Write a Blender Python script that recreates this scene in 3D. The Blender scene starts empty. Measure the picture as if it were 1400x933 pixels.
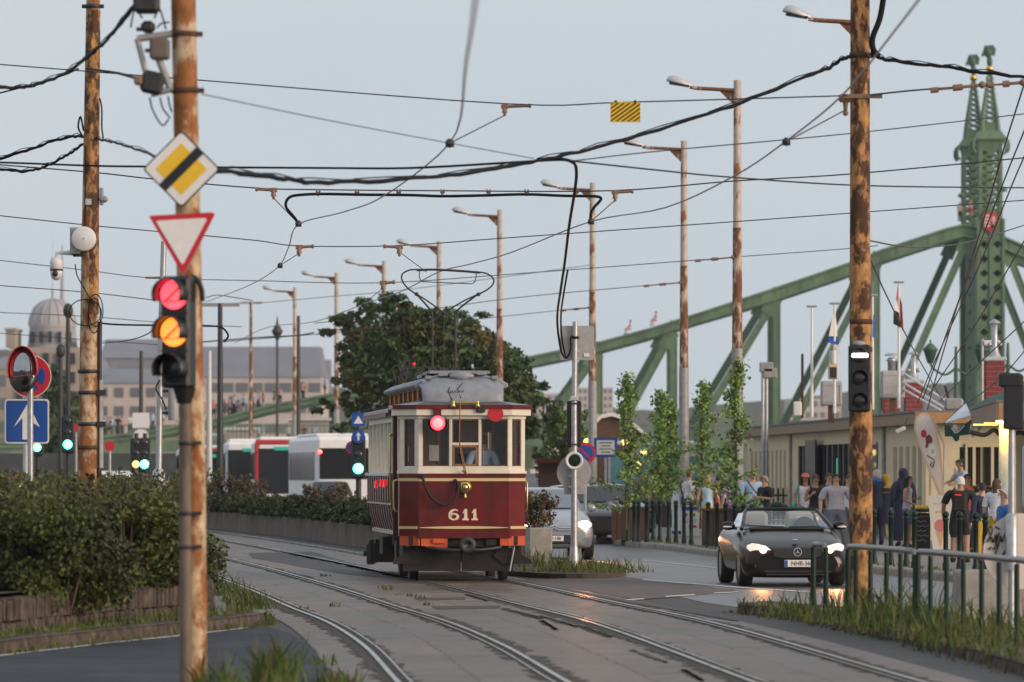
import bpy, math, random
import numpy as np
from mathutils import Vector, Matrix
random.seed(11); RNG = np.random.default_rng(5)
SC = bpy.context.scene
COL = SC.collection
PI = math.pi
FPX = 7000.0; HC = 1.8; HZ = 646.0      # focal length in photo pixels, eye height, horizon row

def X(px, d): return (px - 700.0) / FPX * d
def Z(py, d): return HC + (HZ - py) / FPX * d
def P(px, py, d): return Vector((X(px, d), d, Z(py, d)))
def GD(py, z=0.0): return FPX * (HC - z) / (py - HZ)
def G(px, py, z=0.0):
    d = GD(py, z); return Vector((X(px, d), d, z))
def R(a): return math.radians(a)

# ------------------------------------------------------------------ mesh builder
class MB:
    def __init__(s): s.v = []; s.f = []; s.m = []; s.sm = []; s.uv = None
    def add(s, vs, fs, mi=0, sm=False):
        b = len(s.v); s.v.extend([tuple(p) for p in vs])
        for f in fs:
            s.f.append(tuple(i + b for i in f)); s.m.append(mi); s.sm.append(sm)
        return s
    def box(s, c, size, rz=0.0, mi=0, rot=None, top=1.0, topy=None, bev=0.0):
        hx, hy, hz = size[0] / 2, size[1] / 2, size[2] / 2
        ty = top if topy is None else topy
        M = rot if rot is not None else Matrix.Rotation(rz, 3, 'Z')
        c = Vector(c)
        if bev > 0:
            b = min(bev, hx * .9, hy * .9, hz * .9)
            vs = []
            for sx in (-1, 1):
                for sy in (-1, 1):
                    for sz in (-1, 1):
                        kx = top if sz > 0 else 1; ky = ty if sz > 0 else 1
                        X_, Y_, Z_ = sx * hx * kx, sy * hy * ky, sz * hz
                        vs += [(X_ - sx * b, Y_ - sy * b, Z_), (X_ - sx * b, Y_, Z_ - sz * b), (X_, Y_ - sy * b, Z_ - sz * b)]
            def I(sx, sy, sz, k): return (((sx > 0) * 2 + (sy > 0)) * 2 + (sz > 0)) * 3 + k
            fs = []
            for q in (-1, 1):
                fs.append([I(-1, -1, q, 0), I(1, -1, q, 0), I(1, 1, q, 0), I(-1, 1, q, 0)])
                fs.append([I(-1, q, -1, 1), I(1, q, -1, 1), I(1, q, 1, 1), I(-1, q, 1, 1)])
                fs.append([I(q, -1, -1, 2), I(q, 1, -1, 2), I(q, 1, 1, 2), I(q, -1, 1, 2)])
                for w in (-1, 1):
                    fs.append([I(-1, q, w, 0), I(1, q, w, 0), I(1, q, w, 1), I(-1, q, w, 1)])
                    fs.append([I(q, -1, w, 0), I(q, 1, w, 0), I(q, 1, w, 2), I(q, -1, w, 2)])
                    fs.append([I(q, w, -1, 1), I(q, w, 1, 1), I(q, w, 1, 2), I(q, w, -1, 2)])
                    for e in (-1, 1): fs.append([I(q, w, e, 0), I(q, w, e, 1), I(q, w, e, 2)])
            out = []
            V = [Vector(p) for p in vs]
            for f in fs:
                n = (V[f[1]] - V[f[0]]).cross(V[f[2]] - V[f[0]])
                cc = sum((V[i] for i in f), Vector()) / len(f)
                out.append(f if n.dot(cc) > 0 else f[::-1])
            return s.add([c + M @ p for p in V], out, mi)
        vs = []
        for (x, y, z) in ((-1,-1,-1),(1,-1,-1),(1,1,-1),(-1,1,-1),(-1,-1,1),(1,-1,1),(1,1,1),(-1,1,1)):
            k = top if z > 0 else 1; k2 = ty if z > 0 else 1
            vs.append(c + M @ Vector((x * hx * k, y * hy * k2, z * hz)))
        return s.add(vs, [(0,3,2,1),(4,5,6,7),(0,1,5,4),(1,2,6,5),(2,3,7,6),(3,0,4,7)], mi)
    def tube(s, pts, r, n=8, mi=0, cap=True, closed=False):
        pts = [Vector(p) for p in pts]; k = len(pts)
        rs = r if isinstance(r, (list, tuple)) else [r] * k
        rings = []; up = None
        for i, p in enumerate(pts):
            if closed: t = pts[(i + 1) % k] - pts[i - 1]
            else: t = pts[min(i + 1, k - 1)] - pts[max(i - 1, 0)]
            t.normalize()
            if up is None:
                a = Vector((0, 0, 1)) if abs(t.z) < .9 else Vector((1, 0, 0))
                u = t.cross(a).normalized()
            else:
                u = (up - t * up.dot(t))
                u = u.normalized() if u.length > 1e-6 else t.orthogonal().normalized()
            up = u; w = t.cross(u)
            rings.append([p + (u * math.cos(2*PI*j/n) + w * math.sin(2*PI*j/n)) * rs[i] for j in range(n)])
        return s.loft(rings, mi, cap, closed)
    def cyl(s, p0, p1, r0, r1=None, n=14, mi=0, cap=True):
        return s.tube([p0, p1], [r0, r0 if r1 is None else r1], n, mi, cap)
    def loft(s, rings, mi=0, cap=True, closed=False, sm=True):
        n = len(rings[0]); k = len(rings); vs = [p for r in rings for p in r]; fs = []
        for i in range(k if closed else k - 1):
            a = i * n; b = ((i + 1) % k) * n
            for j in range(n):
                j2 = (j + 1) % n
                fs.append((a + j, a + j2, b + j2, b + j))
        s.add(vs, fs, mi, sm)
        if cap and not closed:
            s.add(rings[0], [tuple(range(n))[::-1]], mi); s.add(rings[-1], [tuple(range(n))], mi)
        return s
    def lathe(s, prof, o=(0,0,0), n=20, mi=0, M=None, sm=True):
        o = Vector(o); M = M or Matrix.Identity(3)
        rings = [[o + M @ Vector((r * math.cos(2*PI*j/n), r * math.sin(2*PI*j/n), z)) for j in range(n)] for r, z in prof]
        return s.loft(rings, mi, True, False, sm)
    def ball(s, c, r, n=12, k=8, mi=0, M=None):
        r = (r, r, r) if not hasattr(r, '__len__') else r
        c = Vector(c); M = M or Matrix.Identity(3)
        rings = []
        for i in range(k + 1):
            a = -PI/2 + PI * i / k; q = max(math.cos(a), .02)
            rings.append([c + M @ Vector((r[0]*q*math.cos(2*PI*j/n), r[1]*q*math.sin(2*PI*j/n), r[2]*math.sin(a))) for j in range(n)])
        return s.loft(rings, mi)
    def prism(s, poly, o, u, v, th, mi=0, mi_side=None):
        """polygon (2-D points along u, v from o) pushed back by th along -(u x v)"""
        o = Vector(o); u = Vector(u); v = Vector(v); w = u.cross(v).normalized() * th
        A = [o + u * a + v * b for a, b in poly]; B = [p - w for p in A]; n = len(A)
        s.add(A, [tuple(range(n))], mi); s.add(B, [tuple(range(n))[::-1]], mi if mi_side is None else mi_side)
        s.add(A + B, [(i, i + n, (i + 1) % n + n, (i + 1) % n) for i in range(n)], mi if mi_side is None else mi_side)
        return s
    def ring(s, outer, inner, o, u, v, th, mi=0):
        """flat frame between two polygons with as many points each"""
        o = Vector(o); u = Vector(u); v = Vector(v); w = u.cross(v).normalized() * th; n = len(outer)
        L = [[o + u*a + v*b for a, b in outer], [o + u*a + v*b for a, b in inner]]
        L += [[p - w for p in L[1]], [p - w for p in L[0]]]
        vs = [p for r in L for p in r]; fs = []
        for k in range(4):
            for i in range(n):
                j = (i + 1) % n; fs.append((k*n+i, k*n+j, ((k+1)%4)*n+j, ((k+1)%4)*n+i))
        return s.add(vs, fs, mi)
    def plate(s, corners, mi=0): return s.add(corners, [tuple(range(len(corners)))], mi)
    def build(s, name, mats, parent=None, loc=None, rz=0.0, bev=0.0):
        me = bpy.data.meshes.new(name)
        me.from_pydata(s.v, [], s.f)
        if not isinstance(mats, (list, tuple)): mats = [mats]
        for m in mats: me.materials.append(m)
        me.polygons.foreach_set('material_index', s.m)
        me.polygons.foreach_set('use_smooth', s.sm)
        if s.uv is not None:
            l = me.uv_layers.new(name='UVMap'); 
            idx = np.empty(len(me.loops), dtype=np.int32); me.loops.foreach_get('vertex_index', idx)
            l.data.foreach_set('uv', np.array(s.uv, dtype=np.float32)[idx].ravel())
        me.update()
        o = bpy.data.objects.new(name, me); COL.objects.link(o)
        if parent is not None: o.parent = parent
        if loc is not None: o.location = loc
        if rz: o.rotation_euler = (0, 0, rz)
        if bev > 0:
            b = o.modifiers.new('edge', 'BEVEL'); b.width = bev; b.segments = 2; b.limit_method = 'ANGLE'; b.angle_limit = R(35)
        return o

def tag(o, label=None, cat=None, group=None, kind=None):
    if label: o['label'] = label
    if cat: o['category'] = cat
    if group: o['group'] = group
    if kind: o['kind'] = kind
    return o
def thing(name, label, cat, loc=(0,0,0), rz=0.0, group=None):
    o = bpy.data.objects.new(name, None); COL.objects.link(o)
    o.location = loc; o.rotation_euler = (0, 0, rz); o.empty_display_size = .2
    return tag(o, label, cat, group)
def copy_tree(o, parent=None):
    c = o.copy(); COL.objects.link(c)
    if parent is not None: c.parent = parent
    for ch in list(o.children): copy_tree(ch, c)
    return c
def circ(r, n=24, a0=0.0, a1=2*PI, cx=0, cy=0, sy=1.0):
    full = abs(a1 - a0 - 2*PI) < 1e-6
    k = n if full else n + 1
    return [(cx + r*math.cos(a0+(a1-a0)*i/n), cy + sy*r*math.sin(a0+(a1-a0)*i/n)) for i in range(k)]
def spline(pts, k=6):
    pts = [Vector(p) for p in pts]; out = []
    if len(pts) < 3: return pts
    Q = [pts[0]*2 - pts[1]] + pts + [pts[-1]*2 - pts[-2]]
    for i in range(1, len(Q) - 2):
        a, b, c, d = Q[i-1], Q[i], Q[i+1], Q[i+2]
        for j in range(k):
            t = j / k
            out.append(.5 * ((2*b) + (c-a)*t + (2*a-5*b+4*c-d)*t*t + (3*b-a-3*c+d)*t**3))
    out.append(pts[-1]); return out
def lerp_tab(tab, d):
    if d <= tab[0][0]: i = 0
    else:
        i = len(tab) - 2
        for k in range(len(tab) - 1):
            if tab[k][0] <= d <= tab[k+1][0]: i = k; break
    (a, x), (b, y) = tab[i], tab[i+1]
    return x + (y - x) * (d - a) / (b - a)

# ------------------------------------------------------------------ materials
MATS = {}
def mat(name, col, rough=.6, metal=0.0, var=0.0, vscale=3.0, col2=None, mix=(.45,.6), stretch=(1,1,1), bump=0.0, bscale=20.0, spec=.5, emit=None, estr=0.0, coat=0.0, detail=6.0, alpha=1.0):
    """principled surface; col2 mottles in over a noise mask, var modulates value, bump roughens"""
    m = bpy.data.materials.new(name); MATS[name] = m; m.use_nodes = True
    nt = m.node_tree; N = nt.nodes; L = nt.links; b = N['Principled BSDF']
    b.inputs['Base Color'].default_value = (*col, 1); b.inputs['Roughness'].default_value = rough
    b.inputs['Metallic'].default_value = metal; b.inputs['Specular IOR Level'].default_value = spec
    if coat: b.inputs['Coat Weight'].default_value = coat; b.inputs['Coat Roughness'].default_value = .08
    if emit: b.inputs['Emission Color'].default_value = (*emit, 1); b.inputs['Emission Strength'].default_value = estr
    if alpha < 1: b.inputs['Alpha'].default_value = alpha
    if col2 or var or bump:
        tc = N.new('ShaderNodeTexCoord'); mp = N.new('ShaderNodeMapping'); mp.inputs['Scale'].default_value = stretch
        L.new(tc.outputs['Object'], mp.inputs['Vector'])
        src = None
        if col2:
            n1 = N.new('ShaderNodeTexNoise'); n1.inputs['Scale'].default_value = vscale; n1.inputs['Detail'].default_value = detail; n1.inputs['Roughness'].default_value = .62
            L.new(mp.outputs[0], n1.inputs['Vector'])
            rp = N.new('ShaderNodeMapRange'); rp.inputs['From Min'].default_value = mix[0]; rp.inputs['From Max'].default_value = mix[1]
            L.new(n1.outputs['Fac'], rp.inputs['Value'])
            mx = N.new('ShaderNodeMix'); mx.data_type = 'RGBA'; mx.inputs['A'].default_value = (*col, 1); mx.inputs['B'].default_value = (*col2, 1)
            L.new(rp.outputs[0], mx.inputs['Factor']); src = mx.outputs['Result']
        if var:
            n2 = N.new('ShaderNodeTexNoise'); n2.inputs['Scale'].default_value = vscale * 2.7; n2.inputs['Detail'].default_value = 5
            L.new(mp.outputs[0], n2.inputs['Vector'])
            r2 = N.new('ShaderNodeMapRange'); r2.inputs['From Min'].default_value = .3; r2.inputs['From Max'].default_value = .7
            r2.inputs['To Min'].default_value = 1 - var; r2.inputs['To Max'].default_value = 1 + var
            L.new(n2.outputs['Fac'], r2.inputs['Value'])
            hs = N.new('ShaderNodeHueSaturation'); L.new(r2.outputs[0], hs.inputs['Value'])
            if src: L.new(src, hs.inputs['Color'])
            else: hs.inputs['Color'].default_value = (*col, 1)
            src = hs.outputs[0]
        if src: L.new(src, b.inputs['Base Color'])
        if bump:
            n3 = N.new('ShaderNodeTexNoise'); n3.inputs['Scale'].default_value = bscale; n3.inputs['Detail'].default_value = 4
            L.new(mp.outputs[0], n3.inputs['Vector'])
            bp = N.new('ShaderNodeBump'); bp.inputs['Strength'].default_value = bump; bp.inputs['Distance'].default_value = .02
            L.new(n3.outputs['Fac'], bp.inputs['Height']); L.new(bp.outputs[0], b.inputs['Normal'])
    return m
def glass(name, tint=(.5,.5,.5), refl=.12, rough=.02):
    """thin pane: dark tinted see-through sheet with a fresnel sheen"""
    m = bpy.data.materials.new(name); MATS[name] = m; m.use_nodes = True; nt = m.node_tree; N = nt.nodes; L = nt.links
    N.remove(N['Principled BSDF']); out = N['Material Output']
    t = N.new('ShaderNodeBsdfTransparent'); t.inputs[0].default_value = (*tint, 1)
    g = N.new('ShaderNodeBsdfGlossy'); g.inputs['Roughness'].default_value = rough; g.inputs[0].default_value = (.9,.95,1,1)
    f = N.new('ShaderNodeLayerWeight'); f.inputs[0].default_value = .25
    mr = N.new('ShaderNodeMapRange'); mr.inputs['To Min'].default_value = refl; mr.inputs['To Max'].default_value = .9
    L.new(f.outputs['Fresnel'], mr.inputs['Value'])
    mx = N.new('ShaderNodeMixShader'); L.new(mr.outputs[0], mx.inputs[0]); L.new(t.outputs[0], mx.inputs[1]); L.new(g.outputs[0], mx.inputs[2])
    L.new(mx.outputs[0], out.inputs[0]); return m
def lamp(name, col, s, base=(.6,.6,.6)): return mat(name, base, .2, emit=col, estr=s)

mat('asphalt', (.060,.054,.053), .7, spec=.3, var=.16, vscale=.7, bump=.25, bscale=90, col2=(.06,.06,.064), mix=(.45,.62), stretch=(1,.6,1))
mat('asphalt_road', (.098,.094,.100), .40, var=.12, vscale=.5, bump=.18, bscale=60, col2=(.070,.067,.072), mix=(.45,.62), stretch=(1,.35,1))
mat('asphalt_blue', (.030,.034,.044), .75, spec=.25, var=.2, vscale=.9, bump=.3, bscale=80, col2=(.045,.050,.062), mix=(.45,.6))
mat('asphalt_brown', (.11,.085,.075), .75, var=.22, vscale=1.6, bump=.35, bscale=70, col2=(.09,.075,.07), mix=(.45,.6))
mat('steel_rail', (.46,.44,.43), .33, .85, var=.25, vscale=2, col2=(.20,.14,.10), mix=(.5,.68))
mat('groove', (.022,.018,.016), .9)
mat('joint', (.05,.042,.036), .95, var=.3, vscale=5)
mat('kerbstone', (.27,.24,.215), .85, var=.25, vscale=2.5, bump=.3, bscale=25, col2=(.15,.13,.11), mix=(.5,.7))
mat('setts', (.070,.053,.043), .95, spec=.2, var=.4, vscale=3, bump=.6, bscale=22, col2=(.12,.094,.077), mix=(.45,.65))
mat('pavement', (.20,.185,.175), .85, var=.18, vscale=1.2, bump=.2, bscale=30)
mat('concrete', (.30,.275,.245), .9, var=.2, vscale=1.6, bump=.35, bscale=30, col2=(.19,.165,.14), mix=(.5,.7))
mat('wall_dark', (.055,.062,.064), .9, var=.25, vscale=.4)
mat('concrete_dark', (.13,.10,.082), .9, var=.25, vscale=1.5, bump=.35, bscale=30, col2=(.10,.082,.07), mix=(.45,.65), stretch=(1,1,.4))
mat('road_paint', (.55,.53,.50), .7, var=.2, vscale=4, col2=(.25,.24,.23), mix=(.55,.75))
mat('soil', (.07,.055,.042), .95, var=.3, vscale=3, bump=.4)
mat('rust_pole', (.50,.37,.24), .75, .1, var=.3, vscale=4.2, col2=(.27,.10,.028), mix=(.44,.53), stretch=(1.3,1.3,.75), bump=.4, bscale=30, detail=11)
mat('rust_heavy', (.42,.21,.075), .8, .05, var=.4, vscale=4.6, col2=(.075,.03,.014), mix=(.46,.54), stretch=(1.3,1.3,.7), bump=.5, bscale=30, detail=11)
mat('rust_brown', (.085,.04,.022), .85, .1, var=.4, vscale=6)
mat('pole_paint', (.48,.40,.34), .6, .1, var=.14, vscale=4, col2=(.24,.10,.04), mix=(.53,.60), stretch=(1,1,.45))
mat('pole_rusty', (.50,.38,.28), .7, .05, var=.2, vscale=5, col2=(.16,.06,.022), mix=(.40,.49), stretch=(1,1,.4))
mat('pole_grey', (.30,.29,.29), .6, .2, var=.15, vscale=3)
mat('post_dark', (.17,.118,.088), .7, .1, var=.2, vscale=4, col2=(.09,.06,.05), mix=(.5,.62), stretch=(1,1,.3))
mat('galv', (.42,.42,.43), .42, .6, var=.15, vscale=5)
mat('galv_pale', (.52,.52,.53), .5, .3, var=.1, vscale=5)
mat('iron_dark', (.045,.043,.045), .5, .4, var=.2, vscale=6)
mat('cable', (.008,.008,.010), .7, spec=.15)
mat('wire', (.05,.045,.05), .5, .5)
mat('wire_pale', (.28,.25,.26), .5, .4)
mat('insulator', (.22,.13,.08), .5, .1, var=.25, vscale=20)
mat('sign_white', (.74,.71,.70), .4, var=.05, vscale=4)
mat('sign_black', (.012,.012,.014), .4)
mat('sign_yellow', (.78,.47,.02), .4, var=.05, vscale=5)
mat('sign_red', (.52,.015,.03), .4)
mat('sign_blue', (.012,.07,.32), .4)
mat('sign_back', (.40,.38,.38), .5, .3, var=.08, vscale=4)
mat('black_plastic', (.016,.015,.016), .35)
mat('grey_plastic', (.30,.30,.31), .5)
mat('white_plastic', (.68,.66,.67), .4)
mat('rubber', (.018,.017,.017), .8)
mat('mirror_dark', (.38,.38,.40), .06, 1.0)
mat('chrome', (.8,.8,.82), .12, 1.0)
mat('alloy', (.42,.42,.44), .3, .8)
mat('brass', (.62,.42,.14), .3, .9)
mat('lens_dark', (.03,.03,.032), .15)
mat('tram_red', (.138,.010,.009), .32, var=.16, vscale=1.5, spec=.32, coat=.08, col2=(.080,.010,.009), mix=(.42,.62), bump=.10, bscale=3.5)
mat('tram_red_dark', (.075,.012,.012), .35, var=.1, vscale=2, coat=.2)
mat('tram_cream', (.70,.63,.52), .4, var=.06, vscale=3)
mat('tram_gold', (.62,.47,.24), .4)
mat('tram_orange', (.60,.095,.022), .45, var=.1, vscale=3)
mat('tram_roof', (.25,.26,.29), .55, .1, var=.14, vscale=2.5, bump=.15, bscale=8)
mat('tram_side', (.36,.28,.27), .22, .1, var=.12, vscale=1.5, coat=.3)
mat('tram_under', (.022,.017,.016), .75, var=.3, vscale=4)
mat('wood', (.30,.13,.05), .5, var=.2, vscale=4, stretch=(1,1,.2))
mat('wood_dark', (.10,.045,.025), .6, var=.2, vscale=4)
glass('tram_glass', (.93,.90,.87), .012)
glass('car_glass', (.78,.85,.87), .07)
glass('bus_glass', (.15,.18,.18), .16, .05)
glass('shop_glass', (.30,.33,.35), .30, .03)
lamp('lamp_red', (1,.03,.05), 5.0, (.6,.02,.03)); lamp('glow_red_soft', (1,.02,.03), .45, (.5,.01,.01)); lamp('lamp_red_core', (1,.03,.04), 3.0)
lamp('lamp_amber', (1,.24,.02), 2.0, (.6,.2,.02)); lamp('lamp_amber_core', (1,.17,.015), 2.4)
lamp('lamp_green', (.05,1,.62), 7.0); lamp('lamp_white', (1,.93,.85), 16.0); lamp('lamp_head', (1,.60,.28), 70.0); lamp('lamp_head_soft', (1,.58,.42), .75)
lamp('lamp_head_warm', (1,.62,.36), 3.2); lamp('glow_warm', (1,.66,.12), 2.5); lamp('lamp_yellow', (1,.70,.10), 1.3); lamp('lamp_tail', (1,.03,.02), 5.0); lamp('lamp_orange', (1,.35,.06), 1.6)
lamp('led_green', (.05,.8,.5), .35, (.02,.06,.05))
mat('car_black', (.010,.007,.006), .24, .0, spec=.25, coat=.2)
mat('car_trim', (.02,.02,.02), .5)
mat('car_silver', (.36,.38,.41), .3, .5, coat=.6)
mat('car_dark', (.03,.028,.032), .28, .2, coat=.8)
mat('seat_leather', (.33,.29,.25), .6)
mat('bus_white', (.80,.78,.78), .4, var=.04, vscale=1)
mat('bus_red', (.46,.03,.04), .4); mat('bus_orange', (.55,.16,.05), .45)
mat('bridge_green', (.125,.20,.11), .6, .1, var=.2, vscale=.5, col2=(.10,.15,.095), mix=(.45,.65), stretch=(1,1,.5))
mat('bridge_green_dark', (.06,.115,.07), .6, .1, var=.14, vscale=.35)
mat('gold', (.75,.42,.12), .25, 1.0)
mat('rail_green', (.004,.020,.014), .45, spec=.3, var=.1, vscale=4)
mat('rail_top', (.22,.22,.20), .4, .5, var=.2, vscale=4)
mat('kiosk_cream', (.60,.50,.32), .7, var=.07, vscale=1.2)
mat('kiosk_recess_shade', (.33,.27,.17), .75, var=.1, vscale=1.2)  # darkened cream: shade of the wall recesses put into the colour
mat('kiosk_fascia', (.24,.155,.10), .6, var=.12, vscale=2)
mat('kiosk_fascia_sun_tint', (.42,.22,.09), .55, var=.12, vscale=2)  # lighter copy of the fascia brown: sunlight put into the colour
mat('roof_felt', (.17,.165,.17), .8, var=.2, vscale=1.5)
mat('brick', (.24,.03,.028), .6, var=.2, vscale=3); mat('mortar', (.5,.42,.38), .8)
mat('planter_brown', (.075,.035,.026), .65, var=.15, vscale=3)
mat('awning_green', (.015,.085,.06), .6); mat('awning_white', (.66,.66,.68), .6)
mat('chalk_black', (.02,.02,.02), .7, col2=(.10,.10,.11), mix=(.62,.7), vscale=14)
mat('banner', (.66,.45,.33), .7, var=.05); mat('banner_pale', (.68,.58,.52), .7)
mat('paper', (.70,.66,.62), .6, var=.04, vscale=2)
mat('pink', (.62,.20,.23), .7, var=.15, vscale=14); mat('cone', (.62,.42,.22), .7); mat('berry', (.50,.02,.07), .6); mat('choc', (.16,.045,.035), .6)
mat('teal', (.10,.24,.27), .4, var=.1)
mat('bark', (.085,.062,.048), .9, var=.3, vscale=8, bump=.5, bscale=20, stretch=(1,1,.3))
def leafmat(name, c, c2): return mat(name, c, .55, col2=c2, mix=(.4,.62), vscale=1.1, var=.25, spec=.3)
leafmat('leaf_a', (.056,.078,.018), (.038,.054,.015)); leafmat('leaf_b', (.105,.120,.026), (.060,.075,.020)); leafmat('leaf_c', (.032,.043,.016), (.058,.050,.023))
leafmat('leaf_tree', (.064,.108,.040), (.085,.125,.042)); leafmat('leaf_tree_b', (.034,.062,.030), (.050,.082,.034)); leafmat('leaf_rust', (.16,.085,.022), (.08,.07,.025))
leafmat('leaf_young', (.16,.27,.05), (.11,.20,.045)); leafmat('leaf_young_b', (.27,.34,.07), (.17,.25,.055))
leafmat('leaf_dry', (.14,.085,.055), (.09,.065,.04))
leafmat('grass_a', (.085,.135,.026), (.065,.10,.024)); leafmat('grass_b', (.155,.155,.060), (.11,.115,.045))
mat('dome_grey', (.36,.34,.355), .7, var=.1, vscale=.1); mat('old_stone', (.36,.29,.235), .85, var=.12, vscale=.15); mat('window_far', (.13,.135,.15), .3)
mat('old_plaster', (.50,.42,.385), .85, var=.08, vscale=.1)
mat('screen_sky', (.16,.18,.21), .08, .45, coat=1.0)
mat('cloth_floral', (.60,.50,.60), .8, col2=(.30,.09,.26), mix=(.47,.53), vscale=16)
mat('cloth_shirtblue', (.50,.66,.88), .8, var=.08, vscale=9, bump=.5, bscale=10)
mat('glass_dark', (.018,.02,.024), .15, spec=.4); mat('slate', (.19,.19,.225), .7, var=.1, vscale=.1)
mat('hill', (.075,.085,.07), .95, var=.2, vscale=.02)
mat('lawn', (.085,.115,.065), .95, var=.2, vscale=.15)
mat('cloud_white', (.6,.6,.6), .8)
# ------------------------------------------------------------------ world, light, camera
SUN_AZ = R(122); SUN_EL = R(14)            # azimuth clockwise from +Y: low, to the side and a little behind the viewer
w = bpy.data.worlds.new('World'); SC.world = w; w.use_nodes = True
nt = w.node_tree; N = nt.nodes; L = nt.links; bg = N['Background']
sky = N.new('ShaderNodeTexSky'); sky.sky_type = 'NISHITA'; sky.sun_disc = False
sky.sun_elevation = SUN_EL; sky.sun_rotation = SUN_AZ; sky.air_density = 1.5; sky.dust_density = 3.0
tc = N.new('ShaderNodeTexCoord'); mp = N.new('ShaderNodeMapping'); mp.inputs['Scale'].default_value = (1.0, 1.0, 3.0)
L.new(tc.outputs['Generated'], mp.inputs[0])
ns = N.new('ShaderNodeTexNoise'); ns.inputs['Scale'].default_value = 2.2; ns.inputs['Detail'].default_value = 3
L.new(mp.outputs[0], ns.inputs['Vector'])
cl = N.new('ShaderNodeMix'); cl.data_type = 'RGBA'; cl.inputs['A'].default_value = (4.85, 5.5, 6.1, 1); cl.inputs['B'].default_value = (6.0, 6.35, 6.7, 1)
rp = N.new('ShaderNodeMapRange'); rp.inputs['From Min'].default_value = .35; rp.inputs['From Max'].default_value = .65
L.new(ns.outputs['Fac'], rp.inputs[0]); L.new(rp.outputs[0], cl.inputs['Factor'])
mx = N.new('ShaderNodeMix'); mx.data_type = 'RGBA'; mx.inputs['Factor'].default_value = .93
L.new(sky.outputs[0], mx.inputs['A']); L.new(cl.outputs['Result'], mx.inputs['B']); L.new(mx.outputs['Result'], bg.inputs[0])
bg.inputs[1].default_value = .1

sl = bpy.data.lights.new('sun', 'SUN'); sl.energy = 2.3; sl.angle = R(28); sl.color = (1, .78, .58)
so = bpy.data.objects.new('sun', sl); COL.objects.link(so)
sd = Vector((math.sin(SUN_AZ) * math.cos(SUN_EL), math.cos(SUN_AZ) * math.cos(SUN_EL), math.sin(SUN_EL)))
so.rotation_euler = sd.to_track_quat('Z', 'Y').to_euler(); so.location = sd * 300

cam = bpy.data.cameras.new('camera'); co = bpy.data.objects.new('camera', cam); COL.objects.link(co); SC.camera = co
cam.sensor_width = 36; cam.lens = 36 * FPX / 1400; cam.shift_y = (HZ - 466.5) / 1400
co.location = (0, 0, HC); co.rotation_euler = (PI / 2, 0, 0); cam.clip_start = .5; cam.clip_end = 6000
cam.dof.use_dof = True; cam.dof.focus_distance = 84; cam.dof.aperture_fstop = 3.4
SC.view_settings.view_transform = 'Standard'; SC.view_settings.look = 'None'; SC.view_settings.gamma = 1; SC.view_settings.exposure = .26
SC.view_settings.use_curve_mapping = False
SC.cycles.max_bounces = 8; SC.cycles.transparent_max_bounces = 24; SC.cycles.use_denoising = True
SC.cycles.sample_clamp_indirect = 6

# ------------------------------------------------------------------ the ground
def structure(mb, name, m, parent=None, loc=None): return tag(mb.build(name, m, parent, loc), kind='structure')
def ribbon(cl, a, b, z, k=6, uv=True, zb=None):
    """strip between offsets a and b (to the right of travel away from the viewer) of centreline cl"""
    pts = cl if k == 0 else spline([(x, y, 0) for y, x in cl], k)
    mb = MB(); mb.uv = []; s = 0; n = len(pts)
    for i, p in enumerate(pts):
        t = (pts[min(i+1, n-1)] - pts[max(i-1, 0)]).normalized(); q = Vector((t.y, -t.x, 0))
        if i: s += (p - pts[i-1]).length
        mb.v += [tuple(p + q*a + Vector((0,0,z))), tuple(p + q*b + Vector((0,0,z if zb is None else zb)))]; mb.uv += [(s, a), (s, b)]
        if i: j = 2*i; mb.f.append((j-2, j-1, j+1, j)); mb.m.append(0); mb.sm.append(False)
    return mb
def sheet(pts, z): return MB().plate([(p[0], p[1], z) for p in pts])

g = MB().plate([(-1500, -60, 0), (1500, -60, 0), (1500, 2900, 0), (-1500, 2900, 0)])
structure(g, 'ground', MATS['asphalt'])
S = 1.8 / 1.75
TA = [(20,4.3),(30,3.55),(36,3.12),(42.7,2.66),(49.6,2.24),(55.7,1.85),(60.9,1.44),(68,.70),(76.6,-.16),(82.2,-.77),(97,-2.45),(120,-5.3),(139,-7.9),(170,-12.6),(220,-21.5),(280,-34)]
TB = [(20,.95),(30,.5),(36,.16),(42.7,-.27),(51,-.77),(59,-1.42),(65.7,-2.15),(74,-3.0),(83,-4.0),(97,-5.65),(120,-8.6),(139,-11.3),(170,-16),(220,-25.2),(280,-38)]
TA = [(a*S, b*S) for a, b in TA]; TB = [(a*S, b*S) for a, b in TB]
KR = [(30,12.6),(40,11.5),(60,9.3),(72,8.2),(83.4,7.27),(90.6,6.4),(108.6,4.42),(131,2.25),(160,-.8),(200,-5.7),(240,-11.2),(300,-21)]
RL = [(30,7.6),(40,6.9),(51,6.2),(58,5.3),(64,3.6),(70,2.7),(85,1.65),(97,1.1),(118,-2.2),(133,-4.3),(160,-8.0),(200,-14),(240,-21),(300,-33)]

# carriageway beside the tracks
pl = [(x, y) for y, x in RL] + [(x, y) for y, x in KR[::-1]]
mb = MB(); n = 40
for i in range(n + 1):
    d = 30 + (300 - 30) * i / n
    mb.v += [(lerp_tab(RL, d), d, .004), (lerp_tab(KR, d), d, .004)]
    if i: j = 2*i; mb.f.append((j-2, j-1, j+1, j)); mb.m.append(0); mb.sm.append(False)
structure(mb, 'road', MATS['asphalt_road'])

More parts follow.
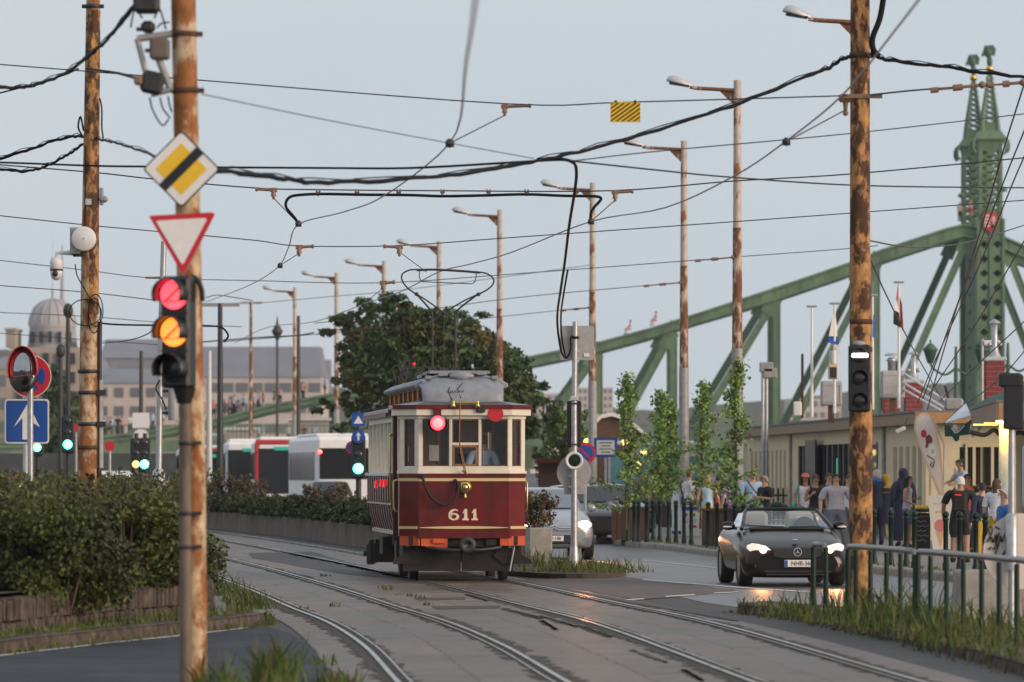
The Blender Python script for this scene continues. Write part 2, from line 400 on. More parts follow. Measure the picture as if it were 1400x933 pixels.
# slab-paved track bed (joints, stains and cracks in the material)
m = bpy.data.materials.new('slab_paving'); m.use_nodes = True; nt = m.node_tree; N = nt.nodes; L = nt.links; b = N['Principled BSDF']
uv = N.new('ShaderNodeUVMap'); tc = N.new('ShaderNodeTexCoord')
mp = N.new('ShaderNodeMapping'); mp.inputs['Scale'].default_value = (.62, .9, 1); L.new(uv.outputs[0], mp.inputs[0])
dn = N.new('ShaderNodeTexNoise'); dn.inputs['Scale'].default_value = 2.5; dn.inputs['Detail'].default_value = 4; L.new(tc.outputs['Object'], dn.inputs['Vector'])
ad = N.new('ShaderNodeMix'); ad.data_type = 'RGBA'; ad.blend_type = 'LINEAR_LIGHT'; ad.inputs['Factor'].default_value = .05
L.new(mp.outputs[0], ad.inputs['A']); L.new(dn.outputs['Color'], ad.inputs['B'])
br = N.new('ShaderNodeTexBrick'); br.offset = .5; br.inputs['Scale'].default_value = 1.0; br.inputs['Mortar Size'].default_value = .012
br.inputs['Mortar Smooth'].default_value = .3; br.inputs['Brick Width'].default_value = 1.0; br.inputs['Row Height'].default_value = 1.35
br.inputs['Color1'].default_value = (.165,.124,.102,1); br.inputs['Color2'].default_value = (.124,.095,.079,1); br.inputs['Mortar'].default_value = (.04,.03,.024,1); br.inputs['Bias'].default_value = -.1
L.new(ad.outputs['Result'], br.inputs['Vector'])
n1 = N.new('ShaderNodeTexNoise'); n1.inputs['Scale'].default_value = .55; n1.inputs['Detail'].default_value = 9; n1.inputs['Roughness'].default_value = .68
mp2 = N.new('ShaderNodeMapping'); mp2.inputs['Scale'].default_value = (1.0, .55, 1); L.new(tc.outputs['Object'], mp2.inputs[0]); L.new(mp2.outputs[0], n1.inputs['Vector'])
r1 = N.new('ShaderNodeMapRange'); r1.inputs['From Min'].default_value = .36; r1.inputs['From Max'].default_value = .66; r1.inputs['To Min'].default_value = .50; r1.inputs['To Max'].default_value = 1.28
L.new(n1.outputs['Fac'], r1.inputs[0])
n6 = N.new('ShaderNodeTexNoise'); n6.inputs['Scale'].default_value = 1.7; n6.inputs['Detail'].default_value = 7; n6.inputs['Roughness'].default_value = .7
L.new(mp2.outputs[0], n6.inputs['Vector']); r6 = N.new('ShaderNodeMapRange'); r6.inputs['From Min'].default_value = .53; r6.inputs['From Max'].default_value = .66; r6.inputs['To Min'].default_value = 1.0; r6.inputs['To Max'].default_value = .52
L.new(n6.outputs['Fac'], r6.inputs[0]); m6 = N.new('ShaderNodeMath'); m6.operation = 'MULTIPLY'; L.new(r1.outputs[0], m6.inputs[0]); L.new(r6.outputs[0], m6.inputs[1])
hs = N.new('ShaderNodeHueSaturation'); L.new(br.outputs['Color'], hs.inputs['Color']); L.new(m6.outputs[0], hs.inputs['Value'])
vo = N.new('ShaderNodeTexVoronoi'); vo.feature = 'DISTANCE_TO_EDGE'; vo.inputs['Scale'].default_value = .33
ad2 = N.new('ShaderNodeMix'); ad2.data_type = 'RGBA'; ad2.blend_type = 'LINEAR_LIGHT'; ad2.inputs['Factor'].default_value = .35
dn2 = N.new('ShaderNodeTexNoise'); dn2.inputs['Scale'].default_value = 1.3; dn2.inputs['Detail'].default_value = 6; L.new(tc.outputs['Object'], dn2.inputs['Vector'])
L.new(tc.outputs['Object'], ad2.inputs['A']); L.new(dn2.outputs['Color'], ad2.inputs['B']); L.new(ad2.outputs['Result'], vo.inputs['Vector'])
rc = N.new('ShaderNodeMapRange'); rc.inputs['From Max'].default_value = .022; rc.inputs['To Min'].default_value = .82; rc.inputs['To Max'].default_value = 0
L.new(vo.outputs['Distance'], rc.inputs[0])
n4 = N.new('ShaderNodeTexNoise'); n4.inputs['Scale'].default_value = .25; L.new(tc.outputs['Object'], n4.inputs['Vector'])
rk = N.new('ShaderNodeMapRange'); rk.inputs['From Min'].default_value = .48; rk.inputs['From Max'].default_value = .58; L.new(n4.outputs['Fac'], rk.inputs[0])
mu = N.new('ShaderNodeMath'); mu.operation = 'MULTIPLY'; L.new(rc.outputs[0], mu.inputs[0]); L.new(rk.outputs[0], mu.inputs[1])
cx = N.new('ShaderNodeMix'); cx.data_type = 'RGBA'; cx.inputs['B'].default_value = (.045,.035,.03,1); L.new(mu.outputs[0], cx.inputs['Factor']); L.new(hs.outputs[0], cx.inputs['A'])
L.new(cx.outputs['Result'], b.inputs['Base Color'])
rr = N.new('ShaderNodeMapRange'); rr.inputs['To Min'].default_value = .26; rr.inputs['To Max'].default_value = .74; L.new(n1.outputs['Fac'], rr.inputs[0]); L.new(rr.outputs[0], b.inputs['Roughness'])
bp = N.new('ShaderNodeBump'); bp.inputs['Strength'].default_value = .5; bp.inputs['Distance'].default_value = .03
n5 = N.new('ShaderNodeTexNoise'); n5.inputs['Scale'].default_value = 3.5; n5.inputs['Detail'].default_value = 6; L.new(tc.outputs['Object'], n5.inputs['Vector'])
L.new(n5.outputs['Fac'], bp.inputs['Height']); L.new(bp.outputs[0], b.inputs['Normal'])
b.inputs['Specular IOR Level'].default_value = .33
MATS['slab'] = m
TM = [((a[0]+b[0])/2, (a[1]+b[1])/2) for a, b in zip(TA, TB)]
structure(ribbon(TM, -2.75, 2.75, .008), 'track_paving', MATS['slab'])

# rails: running head, wheel groove, guard lip
def wob(cl, a, b, z, seed, amp):
    """strip with ragged edges: broken paving beside the rail"""
    rr = random.Random(seed); mb = ribbon(cl, a, b, z, 40)
    for i in range(len(mb.v)):
        x, y, zz = mb.v[i]; mb.v[i] = (x + rr.uniform(-amp, amp), y, zz)
    return mb
def track(cl, sd):
    t = MB().plate([(0,0,-.4),(.01,0,-.4),(.01,.01,-.4)])
    root = None
    for k, o in enumerate((-.7175, .7175)):
        sgn = 1 if o > 0 else -1
        e = wob(cl, o - .16, o + .16, .0125, sd + k, .085)
        if root is None: root = tag(e.build('tram_track', MATS['joint']), kind='structure')
        else: tag(e.build('rail_edge_filling', MATS['joint'], root), kind='structure')
        A = sorted((o - sgn*.022, o + sgn*.024)); tag(ribbon(cl, *A, .026).build('rail', MATS['steel_rail'], root), kind='structure')
        B = sorted((o - sgn*.026, o - sgn*.100)); tag(ribbon(cl, *B, .017).build('rail_groove', MATS['groove'], root), kind='structure')
        C = sorted((o - sgn*.104, o - sgn*.124)); tag(ribbon(cl, *C, .024).build('guard_rail', MATS['steel_rail'], root), kind='structure')
    return root
track(TA, 1); track(TB, 5)

# patches of other surfacing, as px outlines on the ground
def patch(name, m, pix, z, sub=10, amp=.10, seed=1):
    rr = random.Random(seed); out = []
    q = [G(*p) for p in pix]
    for i, p in enumerate(q):
        r = q[(i+1) % len(q)]
        for k in range(sub):
            c = p.lerp(r, k/sub); out.append((c.x + rr.uniform(-amp, amp), c.y + rr.uniform(-amp, amp)*3))
    return structure(sheet(out, z), name, MATS[m])
patch('side_road', 'asphalt_blue', [(-260,960),(-200,917),(0,896),(250,868.5),(352,856),(392,866),(430,890),(462,934),(480,985)], .0125, 8, .02)
patch('asphalt_patch', 'asphalt', [(340,757),(425,755),(560,792),(500,789),(455,784),(345,764)], .0125, 10, .04)
patch('asphalt_apron', 'asphalt_brown', [(700,794),(850,789),(900,795),(1010,808),(950,815),(870,821),(800,809)], .010, 10, .05)
patch('repair_strip', 'asphalt', [(655,786),(1000,847),(1010,852),(660,790)], .016, 12, .03)
patch('timber_infill', 'soil', [(567,818.5),(635,818),(637,821),(570,822)], .013, 8, .02)
patch('timber_infill', 'soil', [(590,830),(683,829.5),(685,833),(596,834.5)], .013, 8, .02)
for k, (a, b, c, d) in enumerate([(740,843,790,858),(790,856,835,872),(740,850,762,862),(865,890,912,907),(935,917,962,932),(690,833,742,847),(640,813,668,822)]):
    patch('paving_crack', 'joint', [(a,b),(c,d),(c-3,d+1.6),(a-4,b+1.8)], .0165, 14, .03, k)
for q in [[(850,821),(880,819.4),(881,820.6),(851,822.4)], [(910,816),(950,813.6),(951,815),(911,817.4)], [(976,811.4),(1008,809.8),(1009,811),(977,812.6)],
          [(880,793),(1005,803),(1120,811),(1120,812),(1000,804.2),(878,794)], [(878,766.2),(960,775),(985,778),(985,778.6),(960,775.7),(878,766.9)], [(600,1),(0,0),(0,0)][:0]]:
    if q: structure(sheet([G(*p) for p in q], .012), 'lane_marking', MATS['road_paint'])

# pavement on the kiosk side, with its kerb
kp = spline([(x, y, 0) for y, x in KR], 8)
mb = MB()
for i, p in enumerate(kp):
    mb.v += [(p.x + .28, p.y, .13), (p.x + 120, p.y, .13)]
    if i: j = 2*i; mb.f.append((j-2, j-1, j+1, j)); mb.m.append(0); mb.sm.append(False)
structure(mb, 'pavement', MATS['pavement'])
def kerb(pts, wd, h, name, m='kerbstone', side=1, parent=None):
    """kerb along pts; its body lies on the given side (1 = to the right of travel)"""
    pts = [Vector((p[0], p[1], 0)) for p in pts]; n = len(pts); mb = MB(); rr = random.Random(n); s = 0
    rings = []
    for i, p in enumerate(pts):
        t = (pts[min(i+1,n-1)] - pts[max(i-1,0)]).normalized(); q = Vector((t.y, -t.x, 0)) * side
        j = rr.uniform(-.012, .012); jz = rr.uniform(-.012, .012)
        rings.append([p + q*j + Vector((0,0,-.02)), p + q*(j+.012) + Vector((0,0,h-.03+jz)), p + q*(j+.04) + Vector((0,0,h+jz)), p + q*wd + Vector((0,0,h+jz)), p + q*wd + Vector((0,0,-.02))])
    mb.loft(rings, 0, True, False, False); return structure(mb, name, MATS[m], parent)
kerb(kp, .30, .136, 'kerb')

# planted bed with its stone-sett wall beside the side road
KB = [G(-120,911), G(0,897), G(125,882.5), G(250,869), G(352,857), G(360,849), G(340,833), G(318,812)]
KB = spline(KB, 5)
mb = MB(); top = [Vector((p.x, p.y, .15)) for p in KB] + [Vector((-6.9, 96, .15)), Vector((-16, 96, .15)), Vector((-16, 50, .15))]
structure(MB().plate(top), 'traffic_island', MATS['pavement'])
kerb(KB, .26, .153, 'kerb', 'setts', side=-1)
q_ = [v for v in KB if v.x < -3.0]
ml = MB(); n = len(q_); rr = random.Random(2)
for i, v in enumerate(q_):
    w_ = .05 + rr.uniform(0,.07); ml.v += [(v.x+.02,v.y-.10,.0165),(v.x+.02,v.y-.10-w_*5,.0165)]
    if i: j = 2*i; ml.f.append((j-2,j-1,j+1,j)); ml.m.append(0); ml.sm.append(False)
structure(ml,'edge_line',MATS['road_paint'])
WL = spline([G(-120,881,.15), G(0,868,.15), G(125,854,.15), G(250,842,.15), G(288,836.5,.15), Vector((-3.75,63,0)), Vector((-4.6,71,0)), Vector((-5.6,80,0)), Vector((-6.9,91,0))], 8)
wall = None
mb = MB(); rr = random.Random(4)
acc = 0; last = WL[0]
dens = []
for i in range(len(WL)-1):
    a, b = WL[i], WL[i+1]; n = max(1, int((b-a).length / .03))
    dens += [a.lerp(b, k/n) for k in range(n)]
def march(dens, z0, z1, wmin, wmax, dep, seed, out=0.0):
    rr = random.Random(seed); i = 0
    while i < len(dens) - 20:
        wd = rr.uniform(wmin, wmax); j = min(len(dens)-1, i + max(2, int(wd/.03)))
        a, b = dens[i], dens[j]; t = (b-a).normalized(); q = Vector((t.y, -t.x, 0)) ; c = (a+b)/2 - q*(dep/2 + rr.uniform(-.02,.02) - out)
        L_ = (b-a).length - .012; h = z1 - z0 + rr.uniform(-.02,.015)
        mb.box((c.x, c.y, z0 + h/2), (L_, dep, h), math.atan2(t.y, t.x) + rr.uniform(-.03,.03), bev=.012)
        i = j
march(dens, .14, .268, .07, .15, .26, 1, .02); march(dens, .272, .50, .07, .16, .24, 2, 0)
bw = thing('planter_bed', 'low double course stone sett wall holding the dense leafy shrubs by the side road', 'planter')
mb.build('sett_wall', MATS['setts'], bw)
lm = MB(); n = len(WL)
for i, p in enumerate(WL):
    t = (WL[min(i+1,n-1)] - WL[max(i-1,0)]).normalized(); q = Vector((t.y, -t.x, 0)) * -1
    lm.v += [tuple(p + q*.20 + Vector((0,0,.40)))]
lm.f.append(tuple(range(n)) + (n, n+1)); lm.v += [(-14, 91, .40), (-14, 50, .40)]; lm.m.append(0); lm.sm.append(False)
lm.build('bed_soil', MATS['soil'], bw)

# long concrete planter between the tracks and the carriageway
PB = [(.25,97.7),(-3.37,121),(-5.48,137),(-8.9,159.5),(-14.2,190)]
pp = spline([(x, y, 0) for x, y in PB], 6); n = len(pp); rings = []
for i, p in enumerate(pp):
    t = (pp[min(i+1,n-1)] - pp[max(i-1,0)]).normalized(); q = Vector((t.y, -t.x, 0))
    rings.append([p + Vector((0,0,-.02)), p + q*.02 + Vector((0,0,.74)), p + q*.14 + Vector((0,0,.74)), p + q*.15 + Vector((0,0,.62)), p + q*.40 + Vector((0,0,.62)), p + q*.41 + Vector((0,0,.74)), p + q*.51 + Vector((0,0,.74)), p + q*.52 + Vector((0,0,-.02))])
pw = thing('planter_bed', 'long straight concrete planter wall with hedge running behind the red tram', 'planter')
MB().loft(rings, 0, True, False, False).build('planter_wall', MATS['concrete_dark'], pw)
sm = MB()
for i, p in enumerate(pp[:-1]):
    if i % 1 == 0:
        t = (pp[i+1] - p).normalized(); q = Vector((t.y, -t.x, 0))
        for k in (0, .5): sm.box(p.lerp(pp[i+1], k) + q*-.012 + Vector((0,0,.36)), (.04,.03,.74), math.atan2(t.y,t.x)-PI/2)

eb = MB(); t = (pp[1]-pp[0]).normalized(); q = Vector((t.y,-t.x,0)); c = pp[0] + q*.20 - t*.35
eb.box((c.x, c.y, .375), (.46, .5, .75), math.atan2(t.y,t.x)-PI/2, bev=.03)
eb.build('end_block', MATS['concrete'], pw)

# grassed traffic islands
isl = [G(688,787), G(752,791.5), G(835,791), G(856,785), G(830,776), G(770,772), G(705,776)]
tp = spline(isl + [isl[0]], 4)
mb = MB(); mb.prism([(p.x, p.y) for p in tp[:-1]], (0,0,.09), (1,0,0), (0,1,0), .11); structure(mb, 'grass_verge', MATS['soil'])
FI = [G(1008,838), G(1060,845), G(1130,855.5), G(1190,869), G(1250,883), G(1330,904), G(1400,925), G(1500,960)]
fi = spline(FI, 5); back = [Vector((8.2, 38, 0)), Vector((6.6,46,0)), Vector((6.0,52,0)), Vector((5.2,58,0)), Vector((4.5,62.5,0)), Vector((3.5,66.6,0))]
structure(MB().plate([(p.x, p.y, .11) for p in fi + back]), 'grass_verge', MATS['soil'])
kerb(fi, .18, .125, 'kerb', 'setts', side=-1); kerb(spline(back[1:] + [fi[0]], 3), .14, .12, 'kerb', 'setts', side=-1)
# ------------------------------------------------------------------ the tram
TS = 83.3
def tx(px): return (px - 634.0) / TS
def tz(py): return HC + (HZ - py) / TS
tram = thing('tram', 'old dark red single tram with cream window frames and the number 611 on its end', 'tram', (X(634, 84), 84, .02), R(5))
HEXF = [(-1.04,.30),(-.745,0),(.745,0),(1.04,.30)]
def hexo(o):    # the end outline, swollen by o
    return [(-1.04-o,.30-.35*o),(-.745-.42*o,-o),(.745+.42*o,-o),(1.04+o,.30-.35*o)]
def walls(mb, pts, z0, z1, th, mi=0):
    n = len(pts)
    ins = [(p[0]*(1-th/1.0), p[1]+th) for p in pts]
    rings = [[Vector((p[0],p[1],z0)), Vector((p[0],p[1],z1)), Vector((q[0],q[1],z1)), Vector((q[0],q[1],z0))] for p, q in zip(pts, ins)]
    mb.loft(rings, mi, True, False, False)
side = [(-1.04,.62)]; sider = [(1.04,1.30)]
mb = MB(); walls(mb, side + HEXF + sider, .735, 1.70, .05); mb.build('dash_panel', MATS['tram_red'], tram)
mb = MB(); walls(mb, [(-.79,.02)] + [(-.745,-.014),(.745,-.014)] + [(.79,.02)], .70, .80, .05); mb.build('apron_strip', MATS['tram_red'], tram)
mb = MB(); walls(mb, [(-1.05,.62)] + hexo(.012) + [(1.05,1.3)], 1.70, 1.775, .06); mb.build('waist_band', MATS['tram_red'], tram)
mb = MB(); walls(mb, [(-1.045,.6)] + hexo(.006) + [(1.045,1.2)], 1.635, 1.685, .03); mb.build('trim_line', MATS['tram_gold'], tram)
# lower cream line: straight on the corners, a shallow bow in the middle
mb = MB(); up = [(x, .875 + .022*(1-(x/.74)**2)) for x in np.linspace(-.73,.73,17)]; lo = [(x, .868 - .016*(1-(x/.74)**2)) for x in np.linspace(.73,-.73,17)]
mb.prism(lo[::-1] + up[::-1], (0,-.019,0), (1,0,0), (0,0,1), .02)
for s in (-1, 1):
    a = Vector((s*.765,.012,.85)); b = Vector((s*1.045,.297,.85)); u = (b-a)*s; q = Vector((u.y,-u.x,0)).normalized()*.012
    o_ = (a if s > 0 else b) + q
    mb.prism([(0,0),(u.length,0),(u.length,.045),(0,.045)], o_, u.normalized(), (0,0,1), .02)
mb.build('trim_line', MATS['tram_gold'], tram)
# rivet rows at the two corners
mb = MB()
for x in (-.72, .70):
    for k in range(22): mb.ball((x, -.002, .9 + k*.034), .0075, 6, 4)
mb.build('rivets', MATS['tram_red'], tram)
# window band, one frame per facet
cream = MATS['tram_cream']
def frame_facet(a, b, holes, z0, z1, name='window_frame', th=.06):
    a = Vector((*a,0)); b = Vector((*b,0)); u = (b-a); W = u.length; u.normalize(); q = Vector((u.y,-u.x,0))
    mb = MB(); xs = [0] + [v for h in holes for v in h[:2]] + [W]
    M = Matrix((u, -q, Vector((0,0,1)))).transposed()
    def bx(x0,x1,za,zb,pr=0,t=th):
        if x1-x0 > .004 and zb-za > .004: mb.box(a + u*((x0+x1)/2) - q*(t/2-pr) + Vector((0,0,(za+zb)/2)), (x1-x0, t, zb-za), rot=M, bev=.008)
    hz0 = min(h[2] for h in holes); hz1 = max(h[3] for h in holes)
    bx(0, W, z0, hz0); bx(0, W, hz1, z1)
    cur = 0
    for h in holes:
        bx(cur, h[0], hz0, hz1); cur = h[1]
    bx(cur, W, hz0, hz1)
    fo = mb.build(name, cream, tram)
    for h in holes:
        pm = MB(); p0 = a - q*.035
        pm.plate([p0+u*h[0]+Vector((0,0,h[2])), p0+u*h[1]+Vector((0,0,h[2])), p0+u*h[1]+Vector((0,0,h[3])), p0+u*h[0]+Vector((0,0,h[3]))])
        pm.build('pane', MATS['tram_glass'], fo)
        dm = MB()    # dark inner sash
        for (x0,x1,za,zb) in ((h[0],h[0]+.022,h[2],h[3]),(h[1]-.022,h[1],h[2],h[3]),(h[0]+.022,h[1]-.022,h[2],h[2]+.022),(h[0]+.022,h[1]-.022,h[3]-.022,h[3])):
            dm.box(a + u*((x0+x1)/2) - q*.025 + Vector((0,0,(za+zb)/2)), (x1-x0,.012,zb-za), rot=M)
        dm.build('sash', MATS['wood_dark'], fo)
    return fo
ZB, ZT = 1.88, 2.65
f = frame_facet((-.745,0), (.745,0), [(.07,.502,ZB,ZT),(.555,.985,ZB,ZT),(1.035,1.465,ZB,ZT)], 1.775, 2.72)
mb = MB(); mb.box((.025,-.004+.03,2.245), (.43,.05,.045), bev=.006); mb.build('transom', cream, f)
mb = MB()
for x in (-.165,.215): mb.box((x,.02,2.05), (.03,.02,.34))
for z in (1.90,2.205): mb.box((.025,.02,z), (.41,.02,.03))
mb.build('sash', MATS['wood'], f)
frame_facet((-1.04,.30), (-.745,0), [(.10,.33,ZB,ZT)], 1.775, 2.72); frame_facet((.745,0), (1.04,.30), [(.09,.32,ZB,ZT)], 1.775, 2.72)
# sill and cornice mouldings
mb = MB(); walls(mb, [(-1.06,.6)] + hexo(.022) + [(1.06,1.25)], 1.76, 1.80, .08); walls(mb, [(-1.05,.45)] + hexo(.012) + [(1.05,1.25)], 2.66, 2.70, .06); mb.build('moulding', cream, tram)
mb = MB(); walls(mb, [(-1.13,.95)] + hexo(.09) + [(1.13,1.25)], 2.715, 2.815, .10); mb.build('fascia', cream, tram)
mb = MB(); walls(mb, [(-1.16,1.2)] + hexo(.115) + [(1.16,1.35)], 2.817, 2.885, .12); mb.build('eave', MATS['tram_red'], tram)
# cab corner posts and the open boarding doorway
mb = MB()
mb.box((-1.02,.60,2.23), (.06,.08,1.0)); mb.box((1.01,.8,2.2), (.05,1.0,1.0)); mb.build('corner_post', cream, tram)
mb = MB(); mb.box((-.90,.98,1.72), (.04,.72,1.98), bev=.01); mb.box((-1.03,1.32,1.72), (.10,.08,1.98), bev=.01); mb.build('door', MATS['tram_red_dark'], tram)
mb = MB()
mb.tube([(-1.10,1.25,2.38),(-1.13,1.25,2.34),(-1.13,1.25,1.30),(-1.10,1.25,1.24)], .017, 8)
mb.ball((-1.12,1.25,2.40),.03,8,6); mb.ball((-1.12,1.25,1.24),.03,8,6); mb.build('handrail', MATS['brass'], tram)
mb = MB(); mb.tube([(-1.05,.40,1.66),(-1.12,.38,1.64),(-1.13,.38,1.60),(-1.13,.38,1.20),(-1.10,.38,1.14),(-1.05,.40,1.13)], .014, 8); mb.build('handrail', MATS['brass'], tram)
mb = MB(); mb.tube([(1.05,.36,1.64),(1.075,.34,1.60),(1.075,.34,1.2),(1.05,.36,1.13)], .014, 8); mb.build('handrail', MATS['brass'], tram)
# saloon
LS, LE = 1.36, 7.9
root = MB()
prof = [(-1.10,1.74),(-1.10,1.30),(-1.075,1.05),(-1.0,.80),(-.98,.74),(-.92,.74),(-.92,1.74)]
for s in (-1, 1):
    rings = [[Vector((s*-1*p[0]*-1 if s>0 else p[0], y, p[1])) for p in prof] for y in (LS, LE)]
    if s > 0: rings = [[Vector((-p[0], y, p[1])) for p in prof] for y in (LS, LE)]
    root.loft(rings, 0, True, False, False)
root.build('side_panel', MATS['tram_side'], tram)
mb = MB()
for k in range(11):
    y = LS + .02 + k*(LE-LS-.04)/10
    mb.tube([(-1.108,y,1.74),(-1.108,y,1.3),(-1.083,y,1.05),(-1.008,y,.8)], .013, 6)
mb.build('panel_strips', MATS['tram_red_dark'], tram)
mb = MB()
for s in (-1,1):
    mb.box((s*1.12,(LS+LE)/2,1.745), (.07,LE-LS+.06,.05)); mb.box((s*1.105,(LS+LE)/2,1.25), (.04,LE-LS,.03)); mb.box((s*1.0,(LS+LE)/2,.76),(.06,LE-LS,.05))
mb.build('ledge', MATS['tram_side'], tram)
for s in (-1,1):
    mb = MB(); mb.box((s*1.06,(LS+LE)/2,2.68), (.06,LE-LS,.12)); mb.box((s*1.06,(LS+LE)/2,1.79),(.05,LE-LS,.05))
    nW = 6
    for k in range(nW+1):
        y = LS + .04 + k*(LE-LS-.08)/nW; mb.box((s*1.07,y,2.21), (.055,.06,.85), bev=.008)
    fr = mb.build('window_frame', cream, tram)
    for k in range(nW):
        y0 = LS + .08 + k*(LE-LS-.08)/nW; y1 = y0 + (LE-LS-.08)/nW - .08
        MB().plate([(s*1.055,y0,1.815),(s*1.055,y1,1.815),(s*1.055,y1,2.62),(s*1.055,y0,2.62)]).build('pane', MATS['tram_glass'], fr)
mb = MB(); mb.box((0,(LS+LE)/2,2.80), (2.34,LE-LS+.5,.09), bev=.02)
for k in range(60): mb.box((-1.185, LS+.1+k*.11, 2.735), (.02,.07,.06+.02*(k%2)))
mb.build('eave', MATS['tram_red'], tram)
for k, (y, z) in enumerate([(2.6,1.60),(3.6,1.60),(5.0,1.58)]):
    mb = MB(); mb.tube([(-1.125,y-.25,z+.05),(-1.14,y-.12,z-.06),(-1.14,y+.12,z-.06),(-1.125,y+.25,z+.05)], .02, 6)
    mb.build('side_red_reflection', MATS['glow_red_soft'], tram)  # red reflections on the side panels, put in as glowing strips
# floor, bulkheads, ceiling, benches
mb = MB(); mb.box((0,4.4,.80), (1.86,8.4,.10)); mb.box((0,.7,.80),(1.7,1.0,.08)); mb.build('floor', MATS['wood_dark'], tram)
for y in (1.42, 7.86):
    mb = MB()
    for x0, x1, z0, z1 in ((-1.05,1.05,.85,1.75),(-1.05,-.62,1.75,2.66),(.62,1.05,1.75,2.66),(-.62,.62,2.45,2.66),(-.36,-.28,1.75,2.45),(.28,.36,1.75,2.45),(-.28,.28,.85,2.45)):
        mb.box(((x0+x1)/2,y,(z0+z1)/2),(x1-x0,.05,z1-z0))
    mb.build('bulkhead', MATS['wood_dark'], tram)
mb = MB(); mb.box((-.31,1.38,1.9),(.06,.03,1.5)); mb.box((.60,1.37,2.15),(.05,.03,1.0)); mb.box((.45,1.38,1.75),(.03,.03,1.4)); mb.build('bulkhead_trim', MATS['wood'], tram)
mb = MB()
for k in range(5):
    for s in (-1,1): mb.box((s*.62,2.4+k*1.15,1.22),(.7,.38,.08)); mb.box((s*.62,2.6+k*1.15,1.55),(.7,.05,.6))
mb.build('bench', MATS['wood'], tram)
mb = MB(); mb.box((-.42,.95,2.10),(.16,.01,.26)); mb.box((-.87,.7,2.08),(.005,.22,.25)); mb.build('notice', MATS['paper'], tram)
mb = MB(); mb.box((.0,.42,1.35),(.34,.24,.95),bev=.03); mb.lathe([(.05,0),(.16,.02),(.16,.06),(.03,.09)],(.0,.42,1.83),14); mb.build('controller', MATS['iron_dark'], tram)
mb = MB(); mb.box((.17,1.2,2.35),(.36,.04,.52)); mb.build('curtain', MATS['wood'], tram)
mb = MB()     # brass door digit seen through the corner pane
mb.tube([(.905,.40,2.33),(.93,.41,2.36),(.955,.43,2.33),(.93,.41,2.28),(.955,.43,2.24),(.93,.41,2.2),(.905,.40,2.23)], .009, 6); mb.build('door_number', MATS['brass'], tram)
# roof: lower skirt and raised clerestory
mb = MB()
ol = [(-1.15,8.9)] + [(-1.15,1.4)] + hexo(.10) + [(1.15,1.4),(1.15,8.9)]
il = [(-.70,8.7)] + [(-.70,1.4)] + [(-.70,.32),(-.64,.12),(.64,.12),(.70,.32)] + [(.70,1.4),(.70,8.7)]
rg = [[Vector((a[0],a[1],2.886)), Vector((b[0],b[1],2.945))] for a, b in zip(ol, il)]
mb.loft(rg, 0, False, False, False); mb.build('roof', MATS['tram_roof'], tram)
roof = MB()
def cs(y, k, sx=1.0):   # clerestory roof section
    return [Vector((x*sx, y, 2.93 + (z-2.93)*k)) for x, z in ((-.66,3.17),(-.79,3.20),(-.78,3.25),(-.66,3.315),(-.42,3.385),(0,3.415),(.42,3.385),(.66,3.315),(.78,3.25),(.79,3.20),(.66,3.17))]
roof.loft([cs(.56,.95,.97), cs(.62,1), cs(2,1), cs(8.2,1), cs(8.5,.96)], 0, True)
e0 = []
for t in np.linspace(0, 1, 8):          # bowed end sheet, concave flanks
    hw = .668 + .02*t + .10*max(0,t-.55)**1.3; y = .10 + .44*t**2.6; z = 2.925 + .44*t**.85
    e0.append([Vector((-hw*math.cos(a), y + .10*(1-math.sin(a))**1.5, z - (.14*t**2)*(abs(math.cos(a))**3))) for a in np.linspace(0.0, PI, 17)])
roof.loft(e0, 0, False); roof.v  # open grid is closed by the crown behind it
n0 = len(roof.f)
ro = roof.build('clerestory_roof', MATS['tram_roof'], tram)
for s in (-1, 1):
    mb = MB(); mb.box((s*.66,4.5,2.94),(.05,8,.08)); mb.box((s*.66,4.5,3.18),(.05,8,.06))
    for k in range(21): mb.box((s*.66,.5+k*.4,3.06),(.05,.06,.22))
    cw = mb.build('clerestory_frame', MATS['wood_dark'], tram)
    for k in range(20):
        y0 = .54+k*.4
        MB().plate([(s*.652,y0,2.98),(s*.652,y0+.32,2.98),(s*.652,y0+.32,3.15),(s*.652,y0,3.15)]).build('clerestory_pane', MATS['glow_warm' if k%3==1 else 'wood'], cw)  # every third pane glows orange by itself; no lamp is built behind it
mb = MB()
for x, z, w_, h in ((-.55,3.345,.09,.06),(.55,3.345,.10,.06),(-.30,3.40,.16,.07),(.33,3.42,.16,.07),(.02,3.43,.5,.05),(-.62,3.27,.07,.05)): mb.box((x,.55,z),(w_,.16,h),bev=.008)
mb.box((0,1.9,3.44),(1.0,2.2,.05)); mb.box((0,4.6,3.44),(.8,1.6,.06)); mb.build('roof_boards', MATS['tram_roof'], tram)
mb = MB(); M = Matrix.Rotation(PI/2, 3, 'Y')
mb.lathe([(.02,-.20),(.03,-.18),(.066,-.07),(.074,-.05),(.074,.05),(.066,.07),(.03,.18),(.02,.20)], (.0,.42,3.37), 18, 0, M); mb.box((0,.46,3.3),(.06,.1,.14)); mb.build('arrester', MATS['tram_roof'], tram)
mb = MB()
mb.tube([(-.22,.17,3.18),(-.245,.13,3.1),(-.20,.10,3.0),(-.16,.06,2.93)], .008, 6); mb.tube([(.0,.2,3.25),(-.09,.15,3.15),(-.04,.1,3.0)], .008, 6)
for k in range(9): mb.tube([(-.25+.03*k,.115+.004*k,3.09-.015*(k%3)),(-.235+.03*k,.115,3.13-.02*(k%2))], .006, 5)
mb.build('roof_cable', MATS['iron_dark'], tram)
rr = random.Random(8)
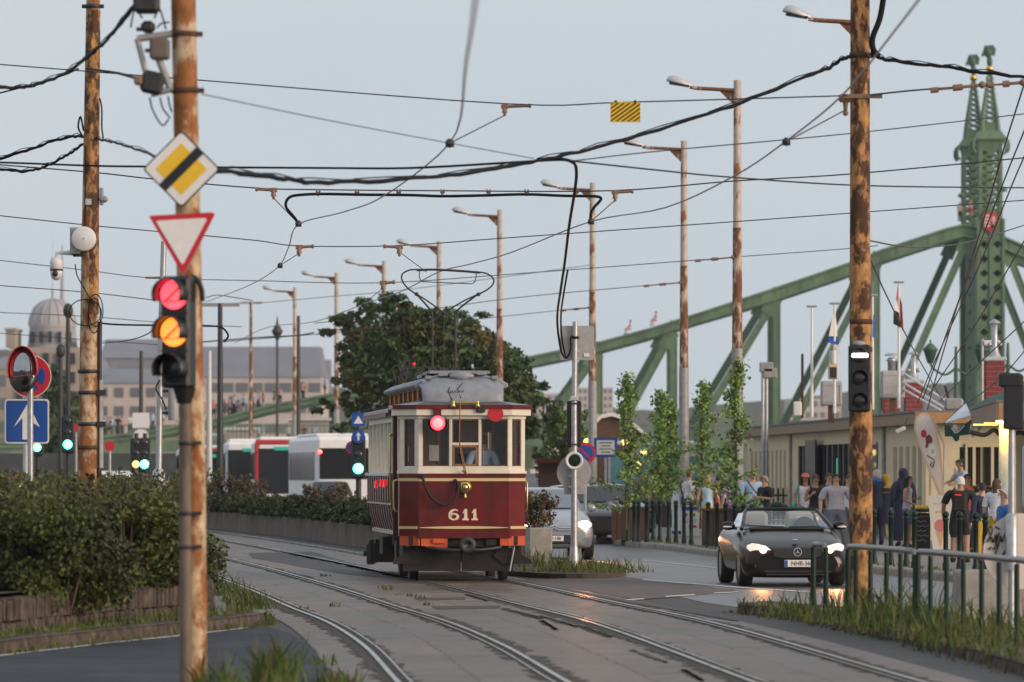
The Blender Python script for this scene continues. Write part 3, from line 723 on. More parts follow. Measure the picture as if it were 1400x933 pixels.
for k in range(11):
    mb = MB(); x = -.85 + rr.uniform(0,.45); y = rr.uniform(2.2,4.5); z = 3.3 + rr.uniform(0,.08)
    mb.tube(spline([(x,y,z),(x+rr.uniform(-.1,.1),y,z+.15+rr.uniform(0,.1)),(x+rr.uniform(0,.3),y,z+.22+rr.uniform(-.05,.15))],3), .012, 5)
    if k % 3 == 0: mb.box((x,y,z+.08),(.08,.08,.10))
    mb.build('roof_lead', MATS['iron_dark'], tram)
for x, z in ((-.62,3.62),):
    mb = MB(); mb.ball((x,3.0,z),.035,8,6); mb.build('roof_marker', MATS['glow_red_soft'], tram)
# lamps, discs and fittings on the end
L0 = (tx(597), -.16, tz(580.5))
mb = MB(); My = Matrix.Rotation(PI/2,3,'X')
mb.lathe([(.09,0),(.125,.02),(.125,.12),(.118,.125),(.105,.12)], (L0[0],-.10,L0[2]), 24, 0, My); mb.box((L0[0],-.08,L0[2]+.17),(.13,.10,.14)); mb.box((L0[0],-.08,L0[2]+.245),(.15,.13,.02))
ho = mb.build('tail_lamp', MATS['tram_red'], tram)
mb = MB(); mb.lathe([(.001,.012),(.07,.01),(.085,.004)], (L0[0],-.225,L0[2]), 24, 0, My); mb.build('lens', MATS['lamp_red_core'], ho)
mb = MB(); mb.ring(circ(.118,24), circ(.084,24), (L0[0],-.228,L0[2]), (1,0,0), (0,0,1), .01); mb.build('lens_rim', MATS['lamp_red'], ho)
mb = MB(); mb.tube([(L0[0]+.17,-.07,L0[2]+.2),(L0[0]+.14,-.08,L0[2]+.1),(L0[0]+.18,-.08,L0[2]),(L0[0]+.16,-.08,L0[2]-.08)], .009, 6); mb.build('lamp_cord', MATS['iron_dark'], ho)
mb = MB(); mb.prism(circ(.128,32), (tx(677),-.10,tz(568)), (1,0,0), (0,0,1), .015); mb.build('red_disc', MATS['sign_red'], tram)
mb = MB(); mb.box((tx(656.5),-.11,tz(563)),(.15,.08,.075),bev=.02); mb.build('marker_lamp', MATS['iron_dark'], tram)
mb = MB(); a = tx(618); b2 = tx(653); z = tz(552.5)
mb.tube([(a,-.16,z),(b2,-.16,z)], .014, 8)
for x in (a+.01, b2-.01):
    mb.lathe([(.03,0),(.045,.02),(.02,.05),(.03,.07),(.02,.1)], (x,-.15,z-.075), 10); mb.tube([(x-.04,-.15,z-.07),(x+.04,-.15,z-.07)], .014, 6)
mb.build('destination_rail', MATS['brass'], tram)
mb = MB(); mb.tube(spline([(tx(628),-.17,z),(tx(627.5),-.13,tz(608)),(tx(633),-.11,tz(640)),(tx(634),-.10,tz(647))],5), .010, 6); mb.tube([(tx(627.5),-.13,tz(606)),(tx(636),-.12,tz(646)),(tx(638),-.12,tz(652))], .009, 6)
mb.ball((tx(635),-.10,tz(647)),.025,8,6); mb.tube([(tx(631),-.08,tz(645)),(tx(637),-.08,tz(650))],.012,6); mb.build('bow_rope', MATS['wood'], tram)
gx, gz = tx(635.5), tz(668)
mb = MB(); mb.lathe([(.108,0),(.112,.03),(.09,.07),(.06,.09),(.055,.088),(.045,.10),(.03,.10),(.001,.12)], (gx,-.01,gz), 26, 0, My); mb.box((gx,-.05,gz-.125),(.03,.04,.05)); mb.lathe([(.03,-.03),(.018,.02)],(gx,-.06,gz-.135),10)
gg = mb.build('gong', MATS['brass'], tram)
mb = MB(); mb.ring(circ(.062,20), circ(.045,20), (gx,-.115,gz), (1,0,0), (0,0,1), .012); mb.build('gong_ring', MATS['iron_dark'], gg)
mb = MB(); mb.tube(spline([(tx(576),-.02,tz(652)),(tx(578),-.09,tz(658)),(tx(583),-.11,tz(672)),(tx(592),-.11,tz(685)),(tx(606),-.11,tz(692)),(tx(617),-.11,tz(689)),(tx(624.5),-.11,tz(677)),(tx(626),-.09,tz(664)),(tx(622),-.02,tz(659))],5), .024, 10)
mb.ball((tx(577),-.04,tz(653)),(.05,.05,.045),10,6); mb.ball((tx(622),-.03,tz(659)),(.03,.04,.03),10,6); mb.build('brake_hose', MATS['rubber'], tram)
# the number 611, gilt with a red shade
def digits(dx, dz, m, name, y):
    mb = MB(); h = .185; z0 = tz(713)+dz
    x0 = tx(613)+dx     # six: round bowl with an open curled top
    bowl_o = circ(.5,28,0,2*PI,0,0,.62); bowl_i = circ(.5,28,0,2*PI,0,0,.62)
    mb.ring([(x0+.088+p[0]*.175, z0+.058+p[1]*.188) for p in bowl_o], [(x0+.088+p[0]*.085, z0+.058+p[1]*.118) for p in bowl_i], (0,y,0), (1,0,0), (0,0,1), .006)
    cx_, cz_ = x0+.098, z0+.085
    a_ = [(cx_+.098*math.cos(t), cz_+.098*math.sin(t)) for t in np.linspace(R(55),R(195),16)]; b_ = [(cx_+.012+.062*math.cos(t), cz_-.004+.080*math.sin(t)) for t in np.linspace(R(195),R(55),16)]
    mb.prism((a_+b_)[::-1], (0,y,0), (1,0,0), (0,0,1), .006)
    for xx in (tx(632)+dx, tx(644.5)+dx):
        mb.prism([(xx,z0),(xx+.105,z0),(xx+.105,z0+.022),(xx+.08,z0+.03),(xx+.075,z0+.185),(xx+.045,z0+.185),(xx+.005,z0+.125),(xx+.008,z0+.11),(xx+.034,z0+.132),(xx+.03,z0+.03),(xx,z0+.022)], (0,y,0), (1,0,0), (0,0,1), .006)
    return mb.build(name, m, tram)
digits(.010, -.010, MATS['tram_orange'], 'number_shade', -.0035); digits(0, 0, MATS['tram_cream'], 'number', -.008)
# underframe, bumper, orange buffer plates
mb = MB()
mb.box((0,4.5,.62),(1.5,7.6,.22)); mb.box((0,.9,.66),(1.8,1.6,.14)); mb.box((0,.35,.64),(1.0,.5,.16)); mb.box((tx(672),.10,tz(742)),(.17,.1,.13)); mb.build('underframe', MATS['tram_under'], tram)
mb = MB(); z1, z0 = tz(734.5), tz(748)
mb.prism([(-.70,z0),(-.40,z0-.04),(-.265,z0-.055),(-.265,z1-.02),(-.70,z1-.005)], (0,.012,0), (1,0,0), (0,0,1), .05); mb.box((tx(599),-.01,tz(742)),(.20,.04,.085),bev=.015); mb.build('buffer_plate', MATS['tram_orange'], tram)
mb = MB(); mb.prism([(.60,z0),(.74,z0),(.74,z1-.005),(.60,z1-.005)], (0,.012,0), (1,0,0), (0,0,1), .05); mb.build('buffer_plate', MATS['tram_orange'], tram)
for s in (-1,1):
    a = Vector((s*.742,.01,0)); b = Vector((s*1.035,.305,0)); u = (b-a)*s; o_ = a if s>0 else b
    mb = MB(); mb.prism([(0,z0),(u.length,z0),(u.length,z1),(0,z1)], o_, u.normalized(), (0,0,1), .04); mb.build('buffer_plate', MATS['tram_orange'], tram)
mb = MB(); mb.tube(spline([(-.60,.05,tz(750)),(-.35,-.10,tz(753)),(0,-.16,tz(754)),(.35,-.10,tz(753)),(.62,.05,tz(750))],5), .03, 8); mb.build('bumper_bar', MATS['iron_dark'], tram)
mb = MB(); mb.lathe([(.05,-.02),(.06,.12),(.12,.15),(.142,.18),(.138,.20),(.10,.215),(.055,.212),(.05,.19),(.001,.188)], (tx(638),.0,tz(747)), 26, 0, My); bo = mb.build('buffer', MATS['iron_dark'], tram)
# lifeguards fore and aft
for y0, sg in ((.35,1),(8.6,-1)):
    mb = MB()
    mb.box((-.50,y0,.335),(.95,.04,.36)); mb.box((.42,y0,.335),(.85,.04,.36)); mb.box((0,y0+.05,.42),(1.9,.03,.22))
    for s in (-1,1):
        xa = s*.62
        mb.prism([(0,0),(.50*1.0,-.26),(.50,-.33),(.03,-.33),(-.13,-.20)][::-1] if s>0 else [(0,0),(-.50,-.26),(-.50,-.33),(-.03,-.33),(.13,-.20)], (xa+s*.02,y0-.05*sg,.60), (1,0,0), (0,0,1), .05)
    mb.box((-.95,y0+.45*sg,.42),(.06,.8,.3)); mb.box((.95,y0+.45*sg,.42),(.06,.8,.3))
    lg = mb.build('lifeguard', MATS['tram_under'], tram)
mb = MB(); mb.tube([(.86,.26,tz(748)),(.78,.24,tz(783))], .015, 6); mb.build('brake_rod', MATS['galv_pale'], tram)
mb = MB()
for k in range(12): mb.box((-1.0-.05*(k%2), 7.2+.11*k, .40-.012*k+.02*(k%3)),(.10,.05,.34))
mb.box((-1.0,7.6,.55),(.08,1.6,.08)); mb.build('side_steps', MATS['tram_under'], tram); MB().box((-.95,1.9,.46),(.10,.5,.36)).build('side_step', MATS['tram_under'], tram); MB().box((-.92,5.8,.50),(.16,.9,.30)).build('brake_box', MATS['tram_under'], tram)
for y in (1.2, 3.75):
    for s in (-1,1):
        mb = MB(); Mx = Matrix.Rotation(PI/2*s,3,'Y')
        mb.lathe([(.05,-.07),(.30,-.06),(.36,-.065),(.41,-.065),(.41,-.035),(.375,-.03),(.37,.07),(.33,.075),(.31,.03),(.12,.03),(.10,.09),(.001,.09)], (s*.745,y,.375), 28, 0, Mx); mb.build('wheel', MATS['tram_under'], tram)
# lyre current collector
bow = MB(); Y0 = 1.15
def bp_(px, py): return Vector((tx(px), Y0, tz(py)))
def ln(pts, r=.016, k=4): bow.tube(spline([bp_(*p) for p in pts], k) if len(pts) > 2 else [bp_(*p) for p in pts], r, 6)
ln([(598,508),(598,433)],.022); ln([(630,508),(630,433)],.022); ln([(598,435),(596,424),(575,400)],.018); ln([(630,435),(632,424),(662,400)],.018)
ln([(598,440),(606,433),(614,427),(640,411),(661,401)],.014); ln([(630,440),(622,433),(614,427),(592,411),(576,401)],.014)
ln([(575,401),(563,392),(556,382),(556,374),(563,369),(575,367),(620,368),(660,370),(675,373),(683,380),(682,387),(675,394),(662,401)],.015)
ln([(580,369),(580,378),(583,383),(590,384),(640,386),(654,386),(658,380),(659,371)],.009); ln([(576,368),(600,367),(640,369),(664,371)],.022)
bow.ball(bp_(614,427),.035,8,6); bow.ball(bp_(576,401),.035,8,6); bow.ball(bp_(662,401),.035,8,6); bow.tube([bp_(614,427),bp_(614,508)],.010,6)
for q in (598,614,630): bow.box(bp_(q,507),(.12,.25,.10))
for q in (606,622): bow.tube([bp_(q,512),bp_(q,498)],.02,6)
bow.tube([bp_(590,512),bp_(640,512)],.03,6); bow.build('current_collector', MATS['iron_dark'], tram)

# ------------------------------------------------------------------ cars
def text_mesh(s, size, m, parent, loc, rot, name='lettering', align='CENTER', ext=.002, sx=1.0):
    cu = bpy.data.curves.new('txt', 'FONT'); cu.body = s; cu.size = size; cu.align_x = align; cu.align_y = 'CENTER'; cu.extrude = ext; cu.resolution_u = 3
    t = bpy.data.objects.new('txt', cu); COL.objects.link(t)
    dg = bpy.context.evaluated_depsgraph_get(); me = bpy.data.meshes.new_from_object(t.evaluated_get(dg))
    bpy.data.objects.remove(t); me.materials.clear(); me.materials.append(m)
    o = bpy.data.objects.new(name, me); COL.objects.link(o); o.parent = parent; o.location = loc; o.rotation_euler = rot; o.scale = (sx,1,1); return o
FRONT = (PI/2, 0, 0)
def wheel(parent, x, y, r, s, wd=.2):
    mb = MB(); Mx = Matrix.Rotation(PI/2*s,3,'Y')
    mb.lathe([(r*.62,-wd/2),(r*.95,-wd/2),(r,-wd/2+.03),(r,wd/2-.03),(r*.95,wd/2),(r*.66,wd/2-.005),(r*.62,wd/2-.03)], (x,y,r), 28, 0, Mx)
    w_ = mb.build('wheel', MATS['rubber'], parent)
    mb = MB(); mb.lathe([(r*.64,wd/2-.01),(r*.60,wd/2-.02),(r*.56,wd/2-.07),(.06,wd/2-.05),(.001,wd/2-.03)], (x,y,r), 24, 0, Mx)
    for k in range(7):
        a = 2*PI*k/7; mb.box((x+s*(wd/2-.035), y+math.cos(a)*r*.32, r+math.sin(a)*r*.32), (.03,.05,r*.55), rot=Matrix.Rotation(-a+PI/2,3,'X').to_3x3())
    mb.build('rim', MATS['alloy'], w_)
def loft_body(st, m, parent, name='body', sub=2):
    """st: (y, half width, z low, belt half width, z belt, top half width, z top)"""
    rings = []
    for (y, wl, zl, wb, zb, wt, zt) in st:
        h = [(wl*.55,zl),(wl*.97,zl+.01),(wl,zl+.07),(wb,(zl+zb)/2+.03),(wb,zb),(wt,zt-.012),(wt*.55,zt)]
        rings.append([Vector((x,y,z)) for x, z in h] + [Vector((-x,y,z)) for x, z in h[::-1]])
    mb = MB(); mb.loft(rings, 0, True); o = mb.build(name, m, parent)
    for p in o.data.polygons: p.use_smooth = True
    sm_ = o.modifiers.new('smooth','SUBSURF'); sm_.levels = sub; sm_.render_levels = sub
    return o
# open two-seater, dark
car = thing('parked_car', 'black open top roadster driving with its headlights on, number plate NHB', 'car', (X(1090,80.4), 80.4, .004), R(4.6)); car.name = 'roadster'
loft_body([(.0,.60,.20,.64,.40,.54,.54),(.05,.74,.15,.77,.40,.66,.60),(.20,.81,.13,.83,.45,.73,.66),(.42,.83,.14,.855,.52,.76,.735),(.78,.80,.36,.86,.62,.76,.81),(1.15,.82,.22,.855,.68,.74,.885),(1.42,.82,.2,.855,.76,.73,.93),(1.6,.82,.2,.857,.80,.70,.90),(2.4,.82,.2,.857,.83,.70,.88),(2.85,.82,.22,.855,.84,.72,.93),(3.3,.80,.36,.85,.82,.70,.95),(3.75,.74,.25,.80,.76,.66,.92),(3.98,.60,.32,.68,.62,.56,.80)], MATS['car_black'], car)
for y in (.78, 3.2):
    for s in (-1,1): wheel(car, s*.735, y, .31, s, .21)
mb = MB(); mb.box((0,2.0,.24),(1.3,3.2,.10)); mb.build('underbody', MATS['rubber'], car)
WB = [(-.70,1.22,.91),(.70,1.22,.91)]; WT = [(-.55,1.92,1.185),(.55,1.92,1.185)]
mb = MB()
mb.tube(spline([(-.73,1.2,.89),(-.66,1.5,1.03),(-.585,1.86,1.165),(-.50,1.93,1.195),(0,1.90,1.205),(.50,1.93,1.195),(.585,1.86,1.165),(.66,1.5,1.03),(.73,1.2,.89)],4), .030, 8); wf = mb.build('windscreen_frame', MATS['car_black'], car)
mb = MB(); rows = []
for t in np.linspace(0,1,5): rows.append([Vector((x*(.70-.145*t), 1.22+.68*t-.10*(1-x*x)*(1-t*.7), .905+.285*t)) for x in np.linspace(-1,1,9)])
for i in range(4): mb.add(rows[i]+rows[i+1], [(j,j+1,j+10,j+9) for j in range(8)], 0, True)
mb.build('windscreen', MATS['car_glass'], wf)
mb = MB(); mb.tube([(-.05,1.17,.925),(-.35,1.2,.935),(-.62,1.24,.945)],.012,5); mb.tube([(.52,1.2,.935),(.25,1.16,.93),(.03,1.16,.93)],.012,5); mb.box((0,1.2,.905),(1.2,.12,.03)); mb.build('wiper', MATS['car_trim'], car)
for s in (-1,1):
    mb = MB(); mb.ball((s*.90,1.55,.94),(.115,.07,.07),14,8); mb.box((s*.82,1.56,.90),(.12,.05,.04)); mi_ = mb.build('mirror', MATS['car_black'], car)
    mb = MB(); mb.ball((s*.92,1.505,.925),(.085,.035,.022),10,6); mb.build('indicator', MATS['white_plastic'], mi_)
    mb = MB(); mb.box((s*.37,2.45,.86),(.46,.14,.62),bev=.06,rot=Matrix.Rotation(R(-12),3,'X').to_3x3()); mb.box((s*.37,2.53,1.10),(.26,.10,.17),bev=.05); mb.build('seat', MATS['seat_leather'], car)
    mb = MB(); mb.tube(spline([(s*.20,2.75,.9),(s*.22,2.75,1.10),(s*.37,2.75,1.17),(s*.52,2.75,1.10),(s*.54,2.75,.9)],4),.03,8); mb.build('roll_hoop', MATS['car_trim'], car)
    # side glass, headlamp and fog lamp
    MB().add([(s*.705,1.52,.93),(s*.705,2.55,.93),(s*.62,2.5,1.13),(s*.60,1.95,1.15)],[(0,1,2,3)]).build('side_glass', MATS['car_glass'], car)
    mb = MB(); pts = [(x_*1.04,z_-.055) for x_, z_ in [(.37,.575),(.40,.555),(.56,.56),(.69,.60),(.735,.65),(.735,.70),(.66,.735),(.58,.725),(.46,.685),(.385,.62)]]
    F = [Vector((s*x, -.006+.05*(x/.5)**2+.32*max(0,x-.45)**1.6+ .12*(z-.50), z)) for x, z in pts]; B = [p + Vector((0,.10,0)) for p in F]; n = len(F)
    c0 = sum(F,Vector())/n + Vector((0,-.035,0))
    mb.add(F+[c0],[(i,(i+1)%n,n) for i in range(n)],0,True); mb.add(F+B,[(i,i+n,(i+1)%n+n,(i+1)%n) for i in range(n)],0,True)
    hl = mb.build('headlight', MATS['lamp_head_soft'], car)
    mb = MB(); mb.lathe([(.001,.01),(.05,.006),(.062,0)], (s*.52+(-.02 if s<0 else 0),-.012,.585), 14, 0, My); mb.build('bulb', MATS['lamp_head_warm'], hl)
    mb = MB(); mb.lathe([(.001,.02),(.045,.015),(.058,0),(.062,-.02)], (s*.62,.025,.335), 16, 0, My); mb.build('fog_lamp', MATS['chrome'], car)
mb = MB(); ov = [(math.copysign(abs(math.cos(a))**.6,math.cos(a))*.38, .585+math.copysign(abs(math.sin(a))**.7,math.sin(a))*.078) for a in np.linspace(0,2*PI,36,endpoint=False)]
mb.prism([p for p in ov], (0,-.03,-.06), (1,0,0), (0,0,1), .05); gr = mb.build('grille', MATS['car_trim'], car)
mb = MB(); mb.ring(circ(.068,28), circ(.056,28), (0,-.042,.545), (1,0,0), (0,0,1), .014)
for k in range(3):
    a = PI/2 + k*2*PI/3; p = (math.cos(a)*.06, math.sin(a)*.06); q = (math.cos(a+PI/2)*.012, math.sin(a+PI/2)*.012)
    mb.prism([(-q[0],.0-q[1]),(p[0],p[1]),(q[0],q[1])][::-1], (0,-.042,.545), (1,0,0), (0,0,1), .012); mb.prism([(-q[0],-q[1]),(p[0],p[1]),(q[0],q[1])], (0,-.044,.545), (1,0,0), (0,0,1), .012)
mb.build('emblem', MATS['chrome'], gr)
def plate(parent, s, x, y, z, w_=.50, h=.11):
    mb = MB(); mb.box((x,y,z),(w_,.012,h),bev=.004); p = mb.build('number_plate', MATS['sign_white'], parent)
    mb = MB(); mb.box((x-w_/2+.028,y-.008,z),(.05,.006,h-.012)); mb.build('plate_band', MATS['sign_blue'], p)
    text_mesh(s, h*.88, MATS['sign_black'], p, (x+.03,y-.009,z-.002), FRONT, 'plate_lettering', sx=.92); return p
plate(car, 'NHB-360', .04, -.035, .365)
mb = MB(); mb.box((0,-.01,.235),(1.05,.06,.035),bev=.01); mb.box((0,-.01,.19),(1.0,.06,.03),bev=.01); mb.build('air_intake', MATS['car_trim'], car)
mb = MB(); mb.ball((0,.26,.735),(.05,.05,.008),10,4); mb.build('bonnet_badge', MATS['chrome'], car)
mb = MB(); mb.lathe([(.17,-.012),(.185,0),(.17,.012)],(.36,1.75,.92),20,0,Matrix.Rotation(R(65),3,'X').to_3x3()); mb.build('steering_wheel', MATS['car_trim'], car)
mb = MB(); mb.box((-.05,1.75,1.12),(.22,.03,.06),bev=.02); mb.box((-.62,1.5,.95),(.09,.01,.05)); mb.build('interior_mirror', MATS['car_trim'], car)

def hatchback(name, label, x, d, rz, paint, lights, cat='car'):
    c = thing(name, label, cat, (x, d, .004), rz)
    loft_body([(.0,.55,.34,.66,.50,.60,.70),(.06,.68,.24,.76,.50,.68,.76),(.22,.80,.22,.84,.56,.76,.84),(.5,.84,.22,.88,.64,.80,.92),(.85,.84,.40,.89,.72,.80,.98),(1.3,.85,.22,.89,.8,.80,1.06),(1.7,.85,.2,.89,.88,.78,1.05),(2.8,.85,.2,.89,.90,.78,1.05),(3.4,.84,.40,.88,.90,.78,1.05),(3.9,.80,.26,.85,.9,.74,1.04),(4.1,.72,.34,.80,.75,.70,.98)], MATS[paint], c)
    mb = MB(); rg = []
    for y, w_, z in ((1.18,.78,1.0),(1.5,.74,1.16),(1.95,.67,1.40),(2.2,.64,1.47),(2.9,.63,1.48),(3.5,.62,1.42),(3.95,.70,1.05)): rg.append([Vector((xx,y,zz)) for xx, zz in ((-w_-.03,min(z,1.0)),(-w_,z-.04),(-w_*.6,z),(w_*.6,z),(w_,z-.04),(w_+.03,min(z,1.0)))])
    mb.loft(rg, 0, True); cb = mb.build('roof', MATS[paint], c)
    mb = MB(); mb.add([(-.74,1.22,1.05),(.74,1.22,1.05),(.62,1.97,1.425),(-.62,1.97,1.425)],[(0,1,2,3)])
    mb.v = [(v[0],v[1]-.03,v[2]+.012) for v in mb.v]; mb.build('windscreen', MATS['screen_sky' if paint=='car_silver' else 'glass_dark'], c)
    for s in (-1,1):
        mb = MB(); mb.add([(s*.80,1.7,1.06),(s*.80,3.4,1.06),(s*.665,3.3,1.38),(s*.685,2.1,1.38)],[(0,1,2,3)]); mb.build('side_glass', MATS['glass_dark'], c)
        mb = MB(); mb.ball((s*.97,1.55,1.05),(.10,.06,.08),10,6); mb.build('mirror', MATS[paint], c)
        for y in (.85,3.4): wheel(c, s*.80, y, .32, s)
        mb = MB(); mb.ball((s*.66,.14,.72),(.15,.08,.085),14,8); hl = mb.build('headlight', MATS[lights], c)
        if lights == 'lamp_head_soft':
            mb = MB(); mb.ball((s*.64,.02,.72),(.10,.05,.085),14,8); mb.build('bulb', MATS['lamp_head'], hl)
    return c
cit = hatchback('hatchback', 'silver grey hatchback with blazing headlight behind the round sign post', X(757,105), 105, R(6), 'car_silver', 'lamp_head_soft')
mb = MB()
for z in (.66,.61):
    mb.tube([(-.45,-.035,z),(-.10,-.05,z),(0,-.055,z+.055),(.10,-.05,z),(.45,-.035,z)], .014, 6)
mb.build('grille_chevrons', MATS['chrome'], cit)
mb = MB(); mb.box((0,.01,.42),(1.0,.08,.18),bev=.02); mb.build('grille', MATS['car_trim'], cit)
plate(cit, 'KDP-188', -.05, -.04, .44)
hatchback('hatchback', 'dark parked saloon with an orange side lamp waiting behind the silver hatchback', X(815,128), 128, R(10), 'car_dark', 'lens_dark')
hatchback('hatchback', 'dark car parked by the kerb beside the first brown planter box', X(856,141), 141, R(14), 'car_dark', 'lens_dark')

# ------------------------------------------------------------------ buses
def bus(label, px, d, rz, L_, paint, rear=True, stripe=None, hgt=3.25):
    b_ = thing('bus', label, 'bus', (X(px,d), d, 0), rz)
    W = 2.5; mb = MB(); mb.box((0,L_/2,.35+(hgt-.35)/2),(W,L_,hgt-.35),bev=.16); mb.build('body', MATS[paint], b_)
    mb = MB(); mb.box((0,L_*.5,hgt+.06),(W*.86,L_*.7,.14),bev=.06); mb.build('roof_unit', MATS[paint], b_)
    mb = MB()
    if rear: mb.box((0,-.012,2.15),(2.2,.04,1.25),bev=.06)
    else: mb.box((0,-.012,1.85),(2.3,.04,2.0),bev=.06)
    mb.build('windscreen' if not rear else 'rear_window', MATS['glass_dark'], b_)
    for s in (-1,1):
        mb = MB(); mb.box((s*(W/2+.004),L_/2,2.05),(.03,L_-1.0,1.15)); mb.build('side_window', MATS['glass_dark'], b_)
        for y in (2.2, L_-2.6): wheel(b_, s*1.12, y, .48, s, .28)
        mb = MB(); mb.ball((s*1.08,-.02,2.62 if rear else .75),(.09,.05,.09),10,6); mb.build('tail_light' if rear else 'headlight', MATS['lamp_tail' if rear else 'lamp_head_soft'], b_)
        if rear:
            mb = MB(); mb.ball((s*1.08,-.02,.80),(.10,.05,.12),10,6); mb.build('tail_light', MATS['lamp_tail'], b_)
        else:
            mb = MB(); mb.box((s*1.42,-.25,2.15),(.16,.14,.75),bev=.05); mb.tube([(s*1.2,0,2.7),(s*1.42,-.25,2.6)],.03,6); mb.build('mirror', MATS['black_plastic'], b_)
    if stripe:
        mb = MB(); mb.box((0,.5,hgt-.12),(W+.03,1.1,.22),bev=.05)
        for s in (-1,1): mb.box((s*(W/2-.02),.35,2.1),(.16,.8,2.0),bev=.04)
        mb.build('colour_band', MATS[stripe], b_)
    if not rear:
        mb = MB(); mb.box((0,-.04,hgt-.40),(.9,.02,.16)); mb.build('route_display', MATS['led_green'], b_)
    return b_
bus('white bus seen from behind, dark rear window and red tail lamps', 474, 206, R(8), 11.5, 'bus_white')
bus('white bus with a red band around its front corner', 389, 226, R(4), 12, 'bus_white', False, 'bus_red')
bus('white fronted bus with black mirrors between the orange bus and the red banded bus', 345, 240, R(4), 12, 'bus_white', False)
bus('orange cornered bus with dark windows half hidden behind the rusty signal pole', 283, 250, R(5), 12, 'bus_white', False, 'bus_orange', 3.0)
# ------------------------------------------------------------------ poles, lamps, signals, signs
def pole_mesh(mb, pts, r, n=16): mb.tube(pts, r, n)
def band(mb, c, r, h=.06): mb.lathe([(r,-h/2),(r+.012,-h/2),(r+.012,h/2),(r,h/2)], c, 18)

# row of tall lamp columns along the kiosk pavement
def lamp_post(px, d, top_py, foot_z=.13, paint=('pole_grey','pole_rusty'), arm_px=95, label='', big=1.0, group='lamp columns along the street', brk=.42):
    s = FPX / d; H = Z(top_py, d); t = thing('street_lamp', label, 'street lamp', (X(px, d), d, foot_z), 0, group)
    H -= foot_z; z1 = H * brk
    MB().tube([(0,0,0),(0,0,.9),(0,0,z1)], [.165*big,.15*big,.135*big], 16).build('column_base', MATS[paint[0]], t)
    MB().tube([(0,0,z1),(0,0,z1+(H-z1)*.45)], [.125*big,.105*big], 16).build('column', MATS[paint[1]], t)
    MB().tube([(0,0,z1+(H-z1)*.45),(0,0,H)], [.10*big,.085*big], 16).build('column_top', MATS['pole_paint'], t)
    a = arm_px / s; mb = MB(); z = H - .22
    mb.tube([(0,0,z-.02),(-a*.55,0,z+.03),(-a*.66,0,z+.06)], .045, 8); mb.prism([(-.45,z),(0,z-.45),(0,z)][::-1], (0,.01,0), (1,0,0), (0,0,1), .03)
    mb.build('arm', MATS['pole_rusty'], t)
    mb = MB(); L_ = a*.36; x0 = -a*.63; zc = z + .08
    rings = []
    for k, (u, w_, h) in enumerate(((0,.05,.05),(.12,.09,.08),(.35,.14,.13),(.65,.17,.17),(.88,.13,.12),(1,.03,.03))):
        c = Vector((x0 - u*L_, 0, zc + u*.14)); rings.append([c + Vector((0, w_*math.cos(q), max(-.02, h*math.sin(q)))) for q in np.linspace(0,2*PI,14,endpoint=False)])
    mb.loft(rings); hd = mb.build('lamp_head', MATS['galv_pale'], t)
    mb = MB(); mb.box((x0 - .5*L_,0,zc+.035),(L_*.8,.24,.05),rot=Matrix.Rotation(R(9),3,'Y').to_3x3(),bev=.02); mb.build('lamp_glass', MATS['lens_dark'], hd)
    return t
LP = [(1176,103,15,107,'tall street lamp half hidden behind the heavy rusty pole beside the parked roadster'),
      (1008,121,110,98,'tall street lamp with rust patched column behind the tallest young tree'),
      (935,143,193,86,'street lamp with grey foot rising from the pavement among the young trees'),
      (810,163.6,250,72,'street lamp whose rusty column stands behind the grey backed sign board'),
      (683,180.6,287,66,'pale street lamp rising beside the tram roof on the bridge side'),
      (600,205,330,59,'pale street lamp seen through the current collector of the tram'),
      (525,224,357,55,'street lamp sticking up out of the crown of the large tree'),
      (460,237,373,49,'street lamp beside the outer edge of the large tree'),
      (403,256,393,45,'slim rusty street lamp beyond the red and white buses')]
for px, d, tp, ap, lb in LP: lamp_post(px, d, tp, arm_px=ap, label=lb)

# heavy rusty catenary mast with its three-lamp tram signal
dP = 62.2; sP = FPX/dP
mast = thing('rusty_pole', 'heavy rust covered pole standing in the grass by the green railing', 'pole', (X(1177,dP), dP, .11))
MB().tube([(0,0,0),(0,0,2.3),(-.01,0,4.5),(-.01,0,8.2)], [.145,.14,.125,.115], 20).build('shaft', MATS['rust_heavy'], mast)
for z in (Z(440,dP), Z(478,dP), Z(76,dP)):
    mb = MB(); band(mb, (0,0,z-.11), .128); mb.build('clamp', MATS['rust_brown'], mast)
mb = MB(); zz = Z(135,dP)-.11
mb.box((-.19,-.05,zz),(.16,.1,.10),bev=.02); mb.box((.0,-.12,zz+.02),(.5,.05,.05)); mb.cyl((-.19,-.05,zz-.05),(-.19,-.05,zz-.16),.035,.02,8); mb.ball((-.19,-.05,zz-.18),.035,8,6); mb.build('wire_bracket', MATS['insulator'], mast)
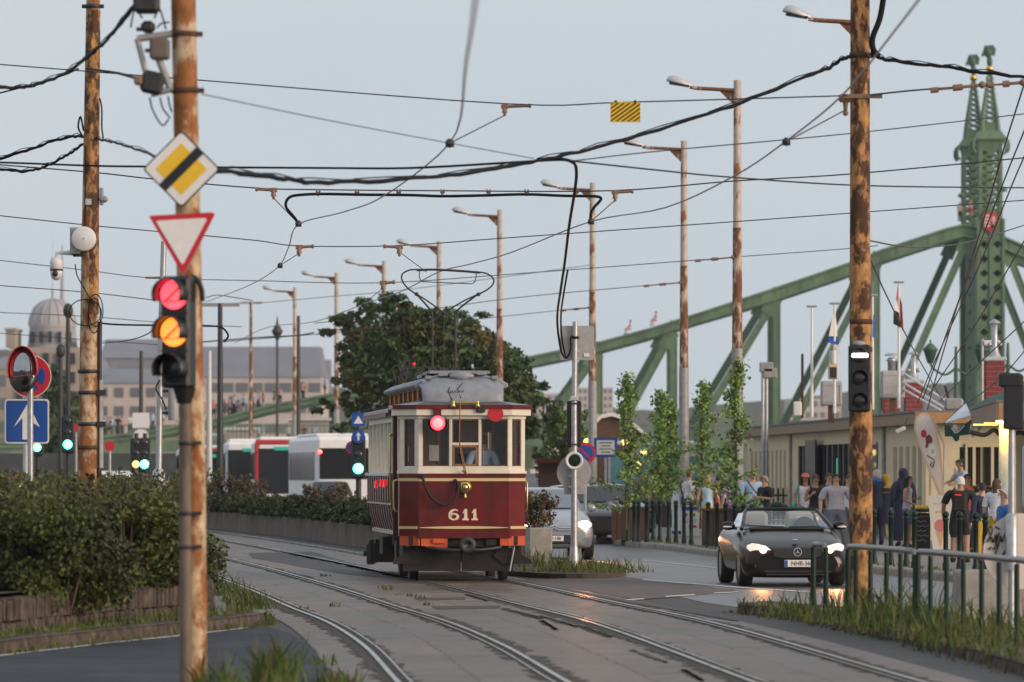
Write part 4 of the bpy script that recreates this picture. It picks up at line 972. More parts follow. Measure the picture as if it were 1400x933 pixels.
def signal_head(parent, c, sz, lenses, hood=True, body='black_plastic', r=.1, rot=0.0, hl=.18):
    """box with stacked lenses facing -y (turned by rot)"""
    e = Matrix.Rotation(rot,3,'Z'); c = Vector(c); mb = MB(); mb.box(c, sz, rot, bev=.025)
    n = len(lenses); st = sz[2]/n
    for k in range(1, n): mb.box(c + e @ Vector((0,-sz[1]/2-.003, sz[2]/2 - st*k)), (sz[0]*.98,.012,.012), rot)
    hd = mb.build('signal_head', MATS[body], parent)
    for k, m in enumerate(lenses):
        o = c + e @ Vector((0,-sz[1]/2, sz[2]/2 - st*(k+.5)))
        Mr = e @ Matrix.Rotation(PI/2,3,'X')
        mb = MB(); mb.lathe([(.001,.035),(r*.6,.026),(r*.98,.004)], o, 22, 0, Mr); mb.build('lens', MATS[m], hd)
        if hood:
            mb = MB(); A = np.linspace(R(-25), R(205), 16); rg = []
            for dp in (0, hl):
                rg.append([o + e @ Vector((math.cos(a)*r*1.12, -dp, math.sin(a)*r*1.12)) for a in A])
            rg2 = [[p + (o + e@Vector((0,-hl*.5,0)) - p)*.04 for p in q] for q in rg[::-1]]
            mb.loft(rg + rg2, 0, False, True); mb.build('hood', MATS[body], hd)
    return hd
sg = thing('tram_signal', 'dark three lamp tram signal with a lit white bar, strapped on the heavy rusty pole', 'signal', (X(1173,dP), dP-.24, 0))
hd = signal_head(sg, (0,0,(Z(472,dP)+Z(564,dP))/2), (.265,.13,(564-472)/sP), ['lens_dark']*3, True, 'black_plastic', .092, 0, .07)
mb = MB()
for k in range(5): mb.ball((-.075+.0375*k,-.115,Z(487,dP)),(.024,.014,.024),10,6)
mb.build('white_bar', MATS['lamp_white'], hd); mb = MB(); mb.ball((0,0,Z(471,dP)),(.08,.06,.04),12,6); mb.build('signal_cap', MATS['grey_plastic'], sg)
mb = MB(); mb.box((.09,.12,Z(476,dP)),(.10,.12,.05)); mb.build('bracket', MATS['iron_dark'], sg)

# second rusty pole on the far side of the bed, with cameras and cable loops
dQ = 70.0; sQ = FPX/dQ
q = thing('rusty_pole', 'slightly leaning rusty pole rising out of the shrubs with a security camera', 'pole', (X(120,dQ), dQ, .15))
def qz(py): return Z(py,dQ)-.15
def qx(px): return (px-120)/sQ
MB().tube([(0,0,0),(0,0,qz(600)),(.03,0,qz(330)),(.08,0,qz(-40))], [.135,.128,.115,.092], 20).build('shaft', MATS['rust_pole'], q)
mb = MB(); mb.tube([(.03,0,qz(430)),(.05,0,qz(200)),(.075,0,qz(15))], [.1205,.1095,.099], 20); mb.build('rust_sleeve', MATS['rust_heavy'], q)
for py in (508,537,580,612,9):
    mb = MB(); band(mb, (.0+(.07 if py<100 else .005),0,qz(py)), .13 if py>100 else .098, .05)
    if py in (537,580): mb.box((.19,-.03,qz(py)),(.12,.10,.07)); 
    if py == 9: mb.box((.07,0,qz(py)),(.30,.05,.05))
    mb.build('clamp', MATS['iron_dark'] if py != 612 else MATS['rust_brown'], q)
mb = MB(); mb.tube([(.16,-.02,qz(660)),(.165,-.02,qz(470)),(.17,-.02,qz(440))], .03, 8); mb.build('conduit', MATS['iron_dark'], q)
mb = MB(); mb.tube([(.165,.0,qz(640)),(.165,0,qz(520))],.05,8); mb.build('pipe', MATS['pole_grey'], q)
mb = MB()
for cx_, cz_, rx, rz in ((-.02,428,.22,.18),(.12,425,.10,.22),(.10,432,.085,.24)):
    mb.tube([(cx_+math.cos(a)*rx, -.15-.02*math.sin(3*a), qz(cz_)+math.sin(a)*rz) for a in np.linspace(0,2*PI,28)], .008, 6)
mb.tube(spline([(-.16,-.15,qz(362)),(-.13,-.16,qz(378)),(-.02,-.16,qz(398)),(.08,-.15,qz(416))],4),.009,6); mb.build('cable_loops', MATS['cable'], q)
mb = MB(); mb.tube(spline([(-.05,-.1,qz(180)),(-.09,-.10,qz(160)),(-.12,-.12,qz(175)),(-.06,-.12,qz(188))],4),.014,6); mb.tube(spline([(.17,-.08,qz(135)),(.20,-.1,qz(150)),(.20,-.1,qz(175)),(.22,-.1,qz(190))],4),.012,6); mb.tube([(-.02,-.13,qz(200)),(-.03,-.13,qz(330))],.010,6); mb.build('cable_drop', MATS['cable'], q)
mb = MB(); mb.box((.19,-.02,qz(269)),(.05,.08,.24),bev=.01); mb.box((.22,-.05,qz(273)),(.12,.10,.09),bev=.03); mb.build('junction_box', MATS['pole_grey'], q)
mb = MB(); mb.box((.02,-.12,qz(277)),(.08,.04,.08)); mb.build('clip', MATS['galv_pale'], q)
cb = thing('cabinet', 'small grey steel cabinet behind the white dish on the rusty pole', 'cabinet', (X(104,dQ), dQ-.16, 0))
MB().box((0,0,Z(330,dQ)),(.13,.14,.36),bev=.01).build('cabinet_case', MATS['grey_plastic'], cb); MB().box((0,-.075,Z(330,dQ)),(.10,.012,.31),bev=.004).build('cabinet_door', MATS['grey_plastic'], cb)
ds = thing('dish_antenna', 'white round dish antenna bolted flat against the rusty pole', 'antenna', (X(117,dQ), dQ-.26, Z(328,dQ)))
MB().lathe([(.165,-.02),(.168,.03),(.15,.045),(.001,.055)], (0,0,0), 32, 0, Matrix.Rotation(PI/2,3,'X')).build('radome', MATS['white_plastic'], ds)
MB().cyl((0,-.05,0),(0,-.06,0),.008).build('boss', MATS['iron_dark'], ds); MB().cyl((0,.02,0),(0,.14,0),.05).build('mount', MATS['iron_dark'], ds)
cc = thing('security_camera', 'white dome security camera on a bracket arm off the rusty pole', 'camera', (X(78,dQ), dQ-.1, Z(372,dQ)))
mb = MB(); mb.lathe([(.02,.20),(.07,.19),(.088,.14),(.09,.04),(.085,.035)], (0,0,0), 20); mb.build('housing', MATS['white_plastic'], cc)
mb = MB(); mb.lathe([(.082,.035),(.09,.03),(.09,.012),(.08,.01)], (0,0,0), 20); mb.build('collar', MATS['black_plastic'], cc)
mb = MB(); mb.ball((0,0,-.02),(.085,.085,.10),18,10); bl = mb.build('dome', MATS['white_plastic'], cc)
mb = MB(); mb.lathe([(.04,0),(.042,.02),(.03,.03),(.001,.032)], (-.01,-.075,-.03), 14, 0, Matrix.Rotation(PI/2,3,'X')); mb.build('camera_lens', MATS['lens_dark'], bl)
mb = MB(); mb.tube([(0,0,.2),(0,0,.25),(.06,0,.255),(.22,0,.26)], [.02,.022,.025,.04], 8); mb.build('camera_arm', MATS['white_plastic'], cc)
mb = MB(); mb.box((.31,.05,.255),(.18,.08,.10),bev=.01); mb.box((.30,.05,.33),(.05,.06,.10)); mb.build('camera_mount', MATS['iron_dark'], cc)

# near mast with road sign stack and traffic light
dF = 43.0; sF = FPX/dF
def fx(px): return (px-266)/sF
def fz(py): return Z(py,dF)
fp = thing('rusty_pole', 'thick rusty pole carrying the priority road sign, give way sign and traffic light', 'pole', (X(266,dF), dF, 0))
MB().tube([(0,0,-.02),(fx(264),0,fz(640)),(fx(257),0,fz(300)),(fx(249.5),0,fz(-60))], [.107,.106,.105,.104], 22).build('shaft', MATS['rust_pole'], fp)
for py, px in ((47,251),(124,253)):
    mb = MB(); band(mb, (fx(px),0,fz(py)), .107, .045); mb.box((fx(px)+.135,0,fz(py)),(.05,.05,.04)); mb.build('clamp', MATS['rust_brown'], fp)
gearM = thing('switch_gear', 'grimy overhead wire tensioning gear of boxes and arms bolted high on the pole', 'switch gear', (X(210,dF), dF-.05, 0))
def g_(px): return (px-210)/sF
mb = MB(); mb.tube([(g_(236),0,fz(47)),(g_(188),0,fz(54))],.03,8); mb.tube([(g_(188),0,fz(54)),(g_(207),0,fz(128))],.024,8); mb.tube([(g_(238),0,fz(122)),(g_(207),0,fz(130))],.026,8); mb.tube([(g_(217),0,fz(80)),(g_(233),0,fz(122))],.03,8); mb.build('arms', MATS['pole_grey'], gearM)
mb = MB(); mb.box((g_(201),0,fz(3)),(.22,.2,.20),bev=.03); mb.build('weight_box', MATS['iron_dark'], gearM)
mb = MB(); mb.box((g_(203),0,fz(38)),(.12,.12,.10),bev=.03); mb.box((g_(192),0,fz(41)),(.06,.05,.03)); mb.build('pulley_block', MATS['iron_dark'], gearM)
mb = MB(); mb.box((g_(219),0,fz(68)),(.165,.15,.18),bev=.02); mb.box((g_(203),0,fz(70)),(.05,.06,.03)); mb.build('relay_box', MATS['concrete_dark'], gearM)
mb = MB(); mb.box((g_(209),0,fz(114)),(.19,.12,.19),.0,bev=.03,rot=Matrix.Rotation(R(12),3,'Y').to_3x3()); mb.build('motor', MATS['iron_dark'], gearM)
mb = MB(); mb.box((g_(190),-.02,fz(111)),(.07,.1,.08),bev=.015); mb.build('end_cap', MATS['insulator'], gearM)
mb = MB()
for a in ([(193,13),(192,20),(196,27)],[(214,13),(215,20),(212,27)],[(212,0),(220,15),(225,30),(228,42)],[(216,40),(222,34),(233,32)],[(206,135),(210,152),(223,173),(232,164)],[(220,135),(224,150),(234,163)],[(231,133),(233,145),(236,155)],[(186,10),(182,28),(180,40)]):
    MB().tube(spline([(g_(x),-.06,fz(y)) for x, y in a],3), .008, 6).build('cable', MATS['cable'], gearM)
dS = dF - .22; 
def sign_thing(name, label, px, py, d, cat='sign'): return thing(name, label, cat, (X(px,d), d, Z(py,d)))
U, V_ = (1,0,0), (0,0,1)
def rrect(w_, h, r, n=4):
    out = []
    for cx_, cy, a in ((w_/2-r,h/2-r,0),(-w_/2+r,h/2-r,90),(-w_/2+r,-h/2+r,180),(w_/2-r,-h/2+r,270)): out += [(cx_+r*math.cos(R(a+90*k/n)), cy+r*math.sin(R(a+90*k/n))) for k in range(n+1)]
    return out
def rot2(pts, a): c, s = math.cos(a), math.sin(a); return [(x*c-y*s, x*s+y*c) for x, y in pts]
# priority road, cancelled by a black bar
k = FPX/dS; t = sign_thing('priority_sign', 'yellow and white diamond priority road sign with a black diagonal bar', 248, 231.5, dS)
w_ = 75.5/k; dia = rot2(rrect(w_,w_,w_*.07), PI/4)
MB().prism(dia, (0,0,0), U, V_, .012).build('backing', MATS['sign_black'], t)
MB().prism(rot2(rrect(w_*.945,w_*.945,w_*.06),PI/4), (0,-.0135,0), U, V_, .010).build('white_face', MATS['sign_white'], t)
MB().prism(rot2(rrect(w_*.66,w_*.66,w_*.01),PI/4), (0,-.0165,0), U, V_, .006).build('yellow_face', MATS['sign_yellow'], t)
bar = rot2([(-w_*.472,-w_*.085),(w_*.472,-w_*.085),(w_*.472,w_*.085),(-w_*.472,w_*.085)], PI/4)
MB().prism(bar, (0,-.0195,0), U, V_, .005).build('black_bar', MATS['sign_black'], t)
mb = MB()
for a in range(4): c = rot2([(w_*.40,w_*.10)], PI/4+a*PI/2)[0]; mb.cyl((c[0],-.024,c[1]),(c[0],-.012,c[1]),.008,n=8)
MB().box((0,.06,0),(.2,.10,.05)).build('bracket', MATS['iron_dark'], t)
# give way
t = sign_thing('give_way_sign', 'red bordered white triangle give way sign above the traffic light', 248.5, 330, dS)
def tri(f): return [((x-248.5)*f/k, -(y-318)*f/k-.07*0) for x, y in ((204,297),(251.5,374),(293,291))]
T1 = [((x-248.5)/k, (330-y)/k) for x, y in ((204,296.5),(206.5,295),(290,290.5),(293.5,292.5),(293,295),(254,372),(251,375),(248,373)) ][::-1]
cT = (sum(p[0] for p in T1)/len(T1), (330-318)/k)
MB().prism([p for p in T1][::-1] if False else T1[::-1], (0,.006,0), U, V_, .006).build('backing', MATS['sign_back'], t)
inr = [((x-248.5)/k, (330-y)/k) for x, y in ((213.5,303.2),(216.8,302),(280,298.4),(282.5,299.6),(282,302),(251,360.5),(249.5,361.5),(248,360.5))]
outer = [((x-248.5)/k, (330-y)/k) for x, y in ((204,296.5),(206.5,295),(290,290.5),(293.5,292.5),(293,295),(252.5,373),(250.5,374.5),(248,373))]
MB().prism(outer[::-1], (0,-.002,0), U, V_, .006).build('red_border', MATS['sign_red'], t)
MB().prism(inr[::-1], (0,-.006,0), U, V_, .006).build('white_face', MATS['sign_white'], t)
MB().box((0,.07,-.02),(.15,.10,.05)).build('bracket', MATS['iron_dark'], t)
# traffic light: grey standard in front of the mast, head turned towards the side road
dT = dF - .20; kT = FPX/dT
tl = thing('traffic_light', 'traffic light showing red and amber, fixed on a grey post before the rusty pole', 'traffic light', (X(254,dT), dT, 0))
def hz(py): return Z(py,dT)
MB().tube([(.0,0,-.02),(-.005,0,hz(520))], .052, 14).build('post', MATS['post_dark'], tl)
for py in (606,702,748):
    mb = MB(); band(mb,(0,0,hz(py)),.052,.03); mb.box((.07,.05,hz(py)),(.12,.06,.03)); mb.build('clamp', MATS['iron_dark'], tl)
MB().tube([(-.012,.0,hz(530)),(-.012,0,hz(552))],[.10,.06],14).build('post_cap', MATS['black_plastic'], tl)
hx = (244-254)/kT
hd = signal_head(tl, (hx,0,(hz(378)+hz(531))/2), (.27,.16,(531-378)/kT), ['lamp_red_core','lamp_amber_core','lens_dark'], True, 'black_plastic', .118, R(-22), .17)
for k_, m in ((0,'lamp_red'),(1,'lamp_amber')):
    e = Matrix.Rotation(R(-22),3,'Z'); o = Vector((hx,0,(hz(378)+hz(531))/2)) + e @ Vector((0,-.081,(531-378)/kT*(.5-(k_+.5)/3)))
    mb = MB(); A = np.linspace(R(-20), R(200), 16)
    mb.ring([(math.cos(a)*.120,math.sin(a)*.120) for a in np.linspace(0,2*PI,28,endpoint=False)], [(math.cos(a)*.098,math.sin(a)*.098) for a in np.linspace(0,2*PI,28,endpoint=False)], o + e@Vector((0,-.012,0)), e@Vector((1,0,0)), (0,0,1), .01)
    mb.build('lens_rim', MATS[m], hd)
    mb = MB(); mb.box(o + e@Vector((0,-.045,0)), (.012,.01,.19), rot=(e @ Matrix.Rotation(R(48),3,'Y')).to_3x3()); mb.build('arrow_mask', MATS['black_plastic'], hd)
mb = MB(); mb.tube(spline([(hx+.10,.02,hz(378)),(hx+.15,.02,hz(382)),(hx+.19,.02,hz(395)),(hx+.20,.02,hz(412))],4),.022,8); mb.build('cable_hose', MATS['rubber'], hd)

# convex mirror, no-stopping disc and one-way sign behind the shrubs
dM = 72; kM = FPX/dM
t = thing('one_way_sign', 'square blue one way sign with a white upward arrow on a pale post', 'sign', (X(34,dM), dM+.3, .3)); 
def mz(py): return Z(py,dM)-.3
MB().prism([( p[0], mz(576)+p[1]) for p in rrect(61/kM,61/kM,.04)], (0,0,0), U, V_, .01).build('white_rim', MATS['sign_white'], t)
MB().prism([( p[0], mz(576)+p[1]) for p in rrect(57/kM,57/kM,.035)], (0,-.003,0), U, V_, .01).build('blue_face', MATS['sign_blue'], t)
ar = [((x-34)/kM, mz(y)) for x, y in ((28,601),(28,571),(16,584),(35,551.5),(52,584),(41,577),(40,601))]
MB().prism(ar[::-1], (0,-.006,0), U, V_, .008).build('arrow', MATS['sign_white'], t)
MB().tube([(-.02,.06,0),(-.02,.06,mz(490))],.045,10).build('post', MATS['galv_pale'], t)
ns_ = thing('no_stopping_sign', 'round red and blue no stopping sign behind the convex mirror', 'sign', (X(38.5,dM), dM+.26, Z(514,dM)))
MB().prism(circ(29.5/kM,36), (0,0,0), U, V_, .012).build('white_rim', MATS['sign_white'], ns_); MB().prism(circ(28.5/kM,36), (0,-.003,0), U, V_, .012).build('red_face', MATS['sign_red'], ns_)
for s_ in range(4):
    a0 = PI/4 + s_*PI/2 + .16; MB().prism([(0.03*math.cos(a0+.62),.03*math.sin(a0+.62))] + circ(21/kM,8,a0,a0+PI/2-.32), (0,-.007,0), U, V_, .01).build('blue_sector', MATS['sign_blue'], ns_)
mr = thing('traffic_mirror', 'oval convex traffic mirror with red hood on a steel post', 'mirror', (X(41.5,dM), dM, .3))
MB().tube([(0,0,0),(0,0,mz(520))],.042,12).build('post', MATS['galv'], mr)
cM = Vector(((32-41.5)/kM, -.06, mz(506)))
rg = []
for r_, y in ((1,.0),(.97,-.03),(.85,-.055),(.6,-.078),(.3,-.09),(.02,-.095)): rg.append([cM + Vector((.205*r_*math.cos(a), y, .325*r_*math.sin(a))) for a in np.linspace(0,2*PI,32,endpoint=False)])
mb = MB(); mb.loft(rg,0,True); mb.build('mirror_face', MATS['mirror_dark'], mr)
A = np.linspace(R(-12),R(200),24); rg = [[cM+Vector((.215*math.cos(a),y,.335*math.sin(a))) for a in A] for y in (.05,-.17)] + [[cM+Vector((.203*math.cos(a),y,.323*math.sin(a))) for a in A] for y in (-.17,.05)]
mb = MB(); mb.loft(rg,0,False,True); mb.build('hood', MATS['bus_red'], mr)
rg = [[cM+Vector((.21*r_*math.cos(a),y,.33*r_*math.sin(a))) for a in np.linspace(0,2*PI,28,endpoint=False)] for r_, y in ((1,0),(1,.04),(.6,.06),(.05,.065))]
mb = MB(); mb.loft(rg); mb.build('mirror_back', MATS['black_plastic'], mr)

# silver standard with cabinet behind the near pole
dK = 80; kK = FPX/dK
t = thing('signal_post', 'slim silver post with a stepped base sleeve and grey battery box in the shrubs', 'post', (X(217,dK), dK, .3))
def kz(py): return Z(py,dK)-.3
MB().tube([(0,0,0),(0,0,kz(646)),(0,0,kz(641))],[.105,.10,.06],16).build('base_sleeve', MATS['galv'], t)
MB().tube([(0,0,kz(641)),(.03,0,kz(470)),(.08,0,kz(330))],[.05,.048,.045],12).build('post_tube', MATS['galv'], t)
MB().lathe([(.08,kz(575)),(.085,kz(570)),(.085,kz(530)),(.03,kz(526))],(.23,0,0),14).build('battery_box', MATS['grey_plastic'], t)
MB().box((.13,0,kz(565)),(.2,.05,.04)).build('bracket', MATS['iron_dark'], t); MB().box((.1,0,kz(535)),(.16,.05,.04)).build('bracket', MATS['iron_dark'], t)
mb = MB(); mb.tube(spline([(.02,-.06,kz(520)),(-.04,-.08,kz(532)),(.05,-.08,kz(545)),(.12,-.06,kz(560))],4),.012,6); mb.build('cable', MATS['cable'], t)
mb = MB(); mb.tube([(-.2,0,kz(380)),(.06,0,kz(380))],.02,6); mb.box((-.17,0,kz(380)),(.08,.05,.03)); mb.build('arm', MATS['insulator'], t)

# sign post on the grassed island beside the tram
dJ = 93.5; kJ = FPX/dJ
t = thing('sign_post', 'tall sign post on the grassy island holding the backs of several signs', 'sign post', (X(785,dJ), dJ, .06))
def jz(py): return Z(py,dJ)-.06
def jx(px): return (px-785)/kJ
MB().tube([(0,0,0),(0,0,jz(560)),(.02,0,jz(440))],[.068,.052,.048],14).build('post', MATS['galv'], t)
mb = MB(); mb.lathe([(.1,0),(.1,.02),(.075,.35),(.06,.4)],(0,0,0),14); mb.build('post_sleeve', MATS['galv'], t)
MB().prism([(jx(789)+p[0], jz(469)+p[1]) for p in rrect(47/kJ,47/kJ,.05)], (0,.07,0), U, V_, .015).build('board_back', MATS['sign_back'], t)
mb = MB(); mb.box((jx(802),.055,jz(485.5)),(.10,.01,.06)); mb.build('sticker', MATS['sign_white'], t)
for py in (480,490.5):
    mb = MB(); mb.box((.02,.045,jz(py)),(.16,.05,.035)); mb.build('clamp', MATS['galv_pale'], t)
mb = MB(); mb.tube(spline([(jx(785),-.06,jz(461)),(jx(780),-.08,jz(462)),(jx(780),-.09,jz(478)),(jx(774),-.09,jz(490)),(jx(767),-.06,jz(480)),(jx(763),-.02,jz(458))],5),.018,8); mb.ball((jx(787),-.01,jz(462)),(.07,.07,.03),10,6); mb.build('cable', MATS['cable'], t)
MB().box((0,.13,jz(580)),(.265,.14,.85),bev=.02).build('signal_back', MATS['black_plastic'], t)
MB().box((.0,-.0,jz(545)),(.14,.14,.08),bev=.01).build('collar', MATS['galv_pale'], t)
for py in (552,608):
    mb = MB(); mb.box((0,0,jz(py)),(.14,.14,.03)); mb.build('clamp', MATS['iron_dark'], t)
MB().prism([(p[0],jz(646)+p[1]) for p in circ(.315,40)], (0,.075,0), U, V_, .012).build('disc_back', MATS['sign_back'], t)
MB().box((jx(785),.075,jz(669)),(.37,.012,.19),bev=.005).build('plate_back', MATS['sign_back'], t)
for py in (651,666):
    mb = MB(); mb.box((0,.02,jz(py)),(.20,.09,.03)); mb.build('clamp', MATS['galv'], t)
mb = MB(); mb.lathe([(.15,0),(.165,.02),(.165,.08),(.15,.09),(.115,.08),(.11,.05)], (0,-.05,jz(630)), 28, 0, Matrix.Rotation(PI/2,3,'X')); lo_ = mb.build('round_lamp', MATS['white_plastic'], t)
mb = MB(); mb.lathe([(.001,.066),(.112,.056)], (0,-.05,jz(630)), 24, 0, Matrix.Rotation(PI/2,3,'X')); mb.build('lens', MATS['rail_green'], lo_)
dN = 112; t = thing('no_parking_sign', 'round blue and red no parking sign peeping out behind the sign post', 'sign', (X(800,dN), dN, .13))
z = Z(620,dN)-.13
MB().tube([(0,.05,0),(0,.05,z+.2)],.04,10).build('post', MATS['galv'], t); MB().prism([(p[0],z+p[1]) for p in circ(.235,30)],(0,0,0),U,V_,.01).build('red_face', MATS['sign_red'], t)
MB().prism([(p[0],z+p[1]) for p in circ(.18,30)],(0,-.004,0),U,V_,.01).build('blue_face', MATS['sign_blue'], t); MB().prism([(p[0],z+p[1]) for p in rot2([(-.19,-.022),(.19,-.022),(.19,.022),(-.19,.022)],R(-45))],(0,-.008,0),U,V_,.008).build('red_slash', MATS['sign_red'], t)
dB = 132; t = thing('notice_board', 'blue framed white notice board on a thin post by the young trees', 'notice board', (X(828,dB), dB, .13)); z = Z(612,dB)-.13
MB().tube([(0,.06,0),(0,.06,z+.2)],.035,10).build('post', MATS['galv'], t); MB().prism([(p[0],z+p[1]) for p in rrect(.60,.50,.02)],(0,0,0),U,V_,.03).build('blue_frame', MATS['sign_blue'], t)
MB().prism([(p[0],z+p[1]) for p in rrect(.46,.37,.02)],(0,-.004,0),U,V_,.02).build('white_face', MATS['paper'], t)
mb = MB()
for i_ in range(4): mb.box((0,-.006,z+.12-.08*i_),(.34-.1*(i_%2),.004,.02))
mb.build('print_lines', MATS['sign_black'], t)

# round sign seen from behind on a block, with the signal back at the frame's edge
dR = 57.5; kR = FPX/dR
cbk = thing('concrete_block', 'weathered concrete barrier block beyond the green railing', 'barrier', (X(1400,60.2), 60.2, 0), R(3))
MB().box((0,.3,.325),(1.58,.6,.65),bev=.03,top=.97,topy=.8).build('block_body', MATS['concrete'], cbk)
t = thing('round_sign', 'back of a large round sign scrawled with black graffiti on a steel post', 'sign', (X(1383,dR), dR, .0))
def rz_(py): return Z(py,dR)
MB().tube([(0,0,0),(0,0,rz_(560))],.038,12).build('post', MATS['galv'], t); MB().tube([(0,0,rz_(780)),(0,0,rz_(706)),(0,0,rz_(702))],[.072,.072,.04],16).build('post_sleeve', MATS['galv'], t)
MB().prism([((1397-1383)/kR+p[0],rz_(754)+p[1]) for p in circ(52/kR,44)],(0,.075,0),U,V_,.012).build('sign_back', MATS['banner_pale'], t)
mb = MB()
for st_ in ([(1354,731),(1352,724),(1356,720),(1357,728),(1350,742)],[(1350,742),(1356,735),(1358,742),(1363,730),(1362,745),(1367,728)],[(1366,745),(1369,733),(1370,741),(1376,728)],[(1358,752),(1366,744),(1362,757),(1368,763),(1377,750),(1370,766)],[(1361,720),(1368,724)],[(1352,752),(1356,748)]):
    mb.tube(spline([((x-1383)/kR, .058, rz_(y)) for x, y in st_],4), .008, 5)
mb.build('graffiti', MATS['sign_black'], t)
MB().box((.02,.02,rz_(550)),(.22,.18,.62),bev=.02).build('signal_back', MATS['black_plastic'], t)
mb = MB(); mb.box((-.02,.0,rz_(520)),(.26,.16,.16),bev=.02); mb.build('signal_hood', MATS['black_plastic'], t)

# green tubular railing, three panels on the island
RPX = [1112,1129,1159,1170,1190,1212,1231,1252,1272,1294,1317,1342,1366,1390,1416,1443]
def rd(px): return 61.0 - (px-1112)*(61.0-49.4)/288*1.0
rails_lb = ['short green hoop of railing nearest the car headlight','green railing panel with flat top rail before the heavy rusty pole','green railing panel in the tall weeds before the concrete block']
for gi, grp in enumerate(([0,1],[2,3,4,5,6,7],[7,8,9,10,11,12,13,14,15])):
    p0 = RPX[grp[0]]; d0 = rd(p0); t = thing('railing', rails_lb[gi], 'railing', (X(p0,d0), d0, .11), 0, 'green railing panels on the grass island')
    pos = []
    for i_ in grp:
        px = RPX[i_] + (2.5 if gi == 2 and i_ == grp[0] else 0); d = rd(px); pos.append(Vector((X(px,d)-X(p0,d0), d-d0, 0)))
    top = .80
    for j, p in enumerate(pos):
        MB().tube([p, p + Vector((0,0,top))], .034 if j in (0,len(pos)-1) else .027, 10).build('upright', MATS['rail_green'], t)
    mb = MB(); mb.tube([pos[0]+Vector((0,0,top-.01)), pos[0]+Vector((.02,-.03,top+.035))] + [p+Vector((0,0,top+.04)) for p in pos[1:-1]] + [pos[-1]+Vector((-.02,.03,top+.035)), pos[-1]+Vector((0,0,top-.01))], .033, 10); mb.build('top_rail', MATS['rail_top'], t)

# bollards along the kerb
bol = None
BP = [(858,740),(867,740.5),(873,741),(884,741.5),(893,739),(902,740),(914,741),(924,742),(935,743.5),(945,745),(968,747),(980,748),(992,750),(1004,752),(1016,753),(1028,755),(1195,771),(1218,773),(1239,775),(1250,777),(1293,779),(1312,780),(1334,783),(1347,785)]
for i_, (px, py) in enumerate(BP):
    p = G(px, py, .13)
    if bol is None:
        bol = thing('bollard', 'dark green iron bollard with ball top standing along the pavement kerb', 'bollard', p, 0, 'green bollards along the kerb')
        mb = MB(); mb.lathe([(.06,0),(.06,.10),(.045,.13),(.042,.84),(.055,.85),(.055,.885),(.03,.90)],(0,0,0),14); mb.build('stem', MATS['rail_green'], bol)
        MB().ball((0,0,.945),.06,14,9).build('ball_top', MATS['rail_green'], bol)
    else: copy_tree(bol).location = p
# ------------------------------------------------------------------ overhead wires
def wire(label, pts, r, m='wire', name='overhead_wire', cat='wire', k=5, sag=True, group=None):
    """pts: (px, py, distance) from one fixing to the next"""
    q = [P(*p) for p in pts]; q = spline(q, k) if len(q) > 2 else q
    o = MB().tube(q, r, 6).build(name, MATS[m]); return tag(o, label, cat, group)
def insul(par, px, py, d, flip=1, L_=26, drop=True):
    s = FPX/d; c = P(px,py,d) - Vector((0,.0,0)); mb = MB()
    mb.box(c + Vector((0,0,0)), (10/s,.05,6/s), bev=.008); mb.cyl(c, c+Vector((flip*L_/s,0,1.0/s)), 2.2/s, 1.8/s, 8); mb.cyl(c+Vector((flip*(L_-3)/s,0,1/s)), c+Vector((flip*L_/s,0,1/s)), 2.9/s, n=8)
    if drop: mb.cyl(c, c-Vector((0,0,9/s)), 2.6/s, 3.8/s, 8); mb.ball(c-Vector((0,0,11/s)), 2.2/s, 8, 5)
    return mb.build('insulator', MATS['insulator'], par)
def strainer(par, a, b):
    a = P(*a); b = P(*b); mb = MB(); mb.tube([a, a.lerp(b,.15)], .035, 8); mb.tube([a.lerp(b,.15), a.lerp(b,.42)], .014, 6); mb.tube([a.lerp(b,.42), a.lerp(b,.6)], .04, 8); mb.tube([a.lerp(b,.6), a.lerp(b,.93)], .022, 6); mb.ball(a.lerp(b,.97), .045, 8, 6)
    return mb.build('strainer', MATS['insulator'], par)
SP = 62.0
w1 = wire('thin span wire running the whole way across carrying the striped yellow plate', [(-30,86,68),(250,108,66),(690,142,64),(855,140,63.5),(1158,131,SP)], .009)
insul(w1, 690, 146, 64, 1, 36); 
w1b = wire('short span wire going on beyond the heavy rusty pole with long strainer', [(1190,130,SP),(1265,122.5,SP),(1400,114,SP),(1440,112,SP)], .012); strainer(w1b, (1272,124,SP), (1345,116,SP)); strainer(w1b, (1350,117,SP), (1400,113,SP))
t = thing('hazard_plate', 'yellow plate with dark slanting stripes hanging from the span wire', 'plate', P(855,153.5,63.4)); s = FPX/63.4
MB().prism(rrect(41/s,28/s,.01),(0,0,0),U,V_,.012).build('plate_panel', MATS['sign_yellow'], t)
mb = MB()
for i_ in range(-6,8):
    a = i_*.052; q = [(-.20,a-.12),(.20,a+.14),(.20,a+.158),(-.20,a-.102)]; q = [(x,y) for x,y in q]
    # clip to the plate
    def clipy(poly, lim, sgn):
        out = []
        for j in range(len(poly)):
            A_, B_ = poly[j], poly[(j+1)%len(poly)]; ia = sgn*A_[1] <= lim; ib = sgn*B_[1] <= lim
            if ia: out.append(A_)
            if ia != ib: tt = (sgn*lim-A_[1])/(B_[1]-A_[1]); out.append((A_[0]+(B_[0]-A_[0])*tt, sgn*lim))
        return out
    q = [(x*.9,y) for x,y in q]
    q = clipy(clipy(q, 12.5/s, 1), 12.5/s, -1) if q else q
    if len(q) > 2: mb.prism(q,(0,-.003,0),U,V_,.004)
mb.build('stripes', MATS['rail_green'], t)
mb = MB()
for sx in (-1,1): mb.box((sx*.12,.0,14.5/s),(.03,.02,.03))
mb.build('hanger', MATS['iron_dark'], t)
